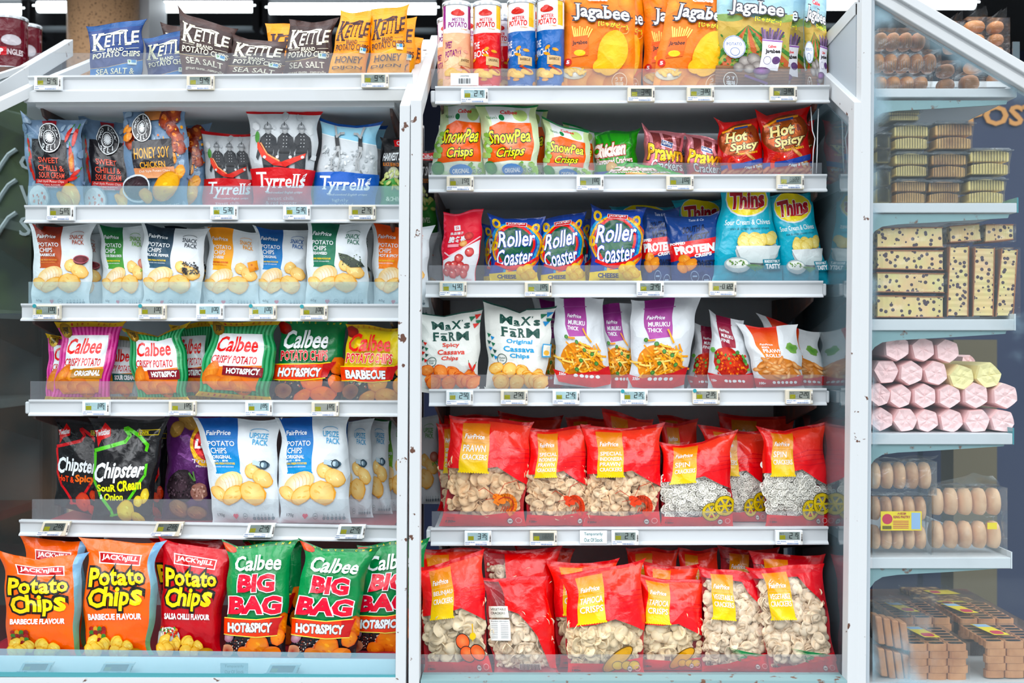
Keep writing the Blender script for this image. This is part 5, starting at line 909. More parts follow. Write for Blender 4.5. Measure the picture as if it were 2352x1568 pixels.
TAGS=[(113,193,'9.45','leftmost price tag of the top left rail, below the blue bags',g2,'tag_white'),(462,192,'9.45','cream price tag reading 9.45 in the middle of the top left rail',g1,'tag_cream'),(862,187,'9.45','cream price tag reading 9.45 below the yellow bags of the top left rail',g1,'tag_cream'),
(142,491,'5.65','price tag reading 5.65 below the grey-blue bags',g2,'tag_white'),(516,489,'5.30','price tag reading 5.30 below the smaller red firemen bag',g3,'tag_white'),(683,489,'5.30','price tag reading 5.30 below the big red firemen bag',g3,'tag_white'),(833,489,'2.75','cream price tag reading 2.75 below the blue beach bag',g2,'tag_cream'),
(110,717,'1.00','cream price tag reading 1.00 with teal dot below the red-brown snack pack',g1,'tag_cream',1),(352,717,'1.00','cream price tag reading 1.00 with teal dot below the black snack pack',g2,'tag_cream',1),(484,717,'1.00','white price tag reading 1.00 below the orange snack pack',g3,'tag_white'),(605,717,'1.00','cream price tag reading 1.00 with teal dot below the blue snack pack',g3,'tag_cream',1),(722,718,'1.00','cream price tag reading 1.00 with teal dot below the dark green seaweed pack',g2,'tag_cream',1),
(223,937,'1.85','leftmost price tag reading 1.85 below the pink striped bag',g3,'tag_white'),(421,937,'1.85','cream price tag reading 1.85 below the tilted green striped bag',g2,'tag_cream'),(596,938,'1.85','white price tag reading 1.85 below the middle green striped bag',g3,'tag_white'),(748,939,'1.85','cream price tag reading 1.85 nearest the yellow barbecue bag',g2,'tag_cream'),
(134,1213,'2.65','slanting price tag below the two black bags, leftmost on its rail',g4,'tag_cream',0,.012),(394,1214,'2.65','slanting price tag below the purple truffle bag',g4,'tag_cream',0,.012),(604,1217,'2.45','slanting white price tag below the first tall white and blue bag',g1,'tag_white',0,.010),(811,1220,'2.45','slanting white price tag below the second tall white and blue bag',g1,'tag_white',0,.008),
(1090,222,'2.10','white price tag reading 2.10 below the tall cans',g3,'tag_white'),(1472,219,'3.80','price tag reading 3.80 leftmost of three below the orange bags',g4,'tag_cream'),(1608,218,'3.80','price tag reading 3.80 in the middle of three, below the front orange bag',g1,'tag_cream'),(1798,217,'3.80','price tag reading 3.80 below the farm-picture bag',g4,'tag_cream'),
(1057,423,'1.50','cream price tag reading 1.50 below the snow pea bags',g2,'tag_cream'),(1355,422,'1.80','white price tag reading 1.80 below the green chicken cracker bag',g1,'tag_white'),(1561,421,'1.80','cream price tag reading 1.80 below the pink prawn bags',g1,'tag_cream'),(1814,419,'F','blank-faced price tag below the red hot and spicy bags',g1,'tag_cream'),
(1041,664,'4.90','cream price tag reading 4.90 below the red date pouch',g3,'tag_cream'),(1236,665,'1.85','cream price tag reading 1.85 below the round-logo blue bags',g1,'tag_cream'),(1493,664,'3.45','white price tag reading 3.45 below the navy protein bags',g1,'tag_white'),(1659,663,'-0122','cream price tag reading -0122 below the turquoise bags',g2,'tag_cream'),
(1056,913,'2.50','white price tag reading 2.50 below the spicy cassava bag',g3,'tag_white'),(1181,912,'2.50','cream price tag reading 2.50 below the original cassava bag',g2,'tag_cream'),(1300,912,'2.45','white price tag reading 2.45 below the first purple pouch',g3,'tag_white'),(1456,912,'2.35','price tag reading 2.35 with teal dot below the front purple pouch',g3,'tag_white',1),(1621,911,'2.35','cream price tag reading 2.35 with teal dot below the maroon pouches',g2,'tag_cream',1),(1834,911,'2.20','cream price tag reading 2.20 below the prawn roll pouches',g2,'tag_cream'),
(1098,1235,'3.35','white price tag reading 3.35 below the prawn cracker bag',g3,'tag_white'),(1248,1235,'F','price tag with garbled dark digits below the second red bag',g4,'tag_cream'),(1435,1234,'2.15','white price tag reading 2.15 right beside the out of stock card',g1,'tag_white'),(1811,1233,'2.15','white price tag reading 2.15 at the right end of the red bag rail',g1,'tag_white')]
for q in TAGS:
    px,py,pr,lab,scr,cs=q[:6]; ptag(px,py,'' if pr=='F' else pr,lab,scr,cs,dot=len(q)>6 and q[6],faint=pr=='F',skew=q[7] if len(q)>7 else 0)
for px,lab in ((92,'blank tag behind the bottom glass lip, leftmost, below the front orange bag'),(277,'blank tag behind the bottom glass lip below the second orange bag'),(658,'blank tag behind the bottom glass lip below the green big bags')):
    ptag(px,1532+(px-92)*.008,'',lab,'#3f4a4a','tag_white',Y=YD-.028,h=26,w=66,skew=.014)
def card(px,py,w,h,Y,label):
    c=P(px,py,Y); t=thing('notice_card',label,'notice',(c[0],Y,c[2]-h/2000.)); b=B(); b.box((c[0]-w/2000.,Y,c[2]-h/2000.),(c[0]+w/2000.,Y+.001,c[2]+h/2000.)); b.build('card','tag_white',t)
    flat_text('lettering','Temporarily',c[0]-w/2000.*.68,c[0]+w/2000.*.68,c[2]+.002,c[2]+h/2000.*.72,Y-.0003,'#3f7f80',t,.0002,.0); flat_text('lettering','Out Of Stock',c[0]-w/2000.*.68,c[0]+w/2000.*.68,c[2]-h/2000.*.72,c[2]-.002,Y-.0003,'#3f7f80',t,.0002,.0)
card(1363,1233,62,30,-.0135,'white card reading Temporarily Out Of Stock on the red bag rail'); card(538,1536,60,26,YD-.0395,'pale card reading Temporarily Out Of Stock behind the bottom left glass')
c=P(1067,182,-.005); t=thing('location_card','white location card with a barcode in front of the cans','notice',(c[0],-.005,c[2]-.014)); b=B(); b.box((c[0]-.032,-.005,c[2]-.014),(c[0]+.032,-.004,c[2]+.014)); b.build('card','tag_white',t)
flat_text('lettering','LOCATION',c[0]-.010,c[0]+.010,c[2]+.006,c[2]+.009,-.0053,'#3a3c40',t,.0002,0); b=B(); rn=random.Random(4)
for k in range(14): b.box((c[0]-.014+.002*k,-.0056,c[2]-.010),(c[0]-.014+.002*k+rn.choice((.0006,.0012)),-.0052,c[2]+.002))
b.build('barcode','black_gap',t)
# ---------------------------------------------------------------- bags on the shelves: (x,y are the top corners as seen, bottoms stand on the shelf)
def row(zs,Y0=.036): return (zs,Y0)
r=row(ZL[1]); k='crisp'; G1='crisp bags on the top left shelf'
bag(k,A['kblue'],(200,62,337,47,322,203),0,'bright blue potato chips bag standing leftmost on the top left shelf',G1,row=r,T=.05)
bag(k,A['kblue'],(332,88,440,70,436,334),1,'second blue potato chips bag, half hidden behind the brown bag',G1,row=r)
bag(k,A['kbrown'],(371,50,480,80,476,392),2,'brown bag showing only its pointed left corner behind the front brown bag',G1,row=r)
bag(k,A['kbrown'],(406,22,546,70,520,412),0,'brown sea salt bag with a tall pointed left corner, leftmost of the front brown bags',G1,row=r,top=[(0,-8),(.12,6),(.4,2),(1,0)],T=.05)
bag(k,A['kbrown'],(534,78,660,98,648,506),-.15,'low squashed brown sea salt bag, middle of the three front brown bags',G1,row=r,T=.05,top=[(0,0),(.3,6),(1,0)])
bag(k,A['kbrown'],(664,50,776,46,752,636),.75,'brown sea salt bag leaning left beside the yellow bags',G1,row=r,T=.05)
bag(k,A['kyel'],(611,57,745,57,735,625),2.2,'yellow bag peeking out behind the brown sea salt bags',G1,row=r)
bag(k,A['kyel'],(783,26,860,28,836,736),.0,'yellow honey bag, left one of the two front yellow bags',G1,row=r,T=.055)
bag(k,A['kyel'],(856,26,942,9,928,832),-.1,'tallest yellow honey bag, right one of the two front yellow bags',G1,row=r,T=.055)
bag(k,A['kyel'],(850,36,958,42,952,858),1.6,'yellow bag just behind the tallest yellow bag',G1,row=r)
bag(k,A['kyel'],(912,78,970,92,972,926),2.6,'yellow bag turned sideways at the right end of the top left shelf',G1,row=r)
r=row(ZL[2]); G2='crisp bags on the second left shelf'
bag(k,A['rrd'],(46,262,196,278,196,62),0,'grey-blue sweet chilli bag with red chillies, leftmost on its shelf',G2,row=r,top=[(0,-4),(.15,12),(.5,4),(1,0)],T=.055)
bag(k,A['rrd'],(178,262,328,288,332,190),1,'grey-blue sweet chilli bag partly hidden behind the honey soy bag',G2,row=r,top=[(0,0),(.2,8),(1,0)],T=.05)
bag(k,A['honey'],(277,252,435,234,436,289),0,'tall grey-blue honey soy chicken bag standing in front',G2,row=r,top=[(0,0),(.3,4),(.9,4),(1,-6)],T=.055)
bag(k,A['honey'],(330,287,483,284,476,338),1.3,'second honey soy chicken bag, its right side showing behind the front one',G2,row=r)
bag(k,A['tyr'],(462,305,592,306,587,470),1,'smaller red bag with firemen photo, set back',G2,row=r)
bag(k,A['tyr'],(562,255,741,257,720,578),0,'large red and white bag with three firemen photo, in front',G2,row=r,pinch=.045,T=.055)
bag(k,A['tyb'],(733,274,878,282,862,720),.2,'blue and white crisp bag with a beach photo, in front',G2,row=r,top=[(0,-2),(.3,8),(.6,10),(1,0)],T=.055)
bag(k,A['tyb'],(752,288,888,292,874,745),1.5,'second blue beach photo bag, only its right edge showing',G2,row=r)
bag(k,A['harv'],(873,314,945,318,940,872),.6,'black and green bean crisps bag beside the white post',G2,row=r,T=.035)
bag(k,A['harv'],(930,340,1003,346,1004,934),5.4,'black and green bean crisps bag seen past the right side of the post',G2,row=(ZL[2]-.03,.036),T=.035)
r=row(ZL[3]); G3='white snack packs on the third left shelf'
def sp(key,q,l,lab,**kw): bag(k,A[key],q,l,lab,G3,row=r,T=kw.pop('T',.045),**kw)
sp('fbbq',(68,516,223,513,208,72),0,'white snack pack with red-brown panel, leftmost on its shelf',top=[(0,0),(.4,7),(1,0)])
sp('fbbq',(120,524,240,538,239,128),1.2,'second red-brown snack pack showing at the right of the first')
sp('fgrn',(225,518,345,521,340,234),.5,'white snack pack with green sour cream panel')
sp('fblk',(323,512,481,528,462,322),0,'white snack pack with black pepper panel, front',top=[(0,0),(.3,6),(1,0)],T=.05)
sp('fblk',(372,522,489,521,482,384),1.3,'second black pepper pack behind the first, only its right side showing')
sp('forg',(473,521,604,534,597,465),.5,'white snack pack with orange cheese panel')
sp('fblu',(583,520,716,528,716,590),.6,'white snack pack with blue original panel',top=[(0,0),(.3,5),(1,2)])
sp('fsea',(702,509,853,515,846,698),-.15,'white snack pack with dark green seaweed panel, in front',T=.05)
sp('fsea',(745,520,861,532,858,748),1.2,'second seaweed pack behind the first, right edge showing')
sp('fhot',(848,517,995,524,985,856),.4,'white snack pack with bright orange-red panel, cut off by the post')
bag(k,A['fhot'],(860,537,1002,540,992,868),4.6,'orange-red snack pack seen just right of the post',G3,row=(ZL[3]-.02,.036),T=.04)
bag(k,A['fhot'],(880,540,1021,536,1012,888),5.9,'rearmost orange-red snack pack right of the post',G3,row=(ZL[3]-.03,.036),T=.04)
r=row(ZL[4]); G4='striped and green bags on the fourth left shelf'
bag(k,A['cpink'],(108,768,230,772,220,102),1.2,'pink striped bag mostly hidden at the left end',G4,row=r)
bag(k,A['cpink'],(130,744,292,738,256,112),0,'pink striped original crisp bag in front',G4,row=r,T=.055,pinch=.06,lean=.12)
bag(k,A['csour'],(222,772,342,776,325,235),1.3,'pale striped sour cream bag between the pink and green bags',G4,row=r)
bag(k,A['cgrn'],(270,752,439,742,438,312),.1,'green striped hot and spicy bag with a sagging top, tilted left',G4,row=r,T=.055,pinch=.07,top=[(0,2),(.35,16),(.55,26),(.75,10),(1,0)])
bag(k,A['cgrn'],(392,746,494,740,484,402),1.4,'green striped bag in shade behind the tilted green bag',G4,row=r)
bag(k,A['cgrn'],(474,738,651,738,626,448,0,14),0,'green striped hot and spicy bag, middle of shelf, lower seal kicked out left',G4,row=r,T=.055,pinch=.06)
bag(k,A['cchip'],(642,738,798,737,788,624),.45,'plain green hot and spicy bag with white lettering',G4,row=r,T=.055)
bag(k,A['cyel'],(794,746,940,754,932,780),0,'yellow barbecue bag at the right end by the post',G4,row=r,T=.055)
r=row(ZL[5],.04); G5='crisp bags on the fifth left shelf'
bag(k,A['chr'],(128,966,256,966,246,124,0,32),.9,'black bag with red lightning outline, leftmost on its shelf',G5,row=r,T=.05)
bag(k,A['chg'],(204,962,390,962,356,206),-.2,'black bag with green lightning outline, in front',G5,row=r,T=.055,pinch=.05)
bag(k,A['chr'],(262,975,392,975,388,276),1.6,'black and red bag, mostly hidden behind the green-outlined one',G5,row=r)
bag('crisp',A['lays'],(381,955,508,955,490,370),.7,'purple truffle crisp bag with a round yellow and red emblem',G5,row=r,T=.05)
bag(k,A['upb'],(448,960,644,964,646,488),-.2,'tall white and blue potato chips bag beside the purple bag',G5,row=r,T=.06,pinch=.03)
bag(k,A['upb'],(634,962,804,958,808,640),-.2,'tall white and blue potato chips bag, the second from the purple bag',G5,row=r,T=.06,pinch=.03)
bag(k,A['upb'],(740,964,858,966,858,770),1.3,'tall white bag turned away, first behind the two white and blue bags',G5,row=r)
bag(k,A['upb'],(800,966,892,966,902,818),2.4,'tall white bag turned away, next to the green and white one',G5,row=r)
bag(k,A['upg'],(850,964,950,966,948,866),3.3,'green and white sour cream bag beside the post',G5,row=r,T=.04)
bag(k,A['upg'],(908,958,1013,956,1016,916),5.6,'green and white sour cream bag seen right of the post',G5,row=(ZL[5],.036),T=.04)
r=row(zL6,-.082); G6='big crisp bags on the bottom left shelf'
bag(k,A['jjo'],(48,1236,202,1242,200,60),1.3,'orange potato chips bag at the back, only its top showing',G6,row=r)
bag(k,A['jjo'],(-8,1270,203,1273,188,14),0,'orange potato chips bag at the far left, in front',G6,row=r,T=.06,pinch=.05,top=[(0,-4),(.2,4),(.45,14),(.7,4),(1,0)])
bag(k,A['jjo'],(184,1240,381,1246,354,188),.1,'orange potato chips bag, second from the left',G6,row=r,T=.06,pinch=.06)
bag(k,A['jjr'],(368,1238,542,1262,510,356),.3,'red salsa chilli potato chips bag',G6,row=r,T=.06,pinch=.05,top=[(0,-2),(.2,4),(.7,4),(1,4)])
bag(k,A['jjr'],(345,1238,520,1240,500,370),1.7,'dark red bag behind the salsa chilli bag',G6,row=r)
bag(k,A['big'],(510,1243,688,1242,658,512),0,'green big bag of hot and spicy chips, leftmost of three',G6,row=r,T=.06,pinch=.055,top=[(0,0),(.2,12),(.35,10),(.6,2),(1,0)])
bag(k,A['big'],(686,1240,870,1260,818,660),-.15,'green big bag of hot and spicy chips, middle of three, tilted',G6,row=r,T=.06,pinch=.055,top=[(0,0),(.3,14),(.5,10),(1,0)])
bag(k,A['big'],(822,1254,985,1236,960,806),.8,'green big bag of hot and spicy chips, cut off by the post',G6,row=r,T=.06)
bag(k,A['cchip'],(560,1240,700,1236,690,570),1.8,'green bag behind the first two big green bags',G6,row=r)
# right bay
r=row(ZR[1],.05)
def can_(key,x,y,w,l,lab,grp='tall crisp cans on the top right shelf',zs=None,rot=0,name='crisp_can'):
    zs=zs if zs is not None else ZR[1]; Y=.05+l*.07; Xc=xat(x,Y); R=w/2000.*(D+Y)/D; zt=zat(y,Y-R*.6); t=thing(name,lab,'crisp can',(Xc,Y,zs),grp); a=A[key]; N,M=a.grid
    def cg(t0,t1,fl=0):
        th=np.linspace(t0,t1,N+1)[None,:]; zz=np.linspace(zs+.006,zt-.006,M+1)[:,None]
        return np.stack([Xc+R*np.sin(th)+0*zz,Y-R*np.cos(th)+0*zz,zz+0*th],-1)
    art_object('can_body',a,cg(-1.5708+rot,1.5708+rot),t); 
    o=art_object('can_rear',Art(a.base,2.6,grid=(24,1)) if 1 else a,np.stack([np.stack([Xc+R*np.sin(np.linspace(1.5708+rot,4.7124+rot,25)),Y-R*np.cos(np.linspace(1.5708+rot,4.7124+rot,25)),np.full(25,z)],-1) for z in (zs+.006,zt-.006)]),t)
    for nm,z0,z1,mt in (('rim',zs,zs+.007,'tin'),('rim',zt-.008,zt-.002,'tin'),('plastic_lid',zt-.003,zt+.002,'lid_clear')):
        b=B(); cyl(b,Xc,Y,z0,z1,R+.0015,32); b.build(nm,mt,t,bevel=.0006)
    return t
pbr('tin','#c9cdd0',.25,metal=.8); pbr('lid_clear','#dfe5e8',.3)
can_('canp',1032,43,54,1.15,'pink and purple crisp can standing behind the front one')
can_('canp',1049,6,64,0,'tall pink and purple crisp can, leftmost of the front row',rot=.35)
can_('canr',1119,6,64,0,'tall red crisp can beside the pink can',rot=.1)
can_('canp',1082,35,50,2.2,'purple-striped can behind the gap between the pink and red cans')
can_('canr',1152,42,52,1.2,'red crisp can half hidden behind the front red can')
can_('canr',1172,32,52,2.2,'red crisp can furthest back beside the blue can')
can_('canb',1198,1,64,0,'tall blue crisp can, left one of the pair',rot=-.1)
can_('canb',1264,-5,64,.05,'tall blue crisp can, right one of the pair, next to the big orange bag',rot=-.1)
can_('canb',1236,10,50,1.6,'blue crisp can seen in the gap between the front blue pair')
r=row(ZR[1],.045); GJ='big bags on the top right shelf'
bag(k,A['jago'],(1292,-60,1466,-56,1456,1288),0,'big orange potato stick bag next to the blue cans',GJ,row=r,T=.05,pinch=.015)
bag(k,A['jago'],(1380,-52,1484,-50,1478,1392),1.3,'orange bag showing as a narrow strip behind the first big orange bag',GJ,row=r)
bag(k,A['jago'],(1472,-50,1640,-50,1640,1478),1.2,'orange bag between the two front orange bags, its left side showing',GJ,row=r,pinch=.015)
bag(k,A['jago'],(1540,-62,1712,-52,1668,1495),.25,'big orange potato stick bag leaning right, beside the farm-picture bag',GJ,row=r,T=.05,pinch=.015)
bag(k,A['jagp'],(1646,-62,1832,-52,1806,1643),-.2,'big bag with a potato farm picture, in front',GJ,row=r,T=.05,pinch=.015)
bag(k,A['jagp'],(1700,-50,1858,-46,1852,1716),1.2,'farm-picture bag behind the front one, its right side showing',GJ,row=r)
bag(k,A['jagp'],(1846,-45,1900,-25,1898,1852),.5,'farm-picture bag turned sideways at the right end of the shelf',GJ,row=r,T=.04,pinch=.0)
r=row(ZR[2]); G7='cracker bags on the second right shelf'
kc='cracker'
bag(kc,A['snow'],(1012,236,1118,240,1124,984),.2,'green and orange snow pea bag, leftmost, leaning right',G7,row=r,T=.055)
bag(kc,A['snow'],(1093,242,1239,241,1242,1112),-.2,'tallest green and orange snow pea bag, in front',G7,row=r,T=.055,pinch=.04)
bag(kc,A['snow'],(1150,250,1260,250,1268,1160),1.2,'snow pea bag peeking out right of the tallest one',G7,row=r)
bag(kc,A['snow'],(1248,272,1354,306,1362,1246),0,'short slumped snow pea bag, rightmost in front',G7,row=r,T=.055)
bag(kc,A['snow'],(1290,284,1377,303,1372,1292),1.1,'snow pea bag behind the short slumped one',G7,row=r)
bag(kc,A['chick'],(1364,306,1471,296,1464,1362),.6,'bright green chicken cracker bag',G7,row=r,T=.05)
bag(kc,A['prawnp'],(1478,284,1572,308,1572,1472),.2,'pink prawn cracker bag with a pointed left corner',G7,row=r,T=.05,top=[(0,0),(.15,12),(.5,4),(1,0)])
bag(kc,A['prawnp'],(1500,318,1600,322,1596,1510),1.3,'pink prawn cracker bag in the gap between two others',G7,row=r)
bag(kc,A['prawnp'],(1570,305,1664,326,1660,1572),.4,'pink prawn cracker bag leaning on the red bags',G7,row=r,T=.05)
bag(kc,A['hot'],(1641,274,1748,270,1756,1654),.1,'red hot and spicy prawn cracker bag, left of the pair',G7,row=r,T=.055,top=[(0,-2),(.2,8),(.4,8),(1,0)])
bag(kc,A['hot'],(1737,256,1859,246,1866,1752),0,'red hot and spicy prawn cracker bag, right of the pair',G7,row=r,T=.055,top=[(0,-2),(.2,12),(.4,8),(1,0)])
bag(kc,A['hot'],(1760,276,1872,276,1872,1768),1.2,'red bag just showing behind the right hot and spicy bag',G7,row=r)
r=row(ZR[3]); G8='snack bags on the third right shelf'
bag('pouch',A['date'],(1018,492,1111,481,1092,1017),.1,'red and white date pouch standing alone at the left',None,row=r,T=.03,pinch=.0,wr=2)
bag(k,A['roll'],(1108,516,1200,508,1196,1112),1.2,'blue round-logo bag hidden behind the leftmost of its kind',G8,row=r)
bag(k,A['roll'],(1122,492,1253,500,1238,1124),0,'blue round-logo cheese bag, leftmost of the front three',G8,row=r,T=.055,top=[(0,0),(.3,8),(1,0)])
bag(k,A['roll'],(1234,508,1344,486,1346,1240),.2,'blue round-logo cheese bag, middle of the front three, slightly tilted',G8,row=r,T=.055)
bag(k,A['roll'],(1272,505,1362,500,1366,1282),1.2,'blue round-logo bag in the gap behind the middle one',G8,row=r)
bag(k,A['roll'],(1355,471,1482,480,1476,1350),-.1,'blue round-logo cheese bag, rightmost and tallest of the front three',G8,row=r,T=.055,top=[(0,0),(.2,8),(.6,6),(1,0)])
bag(k,A['prot'],(1462,478,1562,480,1556,1464),.6,'navy protein crisp bag partly behind the round-logo bag',G8,row=r,T=.05)
bag(k,A['prot'],(1524,494,1658,484,1652,1540),.2,'navy protein crisp bag with a creased top, in front',G8,row=r,T=.055,top=[(0,0),(.4,8),(.8,8),(1,-4)])
bag(k,A['thin'],(1400,474,1545,474,1540,1410),1.8,'turquoise bag lying at the back above the first navy bag',G8,row=r)
bag(k,A['thin'],(1548,462,1665,458,1660,1560),1.5,'turquoise bag at the back above the second navy bag',G8,row=r)
bag(k,A['thin'],(1652,426,1772,424,1800,1632),0,'large turquoise sour cream and chives bag, left one of the pair',G8,row=r,T=.06,pinch=.03)
bag(k,A['thin'],(1764,452,1860,440,1908,1796),.15,'large turquoise sour cream and chives bag, right one of the pair, leaning left',G8,row=r,T=.055,pinch=.02)
r=row(ZR[4]); G9='bags and pouches on the fourth right shelf'
bag(k,A['max1'],(950,716,1112,711,1102,958),.1,'cream spicy cassava chips bag with red lettering',G9,row=r,T=.05,top=[(0,0),(.45,12),(.7,4),(1,0)])
bag(k,A['max2'],(1108,692,1278,707,1256,1114),0,'cream original cassava chips bag with blue lettering',G9,row=r,T=.055,pinch=.03,top=[(0,0),(.3,8),(.5,18),(.6,8),(1,0)])
kp='pouch'
bag(kp,A['mur'],(1225,688,1312,690,1306,1232),1.3,'purple pouch hidden between the cream bag and the first silver pouch',G9,row=r)
bag(kp,A['mur'],(1274,682,1384,686,1404,1272,0,14),.1,'silver and purple pouch of thick snack sticks, first from the cream bags',G9,row=r,T=.05,pinch=.01,wr=12)
bag(kp,A['mur'],(1362,704,1462,694,1478,1382),.7,'silver and purple pouch behind the gap between two front ones',G9,row=r)
bag(kp,A['mur'],(1450,690,1611,680,1572,1440),-.1,'widest silver and purple pouch of thick snack sticks, standing in front',G9,row=r,T=.055,pinch=.02)
bag(kp,A['murf'],(1596,744,1680,752,1650,1576),1.2,'maroon pouch of fine snack sticks, set back on the left',G9,row=r)
bag(kp,A['murf'],(1630,712,1708,738,1742,1624),.3,'silver and maroon pouch of fine snack sticks with a pointed corner',G9,row=r,T=.05,top=[(0,0),(.2,6),(1,0)])
bag(kp,A['prl'],(1738,724,1884,766,1908,1778),1.0,'prawn roll pouch at the back on the right end',G9,row=r,T=.045)
bag(kp,A['prl'],(1694,748,1834,750,1852,1738),-.1,'prawn roll pouch in front, leaning left',G9,row=r,T=.05)
r=row(ZR[5],.045); GA='clear-window cracker bags on the fifth right shelf'
F_=('oval',.0145,320,'#ffe6c0','#f4b880',(.10,.62)); FP_=('disc',.019,220,'#ffe2b8','#f2ae6c',(.10,.62)); FS_=('wheel',.0075,520,'#fffdf4','#fff6e4',(.10,.62)); FB_=('oval',.017,260,'#fff0d6','#dfae78',(.06,.60)); FV_=('oval',.017,330,'#fff0d6','#dfae78',(.06,.86))
def cb(key,q,l,lab,f=None,g=GA,**kw): bag(kc,A[key],q,l,lab,g,row=r,T=kw.pop('T',.062),fill=f,wr=kw.pop('wr',12),**kw)
cb('prawn',(1033,955,1226,971,1210,1008),0,'red prawn cracker bag, large, leftmost in front',FP_)
cb('indo',(1000,972,1100,974,1100,1014),1.3,'red bag peeking out left of the large prawn cracker bag',F_,T=.045)
cb('indo',(1208,986,1352,979,1360,1204),.1,'red special prawn cracker bag, second from the left',F_)
cb('indo',(1338,982,1527,978,1519,1338),-.05,'red special prawn cracker bag, third from the left',F_)
cb('indo',(1250,990,1380,990,1380,1255),1.4,'red bag behind the gap between the second and third bags',F_,T=.045)
cb('spin',(1511,1018,1690,991,1684,1516),0,'red bag of white cartwheel crackers with a dipped top, in front',FS_,top=[(0,0),(.3,12),(.55,12),(.8,0),(1,0)])
cb('spin',(1604,980,1778,993,1764,1640),1.2,'red bag of white cartwheel crackers in the middle, set back',FS_,T=.05)
cb('spin',(1738,978,1899,973,1908,1758),0,'red bag of white cartwheel crackers, rightmost',FS_,top=[(0,4),(.4,14),(.6,6),(1,-2)])
cb('indo',(1386,940,1500,966,1500,1390),2.2,'red bag standing high behind the third bag',None,T=.045)
cb('spin',(1518,972,1602,966,1600,1522),2.4,'red bag at the back behind the dipped cartwheel bag',None,T=.045)
for i,(x0,y0,x1,y1) in enumerate([(1004,952,1150,956),(1148,950,1290,960),(1298,958,1400,960),(1514,954,1600,962),(1652,952,1828,956)]):
    cb('prawn',(x0,y0,x1,y1,x1,x0),4.4+.3*(i%2),['red bag at the very back, leftmost of the rear row','red bag at the very back, behind the large prawn cracker bag','red bag at the very back, above the second bag','red bag at the very back, in the centre of the shelf','red bag at the very back, rightmost and widest of the rear row'][i],None,T=.04)
r=row(zR6,-.07); GB='clear-window cracker bags on the bottom right shelf'
def c6(key,q,l,lab,f=None,**kw): cb(key,q,l,lab,f,GB,**kw)
c6('bel',(958,1304,1110,1268,1132,972),0,'red bag of pale round crackers with orange fruits printed, leftmost in front',('disc',.02,150,'#fff0d0','#d6b684',(.10,.62)))
c6('bel',(950,1258,1112,1262,1112,960),1.4,'red bag at the back of the leftmost bottom bag',None,T=.05)
c6('vegback',(1098,1326,1262,1326,1284,1134,0,0),.1,'clear cracker bag with its back label facing out',FB_)
c6('vegback',(1104,1262,1286,1260,1290,1130),1.4,'clear and red bag behind the back-facing one',FV_,T=.055)
c6('tap',(1256,1292,1422,1288,1416,1284),.9,'red tapioca crisps bag, set back on the left',('disc',.0175,180,'#fff0cc','#e8b878',(.08,.56)),T=.05)
c6('tap',(1288,1326,1484,1284,1482,1302),-.1,'red tapioca crisps bag, the large one in front',('disc',.0175,250,'#fff0cc','#e8b878',(.08,.56)))
c6('tap',(1450,1318,1624,1338,1616,1470),.5,'red tapioca crisps bag, smaller one to the right',('disc',.0175,200,'#fff0cc','#e8b878',(.08,.56)))
c6('veg',(1604,1300,1762,1322,1772,1612),.3,'clear vegetable cracker bag, left one of the pair',FV_)
c6('veg',(1718,1304,1892,1298,1928,1768),0,'clear vegetable cracker bag, right one of the pair',FV_)
for i,(x0,y0,x1,y1,l) in enumerate([(1478,1294,1604,1300,1.6),(1440,1258,1560,1262,2.8),(1560,1262,1650,1262,2.9),(1720,1272,1892,1274,1.6),(1180,1256,1320,1262,2.8),(1650,1258,1790,1262,3.1)]):
    c6('tap' if i not in (3,5) else 'veg',(x0,y0,x1,y1,x1,x0),l,['dark red bag behind the smaller tapioca bag','dim red bag at the back, below the out of stock card','dim red bag at the back, right of the out of stock card','red-topped bag behind the right vegetable cracker bag','dim red bag at the back behind the back-facing bag','dim orange and red bag at the back near the right end'][i],None,T=.045)
bag(kc,A['chick'],(1436,374,1508,378,1592,1366),-.55,'green cracker bag lying flat behind the clear shelf lip',G7,row=(ZR[2],.036),T=.012,pinch=0)
# ---------------------------------------------------------------- glass-ended bakery cabinet on the right
pbr('bun','#dc9656',.5,noise=(9,'#9a5a2c',.35,.75,4)); pbr('cake_pale','#ffe391',.6,noise=(14,'#b98a4a',.52,.78,4)); pbr('cake_brown','#f4be76',.6,noise=(12,'#9a5a34',.48,.7,4))
def loafmat():
    m=pbr('raisin_loaf','#f7d592',.6); nt=m.node_tree; b=[n for n in nt.nodes if n.type=='BSDF_PRINCIPLED'][0]; tc=[n for n in nt.nodes if n.type=='TEX_COORD'][0]
    v=nt.nodes.new('ShaderNodeTexVoronoi'); v.inputs['Scale'].default_value=85; nt.links.new(tc.outputs['Object'],v.inputs['Vector'])
    r=nt.nodes.new('ShaderNodeValToRGB'); r.color_ramp.interpolation='CONSTANT'; r.color_ramp.elements[0].color=(*lin('#4a3140'),1); r.color_ramp.elements[1].position=.33; r.color_ramp.elements[1].color=(*lin('#fbdc98'),1)
    w=nt.nodes.new('ShaderNodeTexNoise'); w.inputs['Scale'].default_value=30; nt.links.new(tc.outputs['Object'],w.inputs['Vector'])
    mx=nt.nodes.new('ShaderNodeMixRGB'); mx.blend_type='MULTIPLY'; mx.inputs[0].default_value=.35; nt.links.new(v.outputs['Distance'],r.inputs[0]); nt.links.new(r.outputs[0],mx.inputs[1]); nt.links.new(w.outputs['Color'],mx.inputs[2]); nt.links.new(mx.outputs[0],b.inputs['Base Color'])
loafmat(); pbr('crust','#a9683a',.6); pbr('paper_pink','#ffd4d2',.55,bump=(70,.5,.002)); pbr('paper_yellow','#f6e8a6',.55,bump=(70,.5,.002))
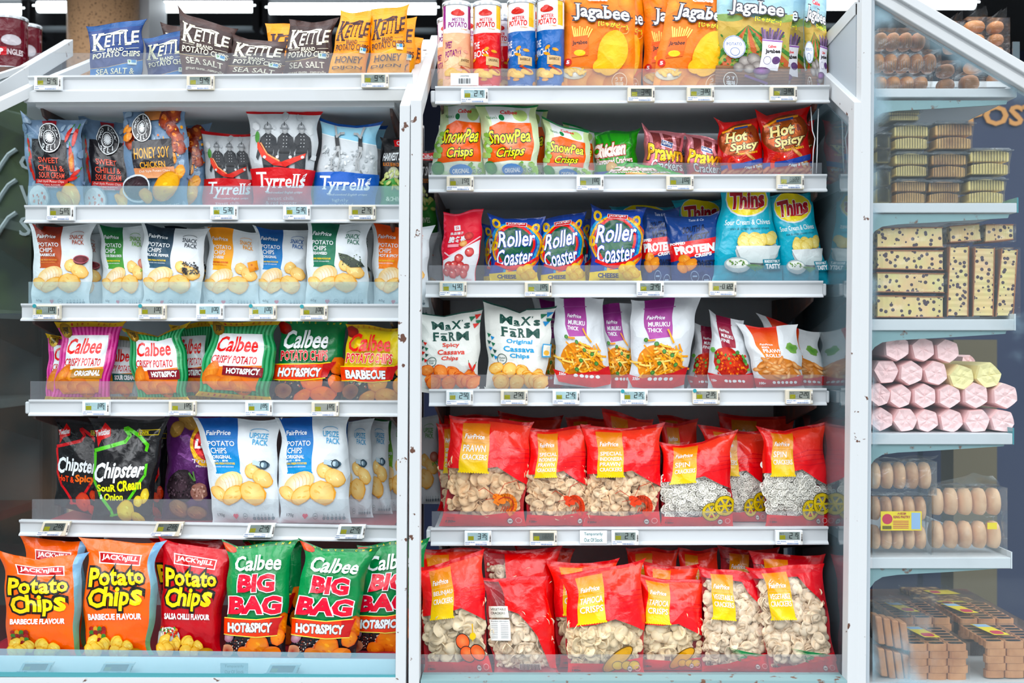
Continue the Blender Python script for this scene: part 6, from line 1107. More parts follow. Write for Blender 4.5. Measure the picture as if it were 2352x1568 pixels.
pbr('pastry','#efc094',.55,noise=(16,'#b5794a',.42,.72,4)); pbr('biscuit','#c98d5c',.6,noise=(20,'#a86a3e',.4,.7,4)); pbr('black_filling','#14181a',.25); pbr('nutty','#6b4526',.5,noise=(60,'#c9a26a',.5,.62,5)); pbr('label_yellow','#e9cf1e',.5); pbr('label_red','#c42a4a',.5); pbr('label_blue','#8fb2d6',.5); pbr('paper_white','#e6e2e4',.6)
CX=xat(2170,YP)
cab=thing('bakery_cabinet','tall white bakery cabinet with a misty glass end and slanting top bar, at the right','display cabinet',(CX,YP,0))
b=B(); b.hexa([(xat(1962,YP),YP,0),(xat(1984,YP),YP,0),(xat(1984,YP),YP+.035,0),(xat(1962,YP),YP+.035,0)],[(xat(1980,YP),YP-.001,zat(-60,YP)),(xat(2003,YP),YP-.001,zat(-60,YP)),(xat(2003,YP),YP+.035,zat(-60,YP)),(xat(1980,YP),YP+.035,zat(-60,YP))]); b.build('post','paint_rust',cab,bevel=.002)
b=B(); b.hexa([(xat(1985,YP),YP+.004,0),(xat(1993,YP),YP+.004,0),(xat(1993,YP),YP+.03,0),(xat(1985,YP),YP+.03,0)],[(xat(2003,YP),YP+.004,zat(-60,YP)),(xat(2011,YP),YP+.004,zat(-60,YP)),(xat(2011,YP),YP+.03,zat(-60,YP)),(xat(2003,YP),YP+.03,zat(-60,YP))]); b.build('glazing_bead','side_panel',cab)
xs=xat(1980,YP); b=B(); b.box((xs-.002,YP+.036,.1),(xs+.008,1.0,zat(-25,YP)-.02)); b.build('side_panel','side_panel',cab)
b=B(); b.hexa([(xs-.004,YP+.036,zat(-8,YP)-.028),(xs+.02,YP+.036,zat(-8,YP)-.028),(xs+.02,1.0,zat(-8,YP)-.09),(xs-.004,1.0,zat(-8,YP)-.09)],[(xs-.004,YP+.036,zat(-8,YP)),(xs+.02,YP+.036,zat(-8,YP)),(xs+.02,1.0,zat(-8,YP)-.05),(xs-.004,1.0,zat(-8,YP)-.05)]); b.build('top_bar','paint_white',cab)
def pq(pts,y0,y1,name,mat,par,bev=0):      # polygon given at the front plane, given depth
    b=B(); n=len(pts); v=[(xat(x,YP),y0,zat(y,YP)) for x,y in pts]+[(xat(x,YP),y1,zat(y,YP)) for x,y in pts]; b.add(v,[tuple(range(n)),tuple(range(2*n-1,n-1,-1))]+[(i,n+i,n+(i+1)%n,(i+1)%n) for i in range(n)]); return b.build(name,mat,par,bevel=bev)
pq([(1995,-10),(2420,243),(2420,218),(1995,-33)],YP+.002,YP+.035,'slanted_bar','paint_white',cab,.002)
pq([(1995,-33),(2420,218),(2420,210),(1995,-42)],YP+.006,YP+.03,'slanted_bar','tray_grey',cab)
pq([(1995,-42),(2420,210),(2420,184),(1995,-66)],YP-.004,YP+.035,'slanted_bar','paint_rust',cab,.002)
# the misted pane
def pane():
    nx,nz=44,150; X=np.linspace(2010,2460,nx+1); Z=np.linspace(-10,1700,nz+1); V=[];Fc=[];mi=[]
    for j,zp in enumerate(Z):
        for i,xp in enumerate(X):
            ytop=-5+(xp-2000)*.596; zz=max(zp,ytop); V.append((xat(xp,YP),YP+.016,zat(zz,YP)))
            d=zz-ytop; m=.42*math.exp(-d/38.)*(1 if xp<2340 else .6)+.22*math.exp(-(xp-2010)/16.)+.55*math.exp(-max(0,1600-zz)/60.)*math.exp(-((xp-2080)/95.)**2)+.12*(zz<500)*(xp<2060); mi.append(m)
    for j in range(nz):
        for i in range(nx):
            a=j*(nx+1)+i
            if V[a][2]-V[a+nx+1][2]>1e-5 or V[a+1][2]-V[a+nx+2][2]>1e-5: Fc.append((a+nx+1,a+nx+2,a+1,a))
    o=meshobj('end_glass',V,Fc,'glass_mist',cab); at=o.data.attributes.new('mist','FLOAT','POINT'); at.data.foreach_set('value',mi); md=o.modifiers.new('thick','SOLIDIFY'); md.thickness=.002
pane()
CS={}
for i,(yt,h,xr,l) in enumerate([(203,19,2332,'top shelf of the bakery cabinet, under the round buns'),(466,21,2336,'second shelf of the bakery cabinet, under the clear cake tubs'),(733,24,2330,'third shelf of the bakery cabinet, under the raisin loaves'),(995,24,2326,'fourth shelf of the bakery cabinet, under the pink paper rolls'),(1280,24,2322,'fifth shelf of the bakery cabinet, under the bagged pastries')]):
    z=zat(yt,YP+.03); t=thing('cabinet_shelf',l,'shelf',(CX,YP,z-.03),'shelves of the bakery cabinet'); Y0=YP+.03
    b=B(); b.box((xs+.012,Y0,z-h/1000.),(xat(xr,Y0),Y0+.8,z)); b.build('tray','rail_white',t,bevel=.0015)
    pts=[(2006,yt+h),(xr,yt+h),(xr-3,yt+h+9),(2200,yt+h+17),(2075,yt+h+24),(2040,yt+h+29),(2022,yt+h+40),(2006,yt+h+62)]
    pts=[(x,y) for x,y in pts]; pq(pts,Y0+.006,Y0+.010,'bracket','bracket_teal',t)
    b=B(); b.box((xat(xr,Y0),Y0,z-h/1000.),(xat(xr,Y0)+.003,Y0+.8,z+.012)); b.build('price_rail','glass_edge' if i%2 else 'tray_grey',t); CS[i+1]=z
YC=YP+.05                                  # front of the goods
def dome(b,c,rx,ry,rz,nu=16,nv=9,flat=.35,rib=0):
    v=[];f=[]
    for j in range(nv+1):
        ph=math.pi*j/nv-math.pi/2
        for i in range(nu):
            t=2*math.pi*i/nu; s=abs(math.cos(ph))**.6; q=1+rib*math.sin(8*t); v.append((c[0]+rx*s*math.cos(t)*q,c[1]+ry*s*math.sin(t)*q,c[2]+rz*math.sin(ph)*(1 if math.sin(ph)>0 else .8)))
    for j in range(nv):
        for i in range(nu): f.append((j*nu+i,j*nu+(i+1)%nu,(j+1)*nu+(i+1)%nu,(j+1)*nu+i))
    b.add(v,f)
def wrap(name,x0,x1,z0,z1,y0,y1,par,mat='wrap_clear',amp=.004,seed=1,tail=None):
    """crinkled clear wrapper round a block, optionally with a twisted tail (dx,dz)"""
    rn=random.Random(seed); n=9; ph=[rn.uniform(0,6) for _ in range(6)]
    def d(u,v,k): return amp*(math.sin(9*u+ph[k%6])*math.sin(7*v+ph[(k+2)%6])+.6*abs(math.sin(15*u+11*v+ph[(k+1)%6]))-.5)
    V=[];F=[]
    def patch(fn):
        o_=len(V)
        for j in range(n+1):
            for i in range(n+1): V.append(fn(i/n,j/n))
        for j in range(n):
            for i in range(n): a=o_+j*(n+1)+i; F.append((a,a+1,a+n+2,a+n+1))
    e=lambda u:math.sin(math.pi*u)**.3 if 0<u<1 else 0
    patch(lambda u,v:(x0+(x1-x0)*u,y0-d(u,v,0)*e(u)*e(v),z0+(z1-z0)*v)); patch(lambda u,v:(x0+(x1-x0)*u,y0+(y1-y0)*v,z1+d(u,v,1)*e(u)*e(v)))
    patch(lambda u,v:(x0-d(u,v,2)*e(u)*e(v),y0+(y1-y0)*(1-u),z0+(z1-z0)*v)); patch(lambda u,v:(x1+d(u,v,3)*e(u)*e(v),y0+(y1-y0)*u,z0+(z1-z0)*v))
    if tail: patch(lambda u,v:((x0+x1)/2+((x1-x0)*(u-.5))*(1-.6*v)+tail[0]*v,(y0+y1)/2+.006*math.sin(9*u+5*v)-.01*v,z1+tail[1]*v*(1-.25*abs(math.sin(3*u+ph[0])))))
    return meshobj(name,V,F,mat,par,True)
def bunpack(x0,x1,y0,y1,label,n,vert=False,Y=None,tail=None,zbase=None,grp='packs of round buns in the bakery cabinet'):
    Y=YC if Y is None else Y; z0=zbase if zbase is not None else zat(y1,Y); z1=zat(y0,Y); X0,X1=xat(x0,Y),xat(x1,Y); t=thing('bun_pack',label,'bun pack',((X0+X1)/2,Y+.03,z0),grp)
    for k in range(n):
        b=B()
        if vert: c=((X0+X1)/2,Y+.032,z0+(z1-z0)*(k+.5)/n); dome(b,c,(X1-X0)*.44,.028,(z1-z0)/n*.47)
        else: c=(X0+(X1-X0)*(k+.5)/n,Y+.032,z0+(z1-z0)*.5); dome(b,c,(X1-X0)/n*.52,.028,(z1-z0)*.46)
        b.build('bun','bun',t,True)
    b=B(); m=26                          # ribbed tray wall in front
    zt=z0+(z1-z0)*.55
    for k in range(m):
        x=X0+(X1-X0)*(k+.5)/m; w=(X1-X0)/m*.22
        if vert: continue
        b.box((x-w,Y-.001,z0+.002),(x+w,Y+.002,zt))
    if vert:
        for k in range(int(10*n)): z=z0+(z1-z0)*(k+.5)/(10*n); b.box((X0+(X1-X0)*.05,Y-.001,z-.0006),(X0+(X1-X0)*.95,Y+.001,z+.0006))
    b.build('ribbed_tray','wrap_clear',t); wrap('wrapper',X0-.001,X1+.001,z0+.001,z1+.001,Y-.003,Y+.066,t,'wrap_clear',.002,int(x0),tail)
    return t
bunpack(2014,2140,168,203,'bottom pack of round buns in a row on the top cabinet shelf',4,zbase=CS[1]); bunpack(2010,2160,115,166,'middle pack of round buns, tilted above the bottom pack',5); bunpack(2018,2134,66,113,'uppermost pack of round buns behind the misty glass',4)
bunpack(2162,2206,140,203,'short upright pack of two buns beside the stacked packs',2,True,zbase=CS[1]); bunpack(2214,2264,165,203,'low pack with a single bun near the slanting bar',1,True,zbase=CS[1])
YT=.28
for x0,x1,y0,y1,n,lab in ((2120,2150,22,75,2,'bun pack with a shiny tail, nearest the top left above the slanting bar'),(2176,2216,50,120,2,'bun pack above the slanting bar, second from the left'),(2222,2276,40,165,4,'bun pack of stacked orange buns above the slanting bar, third from the left'),(2278,2318,42,190,5,'rightmost bun pack of stacked orange buns above the slanting bar')):
    bunpack(x0,x1,y0,y1,lab,n,True,Y=YT,tail=(.02,.035),grp='bun packs standing behind the slanting bar')
t=thing('cabinet_top_shelf','shelf behind the slanting bar carrying upright bun packs','shelf',(xat(2230,YT),YT,zat(196,YT))); b=B(); b.box((xat(2100,YT),YT-.02,zat(204,YT)),(xat(2345,YT),YT+.3,zat(191,YT))); b.build('tray','rail_white',t); b=B(); b.box((xat(2322,YT),YT-.01,zat(196,YT)+.006),(xat(2338,YT),YT-.006,zat(98,YT))); b.build('clear_end','glass_side',t)
def tub(x0,x1,y0,y1,label,mat,zb=None,Y=None):
    Y=YC if Y is None else Y; z0=zb if zb is not None else zat(y1,Y); z1=zat(y0,Y); X0,X1=xat(x0,Y),xat(x1,Y); t=thing('cake_tub',label,'cake tub',((X0+X1)/2,Y,z0),'clear tubs of sliced cake in the bakery cabinet'); s=(X1-X0)*.10
    for k in range(2):
        b=B(); a=z0+.004+(z1-z0)*.45*k; h=(z1-z0)*.40; ww=s*(.6 if k==0 else .3)
        n=7
        lo=[];hi=[]
        V=[];F=[]
        for j in range(n+1):
            u=j/n; x=X0+ww+s*.3+(X1-X0-2*ww-s*.6)*u; top=a+h*(.82+.18*math.sin(math.pi*u)); V+=[(x,Y+.008,a),(x,Y+.008,top),(x,Y+.085,top),(x,Y+.085,a)]
        for j in range(n): 
            o_=4*j; F+=[(o_,o_+4,o_+5,o_+1),(o_+1,o_+5,o_+6,o_+2),(o_+2,o_+6,o_+7,o_+3),(o_+3,o_+7,o_+4,o_)]
        F+=[(0,1,2,3),(4*n+3,4*n+2,4*n+1,4*n)]; b.add(V,F); b.build('cake',mat,t,bevel=.002)
    b=B(); zt=z1-.008; b.hexa([(X0+s,Y+.006,z0+.001),(X1-s,Y+.006,z0+.001),(X1-s,Y+.09,z0+.001),(X0+s,Y+.09,z0+.001)],[(X0+.003,Y,zt),(X1-.003,Y,zt),(X1-.003,Y+.098,zt),(X0+.003,Y+.098,zt)])
    b.build('tub_body','wrap_clear',t); b=B(); b.box((X0,Y-.003,zt),(X1,Y+.1,zt+.003)); b.hexa([(X0+.004,Y,zt+.003),(X1-.004,Y,zt+.003),(X1-.004,Y+.098,zt+.003),(X0+.004,Y+.098,zt+.003)],[(X0+.008,Y+.004,z1-.0005),(X1-.008,Y+.004,z1-.0005),(X1-.008,Y+.094,z1-.0005),(X0+.008,Y+.094,z1-.0005)]); b.build('lid','wrap_dull',t)
    b=B()
    for k in range(13): x=X0+s+(X1-X0-2*s)*k/12; b.box((x-.0007,Y-.002,z0+.004),(x+.0007,Y+.004,zt))
    b.build('ribs','wrap_clear',t)
for x0,x1,y0,y1,lab,m,zb in ((2054,2134,409,466,'bottom cake tub of the left column','cake_brown',1),(2054,2138,346,407,'middle cake tub of the left column','cake_pale',0),(2052,2140,280,344,'third cake tub up in the left column','cake_pale',0),(2040,2120,249,278,'topmost cake tub of the left column, in shade','cake_pale',0),(2132,2212,411,466,'bottom cake tub of the middle column','cake_brown',1),(2138,2228,346,409,'middle cake tub of the middle column','cake_brown',0),(2146,2242,276,344,'topmost cake tub of the middle column','cake_brown',0),(2222,2316,405,466,'lower cake tub of the right column','cake_pale',1),(2226,2328,338,403,'upper cake tub of the right column','cake_pale',0),(2013,2050,378,466,'lower pale tub squeezed against the white post','cake_pale',1),(2013,2048,300,376,'upper pale tub squeezed against the white post','cake_pale',0)):
    tub(x0,x1,y0,y1,lab,m,CS[2] if zb else None)
def loaf(pts,label,vert,zb=None,Y=None,dy=.07):
    Y=YC if Y is None else Y; P4=[(xat(x,Y),zat(y,Y)) for x,y in pts]; xs_=[p[0] for p in P4]; zs_=[p[1] for p in P4]; t=thing('raisin_loaf',label,'wrapped loaf',(sum(xs_)/4,Y,min(zs_)),'wrapped raisin loaves in the bakery cabinet')
    cx_,cz_=sum(xs_)/4,sum(zs_)/4; I=[(cx_+(x-cx_)*.96,cz_+(z-cz_)*.94) for x,z in P4]
    b=B(); N=24; (a,b_,c,d)=I; V=[];F=[]        # TL TR BR BL; slices along the long side
    for i in range(N+1):
        u=i/N; o_=.0008*(i%2)
        if vert: p=(a[0]+(d[0]-a[0])*u,a[1]+(d[1]-a[1])*u); q=(b_[0]+(c[0]-b_[0])*u,b_[1]+(c[1]-b_[1])*u)
        else: p=(d[0]+(c[0]-d[0])*u,d[1]+(c[1]-d[1])*u); q=(a[0]+(b_[0]-a[0])*u,a[1]+(b_[1]-a[1])*u)
        V+=[(p[0],Y+.004+o_,p[1]),(q[0],Y+.004+o_,q[1]),(q[0],Y+dy,q[1]),(p[0],Y+dy,p[1])]
    for i in range(N): o_=4*i; F+=[(o_,o_+1,o_+5,o_+4),(o_+1,o_+2,o_+6,o_+5),(o_+2,o_+3,o_+7,o_+6),(o_+3,o_,o_+4,o_+7)]
    F+=[(0,3,2,1),(4*N,4*N+1,4*N+2,4*N+3)]; b.add(V,F); lf=b.build('loaf','raisin_loaf',t)
    b=B(); (a,b_,c,d)=[(cx_+(x-cx_)*.985,cz_+(z-cz_)*.97) for x,z in P4]
    def strip(p,q,w):
        nx,nz=(cx_-(p[0]+q[0])/2),(cz_-(p[1]+q[1])/2); l=math.hypot(nx,nz); nx,nz=nx/l*w,nz/l*w; b.hexa([(p[0],Y+.003,p[1]),(q[0],Y+.003,q[1]),(q[0],Y+dy,q[1]),(p[0],Y+dy,p[1])],[(p[0]+nx,Y+.003,p[1]+nz),(q[0]+nx,Y+.003,q[1]+nz),(q[0]+nx,Y+dy,q[1]+nz),(p[0]+nx,Y+dy,p[1]+nz)])
    if vert: strip(a,d,.002); strip(b_,c,.002)
    else: strip(a,b_,.002); strip(d,c,.002)
    b.build('crust','crust',lf)
    wrap('wrapper',min(xs_)-.001,max(xs_)+.004,min(zs_)+.0005,max(zs_),Y,Y+dy,t,'wrap_clear',.003,int(pts[0][0]+pts[0][1]))
z3=733
loaf([(2014,522),(2168,520),(2170,568),(2014,569)],'top loaf of the four lying raisin loaves',0); loaf([(2014,573),(2170,574),(2170,621),(2014,618)],'second from the top of the four lying raisin loaves',0); loaf([(2014,624),(2172,627),(2172,673),(2014,671)],'third from the top of the four lying raisin loaves',0); loaf([(2014,677),(2170,680),(2170,730),(2014,729)],'bottom loaf of the four lying raisin loaves',0)
loaf([(2182,563),(2228,562),(2226,729),(2176,729)],'upright raisin loaf next to the lying loaves',1); loaf([(2240,565),(2287,566),(2284,729),(2235,729)],'upright raisin loaf in the middle of the three',1); loaf([(2302,568),(2340,570),(2330,729),(2288,729)],'tilted upright raisin loaf at the right end',1)
loaf([(2182,518),(2252,512),(2256,552),(2184,557)],'small loaf lying on top of the upright loaves, left',0,Y=YC+.01); loaf([(2266,514),(2330,514),(2330,550),(2264,556)],'small loaf lying on top of the upright loaves, right',0,Y=YC+.01)
# pink and yellow paper rolls
def roll(px,py,r,label,mat='paper_pink',seed=1,grp='pink paper-wrapped rolls in the cabinet',Y=None,zmin=None):
    rn=random.Random(seed); Y=(YC if Y is None else Y)+rn.uniform(0,.012); c=(xat(px,Y),zat(py,Y)); t=thing('paper_roll',label,'paper-wrapped roll',(c[0],Y,c[1]-r/1000.),grp); n=6; R=r/1000.*(D+Y)/D; ph=rn.uniform(0,.9)
    ang=[ph+2*math.pi*k/n+rn.uniform(-.12,.12) for k in range(n)]; ring=[]
    for k in range(n):
        a0,a1=ang[k],ang[(k+1)%n]+(2*math.pi if k==n-1 else 0)
        for w in (0,.33,.67): 
            x0,z0=math.cos(a0),math.sin(a0); x1,z1=math.cos(a1),math.sin(a1); bulge=1+.03*math.sin(math.pi*w); ring.append(((x0+(x1-x0)*w)*bulge,(z0+(z1-z0)*w)*bulge))
    m=len(ring); V=[];F=[]
    for y,s in ((.30,.98),(.010,1.0),(.0,.93),(.0022,.6),(.0012,.3)):
        for i,(x,z) in enumerate(ring):
            f=(.0012 if i%3==0 else 0)*(1 if s<1 and y<.1 else 0); V.append((c[0]+R*x*s,Y+y+f+rn.uniform(-.001,.001)*(s<.9),max(c[1]+R*z*s,zmin if zmin else -9)))
    V.append((c[0],Y+.004,c[1])); L=5
    for j in range(L-1):
        for i in range(m): F.append((j*m+i,j*m+(i+1)%m,(j+1)*m+(i+1)%m,(j+1)*m+i))
    for i in range(m): F.append(((L-1)*m+i,(L-1)*m+(i+1)%m,L*m))
    me=[q[:] for q in V]; S=[f for f in F if max(f)<2*m]; E=[f for f in F if max(f)>=2*m]
    o=meshobj('paper_tube',V,S,mat,t,False); e=meshobj('folded_end',V,E,mat,t,False)
    for ob in (o,e):
        bm=bmesh.new(); bm.from_mesh(ob.data); bmesh.ops.delete(bm,geom=[v for v in bm.verts if not v.link_faces],context='VERTS'); bmesh.ops.recalc_face_normals(bm,faces=bm.faces); bm.to_mesh(ob.data); bm.free()
R4=[(2026,964,28,'bottom row, first from the left'),(2080,965,29,'bottom row, second from the left'),(2131,966,28,'bottom row, third from the left'),(2186,967,29,'bottom row, fourth from the left'),(2246,967,30,'bottom row, fifth from the left'),(2304,967,29,'bottom row, sixth and last'),
(2021,907,27,'second row, first from the left'),(2069,910,28,'second row, second from the left'),(2125,910,29,'second row, third from the left'),(2182,911,28,'second row, fourth from the left'),(2243,908,31,'second row, fifth from the left, under the yellow rolls'),(2310,909,31,'second row, last on the right'),
(2036,853,30,'third row, first from the left'),(2094,857,29,'third row, second from the left'),(2151,857,29,'third row, third from the left, next to the yellow one'),(2061,799,31,'top row, first from the left'),(2121,802,29,'top row, second from the left'),(2177,806,29,'top row, third from the left')]
for i,(x,y,r,l) in enumerate(R4): roll(x,y,r,'pink paper roll, '+l,seed=i+3,zmin=CS[4]+.001)
roll(2210,866,30,'yellow paper roll beside the pink ones, left of the two',mat='paper_yellow',seed=40,grp='yellow paper-wrapped rolls'); roll(2272,862,31,'yellow paper roll resting on the pink stack, right of the two',mat='paper_yellow',seed=41,grp='yellow paper-wrapped rolls')
roll(2224,832,18,'small pink paper roll peeking out behind the yellow ones',seed=50,Y=YC+.33)
# bagged pastries
def pastry(x0,x1,y0,y1,cols,rows,label,zb=None,tail=None,Y=None):
    Y=YC if Y is None else Y; z0=zb if zb is not None else zat(y1,Y); z1=zat(y0,Y); X0,X1=xat(x0,Y),xat(x1,Y); t=thing('pastry_bag',label,'pastry bag',((X0+X1)/2,Y,z0),'clear bags of round pastries'); rn=random.Random(int(x0+y0))
    for r_ in range(rows):
        for c_ in range(cols):
            b=B(); w=(X1-X0)/cols; h=(z1-z0)/rows; dome(b,(X0+w*(c_+.5),Y+.035,z0+h*(r_+.5)+.001),w*.47,.03,h*.46,14,8); b.build('pastry','pastry',t,True)
    wrap('wrapper',X0-.002,X1+.002,z0+.0005,z1+.002,Y,Y+.072,t,'wrap_dull',.006,int(x0),tail); return t
def label_(t,x0,x1,y0,y1,Y,full=True):
    b=B(); b.box((xat(x0,Y),Y,zat(y1,Y)),(xat(x1,Y),Y+.0006,zat(y0,Y))); l=b.build('paper_label','label_yellow',t)
    if full:
        w=x1-x0; b=B(); n=18; cxx,czz=xat(x0+w*.16,Y),zat(y0+(y1-y0)*.4,Y); rr=w*.00012*1000/1000.; b.add([(cxx+rr*math.cos(6.283*k/n),Y-.0004,czz+rr*math.sin(6.283*k/n)) for k in range(n)],[tuple(range(n))]); b.build('red_seal','label_red',l)
        b=B(); b.add([tuple(P(x0+w*.75,y0+3,Y-.0004)),tuple(P(x1-3,y0+3,Y-.0004)),tuple(P(x1-3,y1-3,Y-.0004)),tuple(P(x0+w*.75,y1-3,Y-.0004))],[(0,1,2,3)]); b.build('nutrition_panel','label_blue',l)
        flat_text('lettering','KING PASTRY',xat(x0+w*.31,Y),xat(x0+w*.72,Y),zat(y0+(y1-y0)*.36,Y),zat(y0+(y1-y0)*.22,Y),Y-.0004,'#b3263a',l,.0002,.02); flat_text('lettering','大旺餅',xat(x0+w*.40,Y),xat(x0+w*.62,Y),zat(y0+(y1-y0)*.18,Y),zat(y0+(y1-y0)*.05,Y),Y-.0004,'#b3263a',l,.0002,.01)
        b=B()
        for k in range(14): b.box((xat(x0+4+k*1.5,Y),Y-.0006,zat(y1-3,Y)),(xat(x0+4.8+k*1.5,Y),Y-.0003,zat(y1-11,Y)))
        b.build('barcode','black_gap',l)
        b=B()
        for k in range(5): b.box((xat(x0+w*.30,Y),Y-.0006,zat(y0+(y1-y0)*(.52+.09*k),Y)),(xat(x0+w*.68,Y),Y-.0003,zat(y0+(y1-y0)*(.49+.09*k),Y)))
        b.build('fine_print','label_red',l)
tb=pastry(2006,2138,1142,1280,5,2,'clear pastry bag with a large yellow label',CS[5]); label_(tb,2023,2117,1174,1218,YC-.008)
tb=pastry(2146,2312,1122,1280,5,2,'clear pastry bag with a tiny yellow sticker, right of the labelled one',CS[5],(.03,.03)); label_(tb,2268,2290,1200,1215,YC-.008,False)
pastry(2004,2150,1062,1138,5,1,'clear pastry bag lying on top of the labelled one',None,(.06,.012))
# biscuits with black filling on the cabinet floor
def oblong(b,cx_,cy_,z0,z1,lx,ly,n=14):
    pts=[]
    for k in range(n):
        t=2*math.pi*k/n; s=lambda q:math.copysign(abs(q)**.55,q); pts.append((cx_+lx*s(math.cos(t)),cy_+ly*s(math.sin(t))))
    b.add([(x,y,z0) for x,y in pts]+[(x,y,z1) for x,y in pts],[tuple(range(n-1,-1,-1)),tuple(range(n,2*n))]+[(k,(k+1)%n,n+(k+1)%n,n+k) for k in range(n)])
def bpack(x0,zt,Y0,cols,deep,layers,label,lab=None,sz=(.043,.024,.016)):
    t=thing('biscuit_pack',label,'biscuit pack',(x0,Y0,zt-layers*sz[2]),'packs of black-filled biscuits on the cabinet floor')
    for l in range(layers):
        for j in range(deep if l==0 else 1):
            for i in range(cols):
                b=B(); cx_=x0+sz[0]*(i+.5)+(.004 if l%2 else 0); cy_=Y0+sz[1]*(j+.5)+.002; z1=zt-l*sz[2]; oblong(b,cx_,cy_,z1-sz[2]+.0006,z1,sz[0]*.49,sz[1]*.47); o=b.build('biscuit','biscuit',t)
                if l==0 or j==0: b=B(); oblong(b,cx_,cy_,z1,z1+.0006,sz[0]*.38,sz[1]*.30); b.build('black_filling','black_filling',o)
    X1=x0+cols*sz[0]; wrap('wrapper',x0-.001,X1+.003,zt-layers*sz[2]+.001,zt+.004,Y0-.003,Y0+deep*sz[1]+.003,t,'wrap_clear',.003,int(x0*1000))
    if lab:
        u,v,w=lab; b=B(); x=x0+u; y=Y0+v; q=[(x,y,zt+.008),(x+.035,y,zt+.008),(x+.035-w,y+.09,zt+.008),(x-w,y+.09,zt+.008)]; b.hexa(q,[(a_,b_,c_+.0006) for a_,b_,c_ in q]); l_=b.build('paper_label','label_yellow',t)
        b=B(); oblong(b,x+.017-w*.2,y+.018,zt+.0088,zt+.0092,.013,.014); b.build('red_seal','label_red',l_); b=B(); b.hexa([(x+.002-w*.72,y+.065,zt+.0087),(x+.033-w*.72,y+.065,zt+.0087),(x+.033-w*.95,y+.086,zt+.0087),(x+.002-w*.95,y+.086,zt+.0087)],[(x+.002-w*.72,y+.065,zt+.0091),(x+.033-w*.72,y+.065,zt+.0091),(x+.033-w*.95,y+.086,zt+.0091),(x+.002-w*.95,y+.086,zt+.0091)]); b.build('nutrition_panel','label_blue',l_)
zc=zat(1480,-.12)
bpack(xat(2088,-.12),zc,-.12,3,6,5,'front biscuit pack with a yellow label, left of the gap',(.045,.03,.015)); bpack(xat(2268,-.12),zc+.004,-.115,3,6,5,'front biscuit pack at the right edge',(.03,.03,.015))
bpack(xat(2060,.06),zc+.012,.06,3,7,3,'biscuit pack behind the front left one',(.03,.03,.02)); bpack(xat(2205,.07),zc+.008,.065,3,7,3,'biscuit pack behind the front right one',(.02,.03,.02))
t=thing('cabinet_floor','white floor of the bakery cabinet under the biscuit packs','shelf',(CX,0,zc-.09)); b=B(); b.box((xs+.012,YP+.04,zc-.1),(xat(2352,0),.75,zc-.078)); b.build('tray','paint_white',t)
# stood-up biscuits in a bag, far left
t=thing('biscuit_bag','clear bag of upright pale biscuits in the bottom left corner of the cabinet','biscuit bag',(xat(2040,-.1),-.1,zc-.078))
for r_ in range(3):
    for c_ in range(4):
        b=B(); x=xat(2010+19*c_+6*r_,-.11); z=zat(1414+8*c_*.6+74*r_,-.11); dx=.008; b.hexa([(x+dx,-.11,z-.062),(x+dx+.015,-.11,z-.064),(x+dx+.015,-.07,z-.064),(x+dx,-.07,z-.062)],[(x,-.11,z),(x+.015,-.11,z-.002),(x+.015,-.07,z-.002),(x,-.07,z)]); b.build('biscuit','biscuit',t,bevel=.003)
wrap('wrapper',xat(2006,-.11),xat(2086,-.11),zc-.077,zat(1388,-.11),-.118,-.06,t,'wrap_clear',.004,5,(-.01,.02))
for i,(x0,x1,py,Y,lab) in enumerate([(2160,2290,1398,.27,'nut brittle pack with a yellow label, lying at the back right'),(2052,2150,1402,.26,'nut brittle pack lying at the back left'),(2130,2212,1372,.42,'nut brittle pack furthest back in the cabinet')]):
    z=zat(py,Y); X0,X1=xat(x0,Y),xat(x1,Y); t=thing('brittle_pack',lab,'nut brittle pack',((X0+X1)/2,Y,z-.02),'flat packs of nut brittle'); b=B(); b.hexa([(X0,Y,z-.016),(X1,Y,z-.016),(X1-.02,Y+.13,z-.016),(X0-.03,Y+.13,z-.016)],[(X0,Y,z),(X1,Y,z),(X1-.02,Y+.13,z),(X0-.03,Y+.13,z)]); b.build('brittle_slab','nutty',t,bevel=.004)
    b=B(); q=[(X0+.03,Y+.025,z+.003),(X0+.1,Y+.03,z+.003),(X0+.085,Y+.075,z+.003),(X0+.015,Y+.07,z+.003)]; b.hexa(q,[(a_,b_,c_+.0006) for a_,b_,c_ in q]); l_=b.build('paper_label','label_yellow',t); b=B(); oblong(b,X0+.04,Y+.05,z+.0037,z+.004,.013,.014); b.build('red_seal','label_red',l_); wrap('wrapper',X0-.03,X1+.004,z-.018,z+.006,Y-.003,Y+.133,t,'wrap_clear',.003,i+7)
t=thing('stack_riser','dark tray lifting the rear biscuit and brittle packs','tray',(xat(2180,.3),.2,zc-.07)); b=B(); b.box((xat(2040,.1),.065,zc-.0775),(xat(2330,.1),.235,zc-.045)); b.box((xat(2040,.1),.236,zc-.0775),(xat(2330,.3),.60,zat(1402,.26)-.022)); b.build('riser_tray','bracket_dark',t)
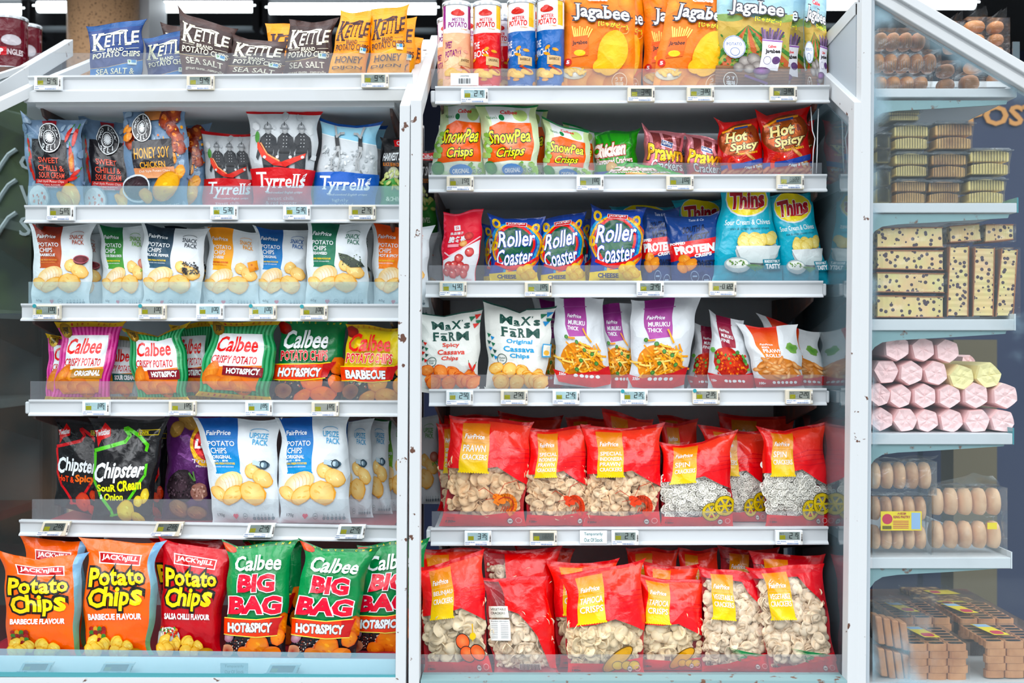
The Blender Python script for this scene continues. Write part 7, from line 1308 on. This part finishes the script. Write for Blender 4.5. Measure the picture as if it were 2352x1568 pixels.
# neighbouring unit at the far left: its sloping bar, glass and two small cans
t=thing('slanted_rack','white sloping metal bars and glass at the far left edge','shelf frame',(-1.15,0,0))
def sbar(p0,p1,Y0,Y1,w,h,name='sloping_bar',mat='paint_white'):
    a=P(*p0,Y0);c=P(*p1,Y1); b=B(); b.hexa([(a[0],Y0,a[2]-h),(a[0]+w,Y0,a[2]-h),(c[0]+w,Y1,c[2]-h),(c[0],Y1,c[2]-h)],[(a[0],Y0,a[2]),(a[0]+w,Y0,a[2]),(c[0]+w,Y1,c[2]),(c[0],Y1,c[2])]); return b.build(name,mat,t,bevel=.001)
sbar((-60,185),(140,120),-.10,.40,.012,.014); sbar((-60,250),(62,193),-.12,.0,.02,.026,mat='paint_rust'); sbar((62,193),(205,135),.0,.40,.02,.024,mat='paint_rust')
a=P(-60,190,-.1);c=P(140,128,.4); b=B(); b.hexa([(a[0],-.1,a[2]-.075),(a[0]+.003,-.1,a[2]-.075),(c[0]+.003,.4,c[2]-.06),(c[0],.4,c[2]-.06)],[(a[0],-.1,a[2]),(a[0]+.003,-.1,a[2]),(c[0]+.003,.4,c[2]),(c[0],.4,c[2])]); b.build('side_glass','glass_side',t)
YS=.34; zsh=zat(166,.44); tt=thing('side_shelf','dark shelf edge under the two dark red cans at the far left','shelf',(xat(20,.5),.5,zsh-.02)); b=B(); b.box((xat(-120,.44),.38,zsh-.02),(xat(130,.44),.9,zsh)); b.build('tray','bracket_dark',tt)
can_('prg',22,37,78,5.6,'larger dark red snack can at the far left edge','dark red snack cans at the far left',zs=zsh,rot=-.35); can_('prg',68,57,52,7.6,'smaller dark red snack can behind the larger one','dark red snack cans at the far left',zs=zsh,rot=-.5)
# cable ties and wire on the right of the second shelf
for i,(pts,lab) in enumerate([([(1862,245),(1866,300),(1872,318),(1868,345),(1866,400)],'white string hanging beside the red hot and spicy bag'),([(1880,250),(1878,300),(1877,350),(1875,398)],'thin white wire hanging at the right end of the second shelf')]):
    b=B(); b.tube([P(x,y,.02) for x,y in pts],.0012,6); tag(b.build('hanging_string','#e6eaec' if '#e6eaec' in MAT else pbr('#e6eaec','#e6eaec',.5),None,True),lab,'string')
# ---------------------------------------------------------------- camera, sky, view
cam=bpy.data.cameras.new('camera'); co=bpy.data.objects.new('camera',cam); COL.objects.link(co); co.location=(0,-D,H); co.rotation_euler=(math.pi/2,0,0)
cam.sensor_width=36; cam.lens=36*D/2.352; cam.clip_start=.05; cam.dof.use_dof=True; cam.dof.focus_distance=D-.02; cam.dof.aperture_fstop=2.8; SC.camera=co
w=bpy.data.worlds.new('sky'); SC.world=w; w.use_nodes=True; nt=w.node_tree; bg=nt.nodes['Background']
tc=nt.nodes.new('ShaderNodeTexCoord'); sx=nt.nodes.new('ShaderNodeSeparateXYZ'); nt.links.new(tc.outputs['Generated'],sx.inputs[0])
rp=nt.nodes.new('ShaderNodeValToRGB'); nt.links.new(sx.outputs['Z'],rp.inputs[0]); e=rp.color_ramp.elements
e[0].position=0.0; e[0].color=(.20,.205,.21,1); e[1].position=.85; e[1].color=(2.1,2.2,2.3,1)
q=e.new(.14); q.color=(.26,.28,.3,1); q=e.new(.27); q.color=(.5,.53,.56,1); q=e.new(.40); q.color=(2.9,3.0,3.1,1)
nz=nt.nodes.new('ShaderNodeTexNoise'); nz.inputs['Scale'].default_value=3.2; nz.inputs['Detail'].default_value=3; nt.links.new(tc.outputs['Generated'],nz.inputs['Vector'])
mr=nt.nodes.new('ShaderNodeMapRange'); mr.inputs['From Min'].default_value=.40; mr.inputs['From Max'].default_value=.60; mr.inputs['To Min'].default_value=.4; mr.inputs['To Max'].default_value=1.7; nt.links.new(nz.outputs['Fac'],mr.inputs['Value'])
ml=nt.nodes.new('ShaderNodeMixRGB'); ml.blend_type='MULTIPLY'; ml.inputs[0].default_value=1; nt.links.new(rp.outputs[0],ml.inputs[1]); nt.links.new(mr.outputs[0],ml.inputs[2]); nt.links.new(ml.outputs[0],bg.inputs[0]); bg.inputs[1].default_value=1.25
vs=SC.view_settings; vs.view_transform='Standard'; vs.look='None'; vs.gamma=1; vs.exposure=0.14; vs.use_curve_mapping=False
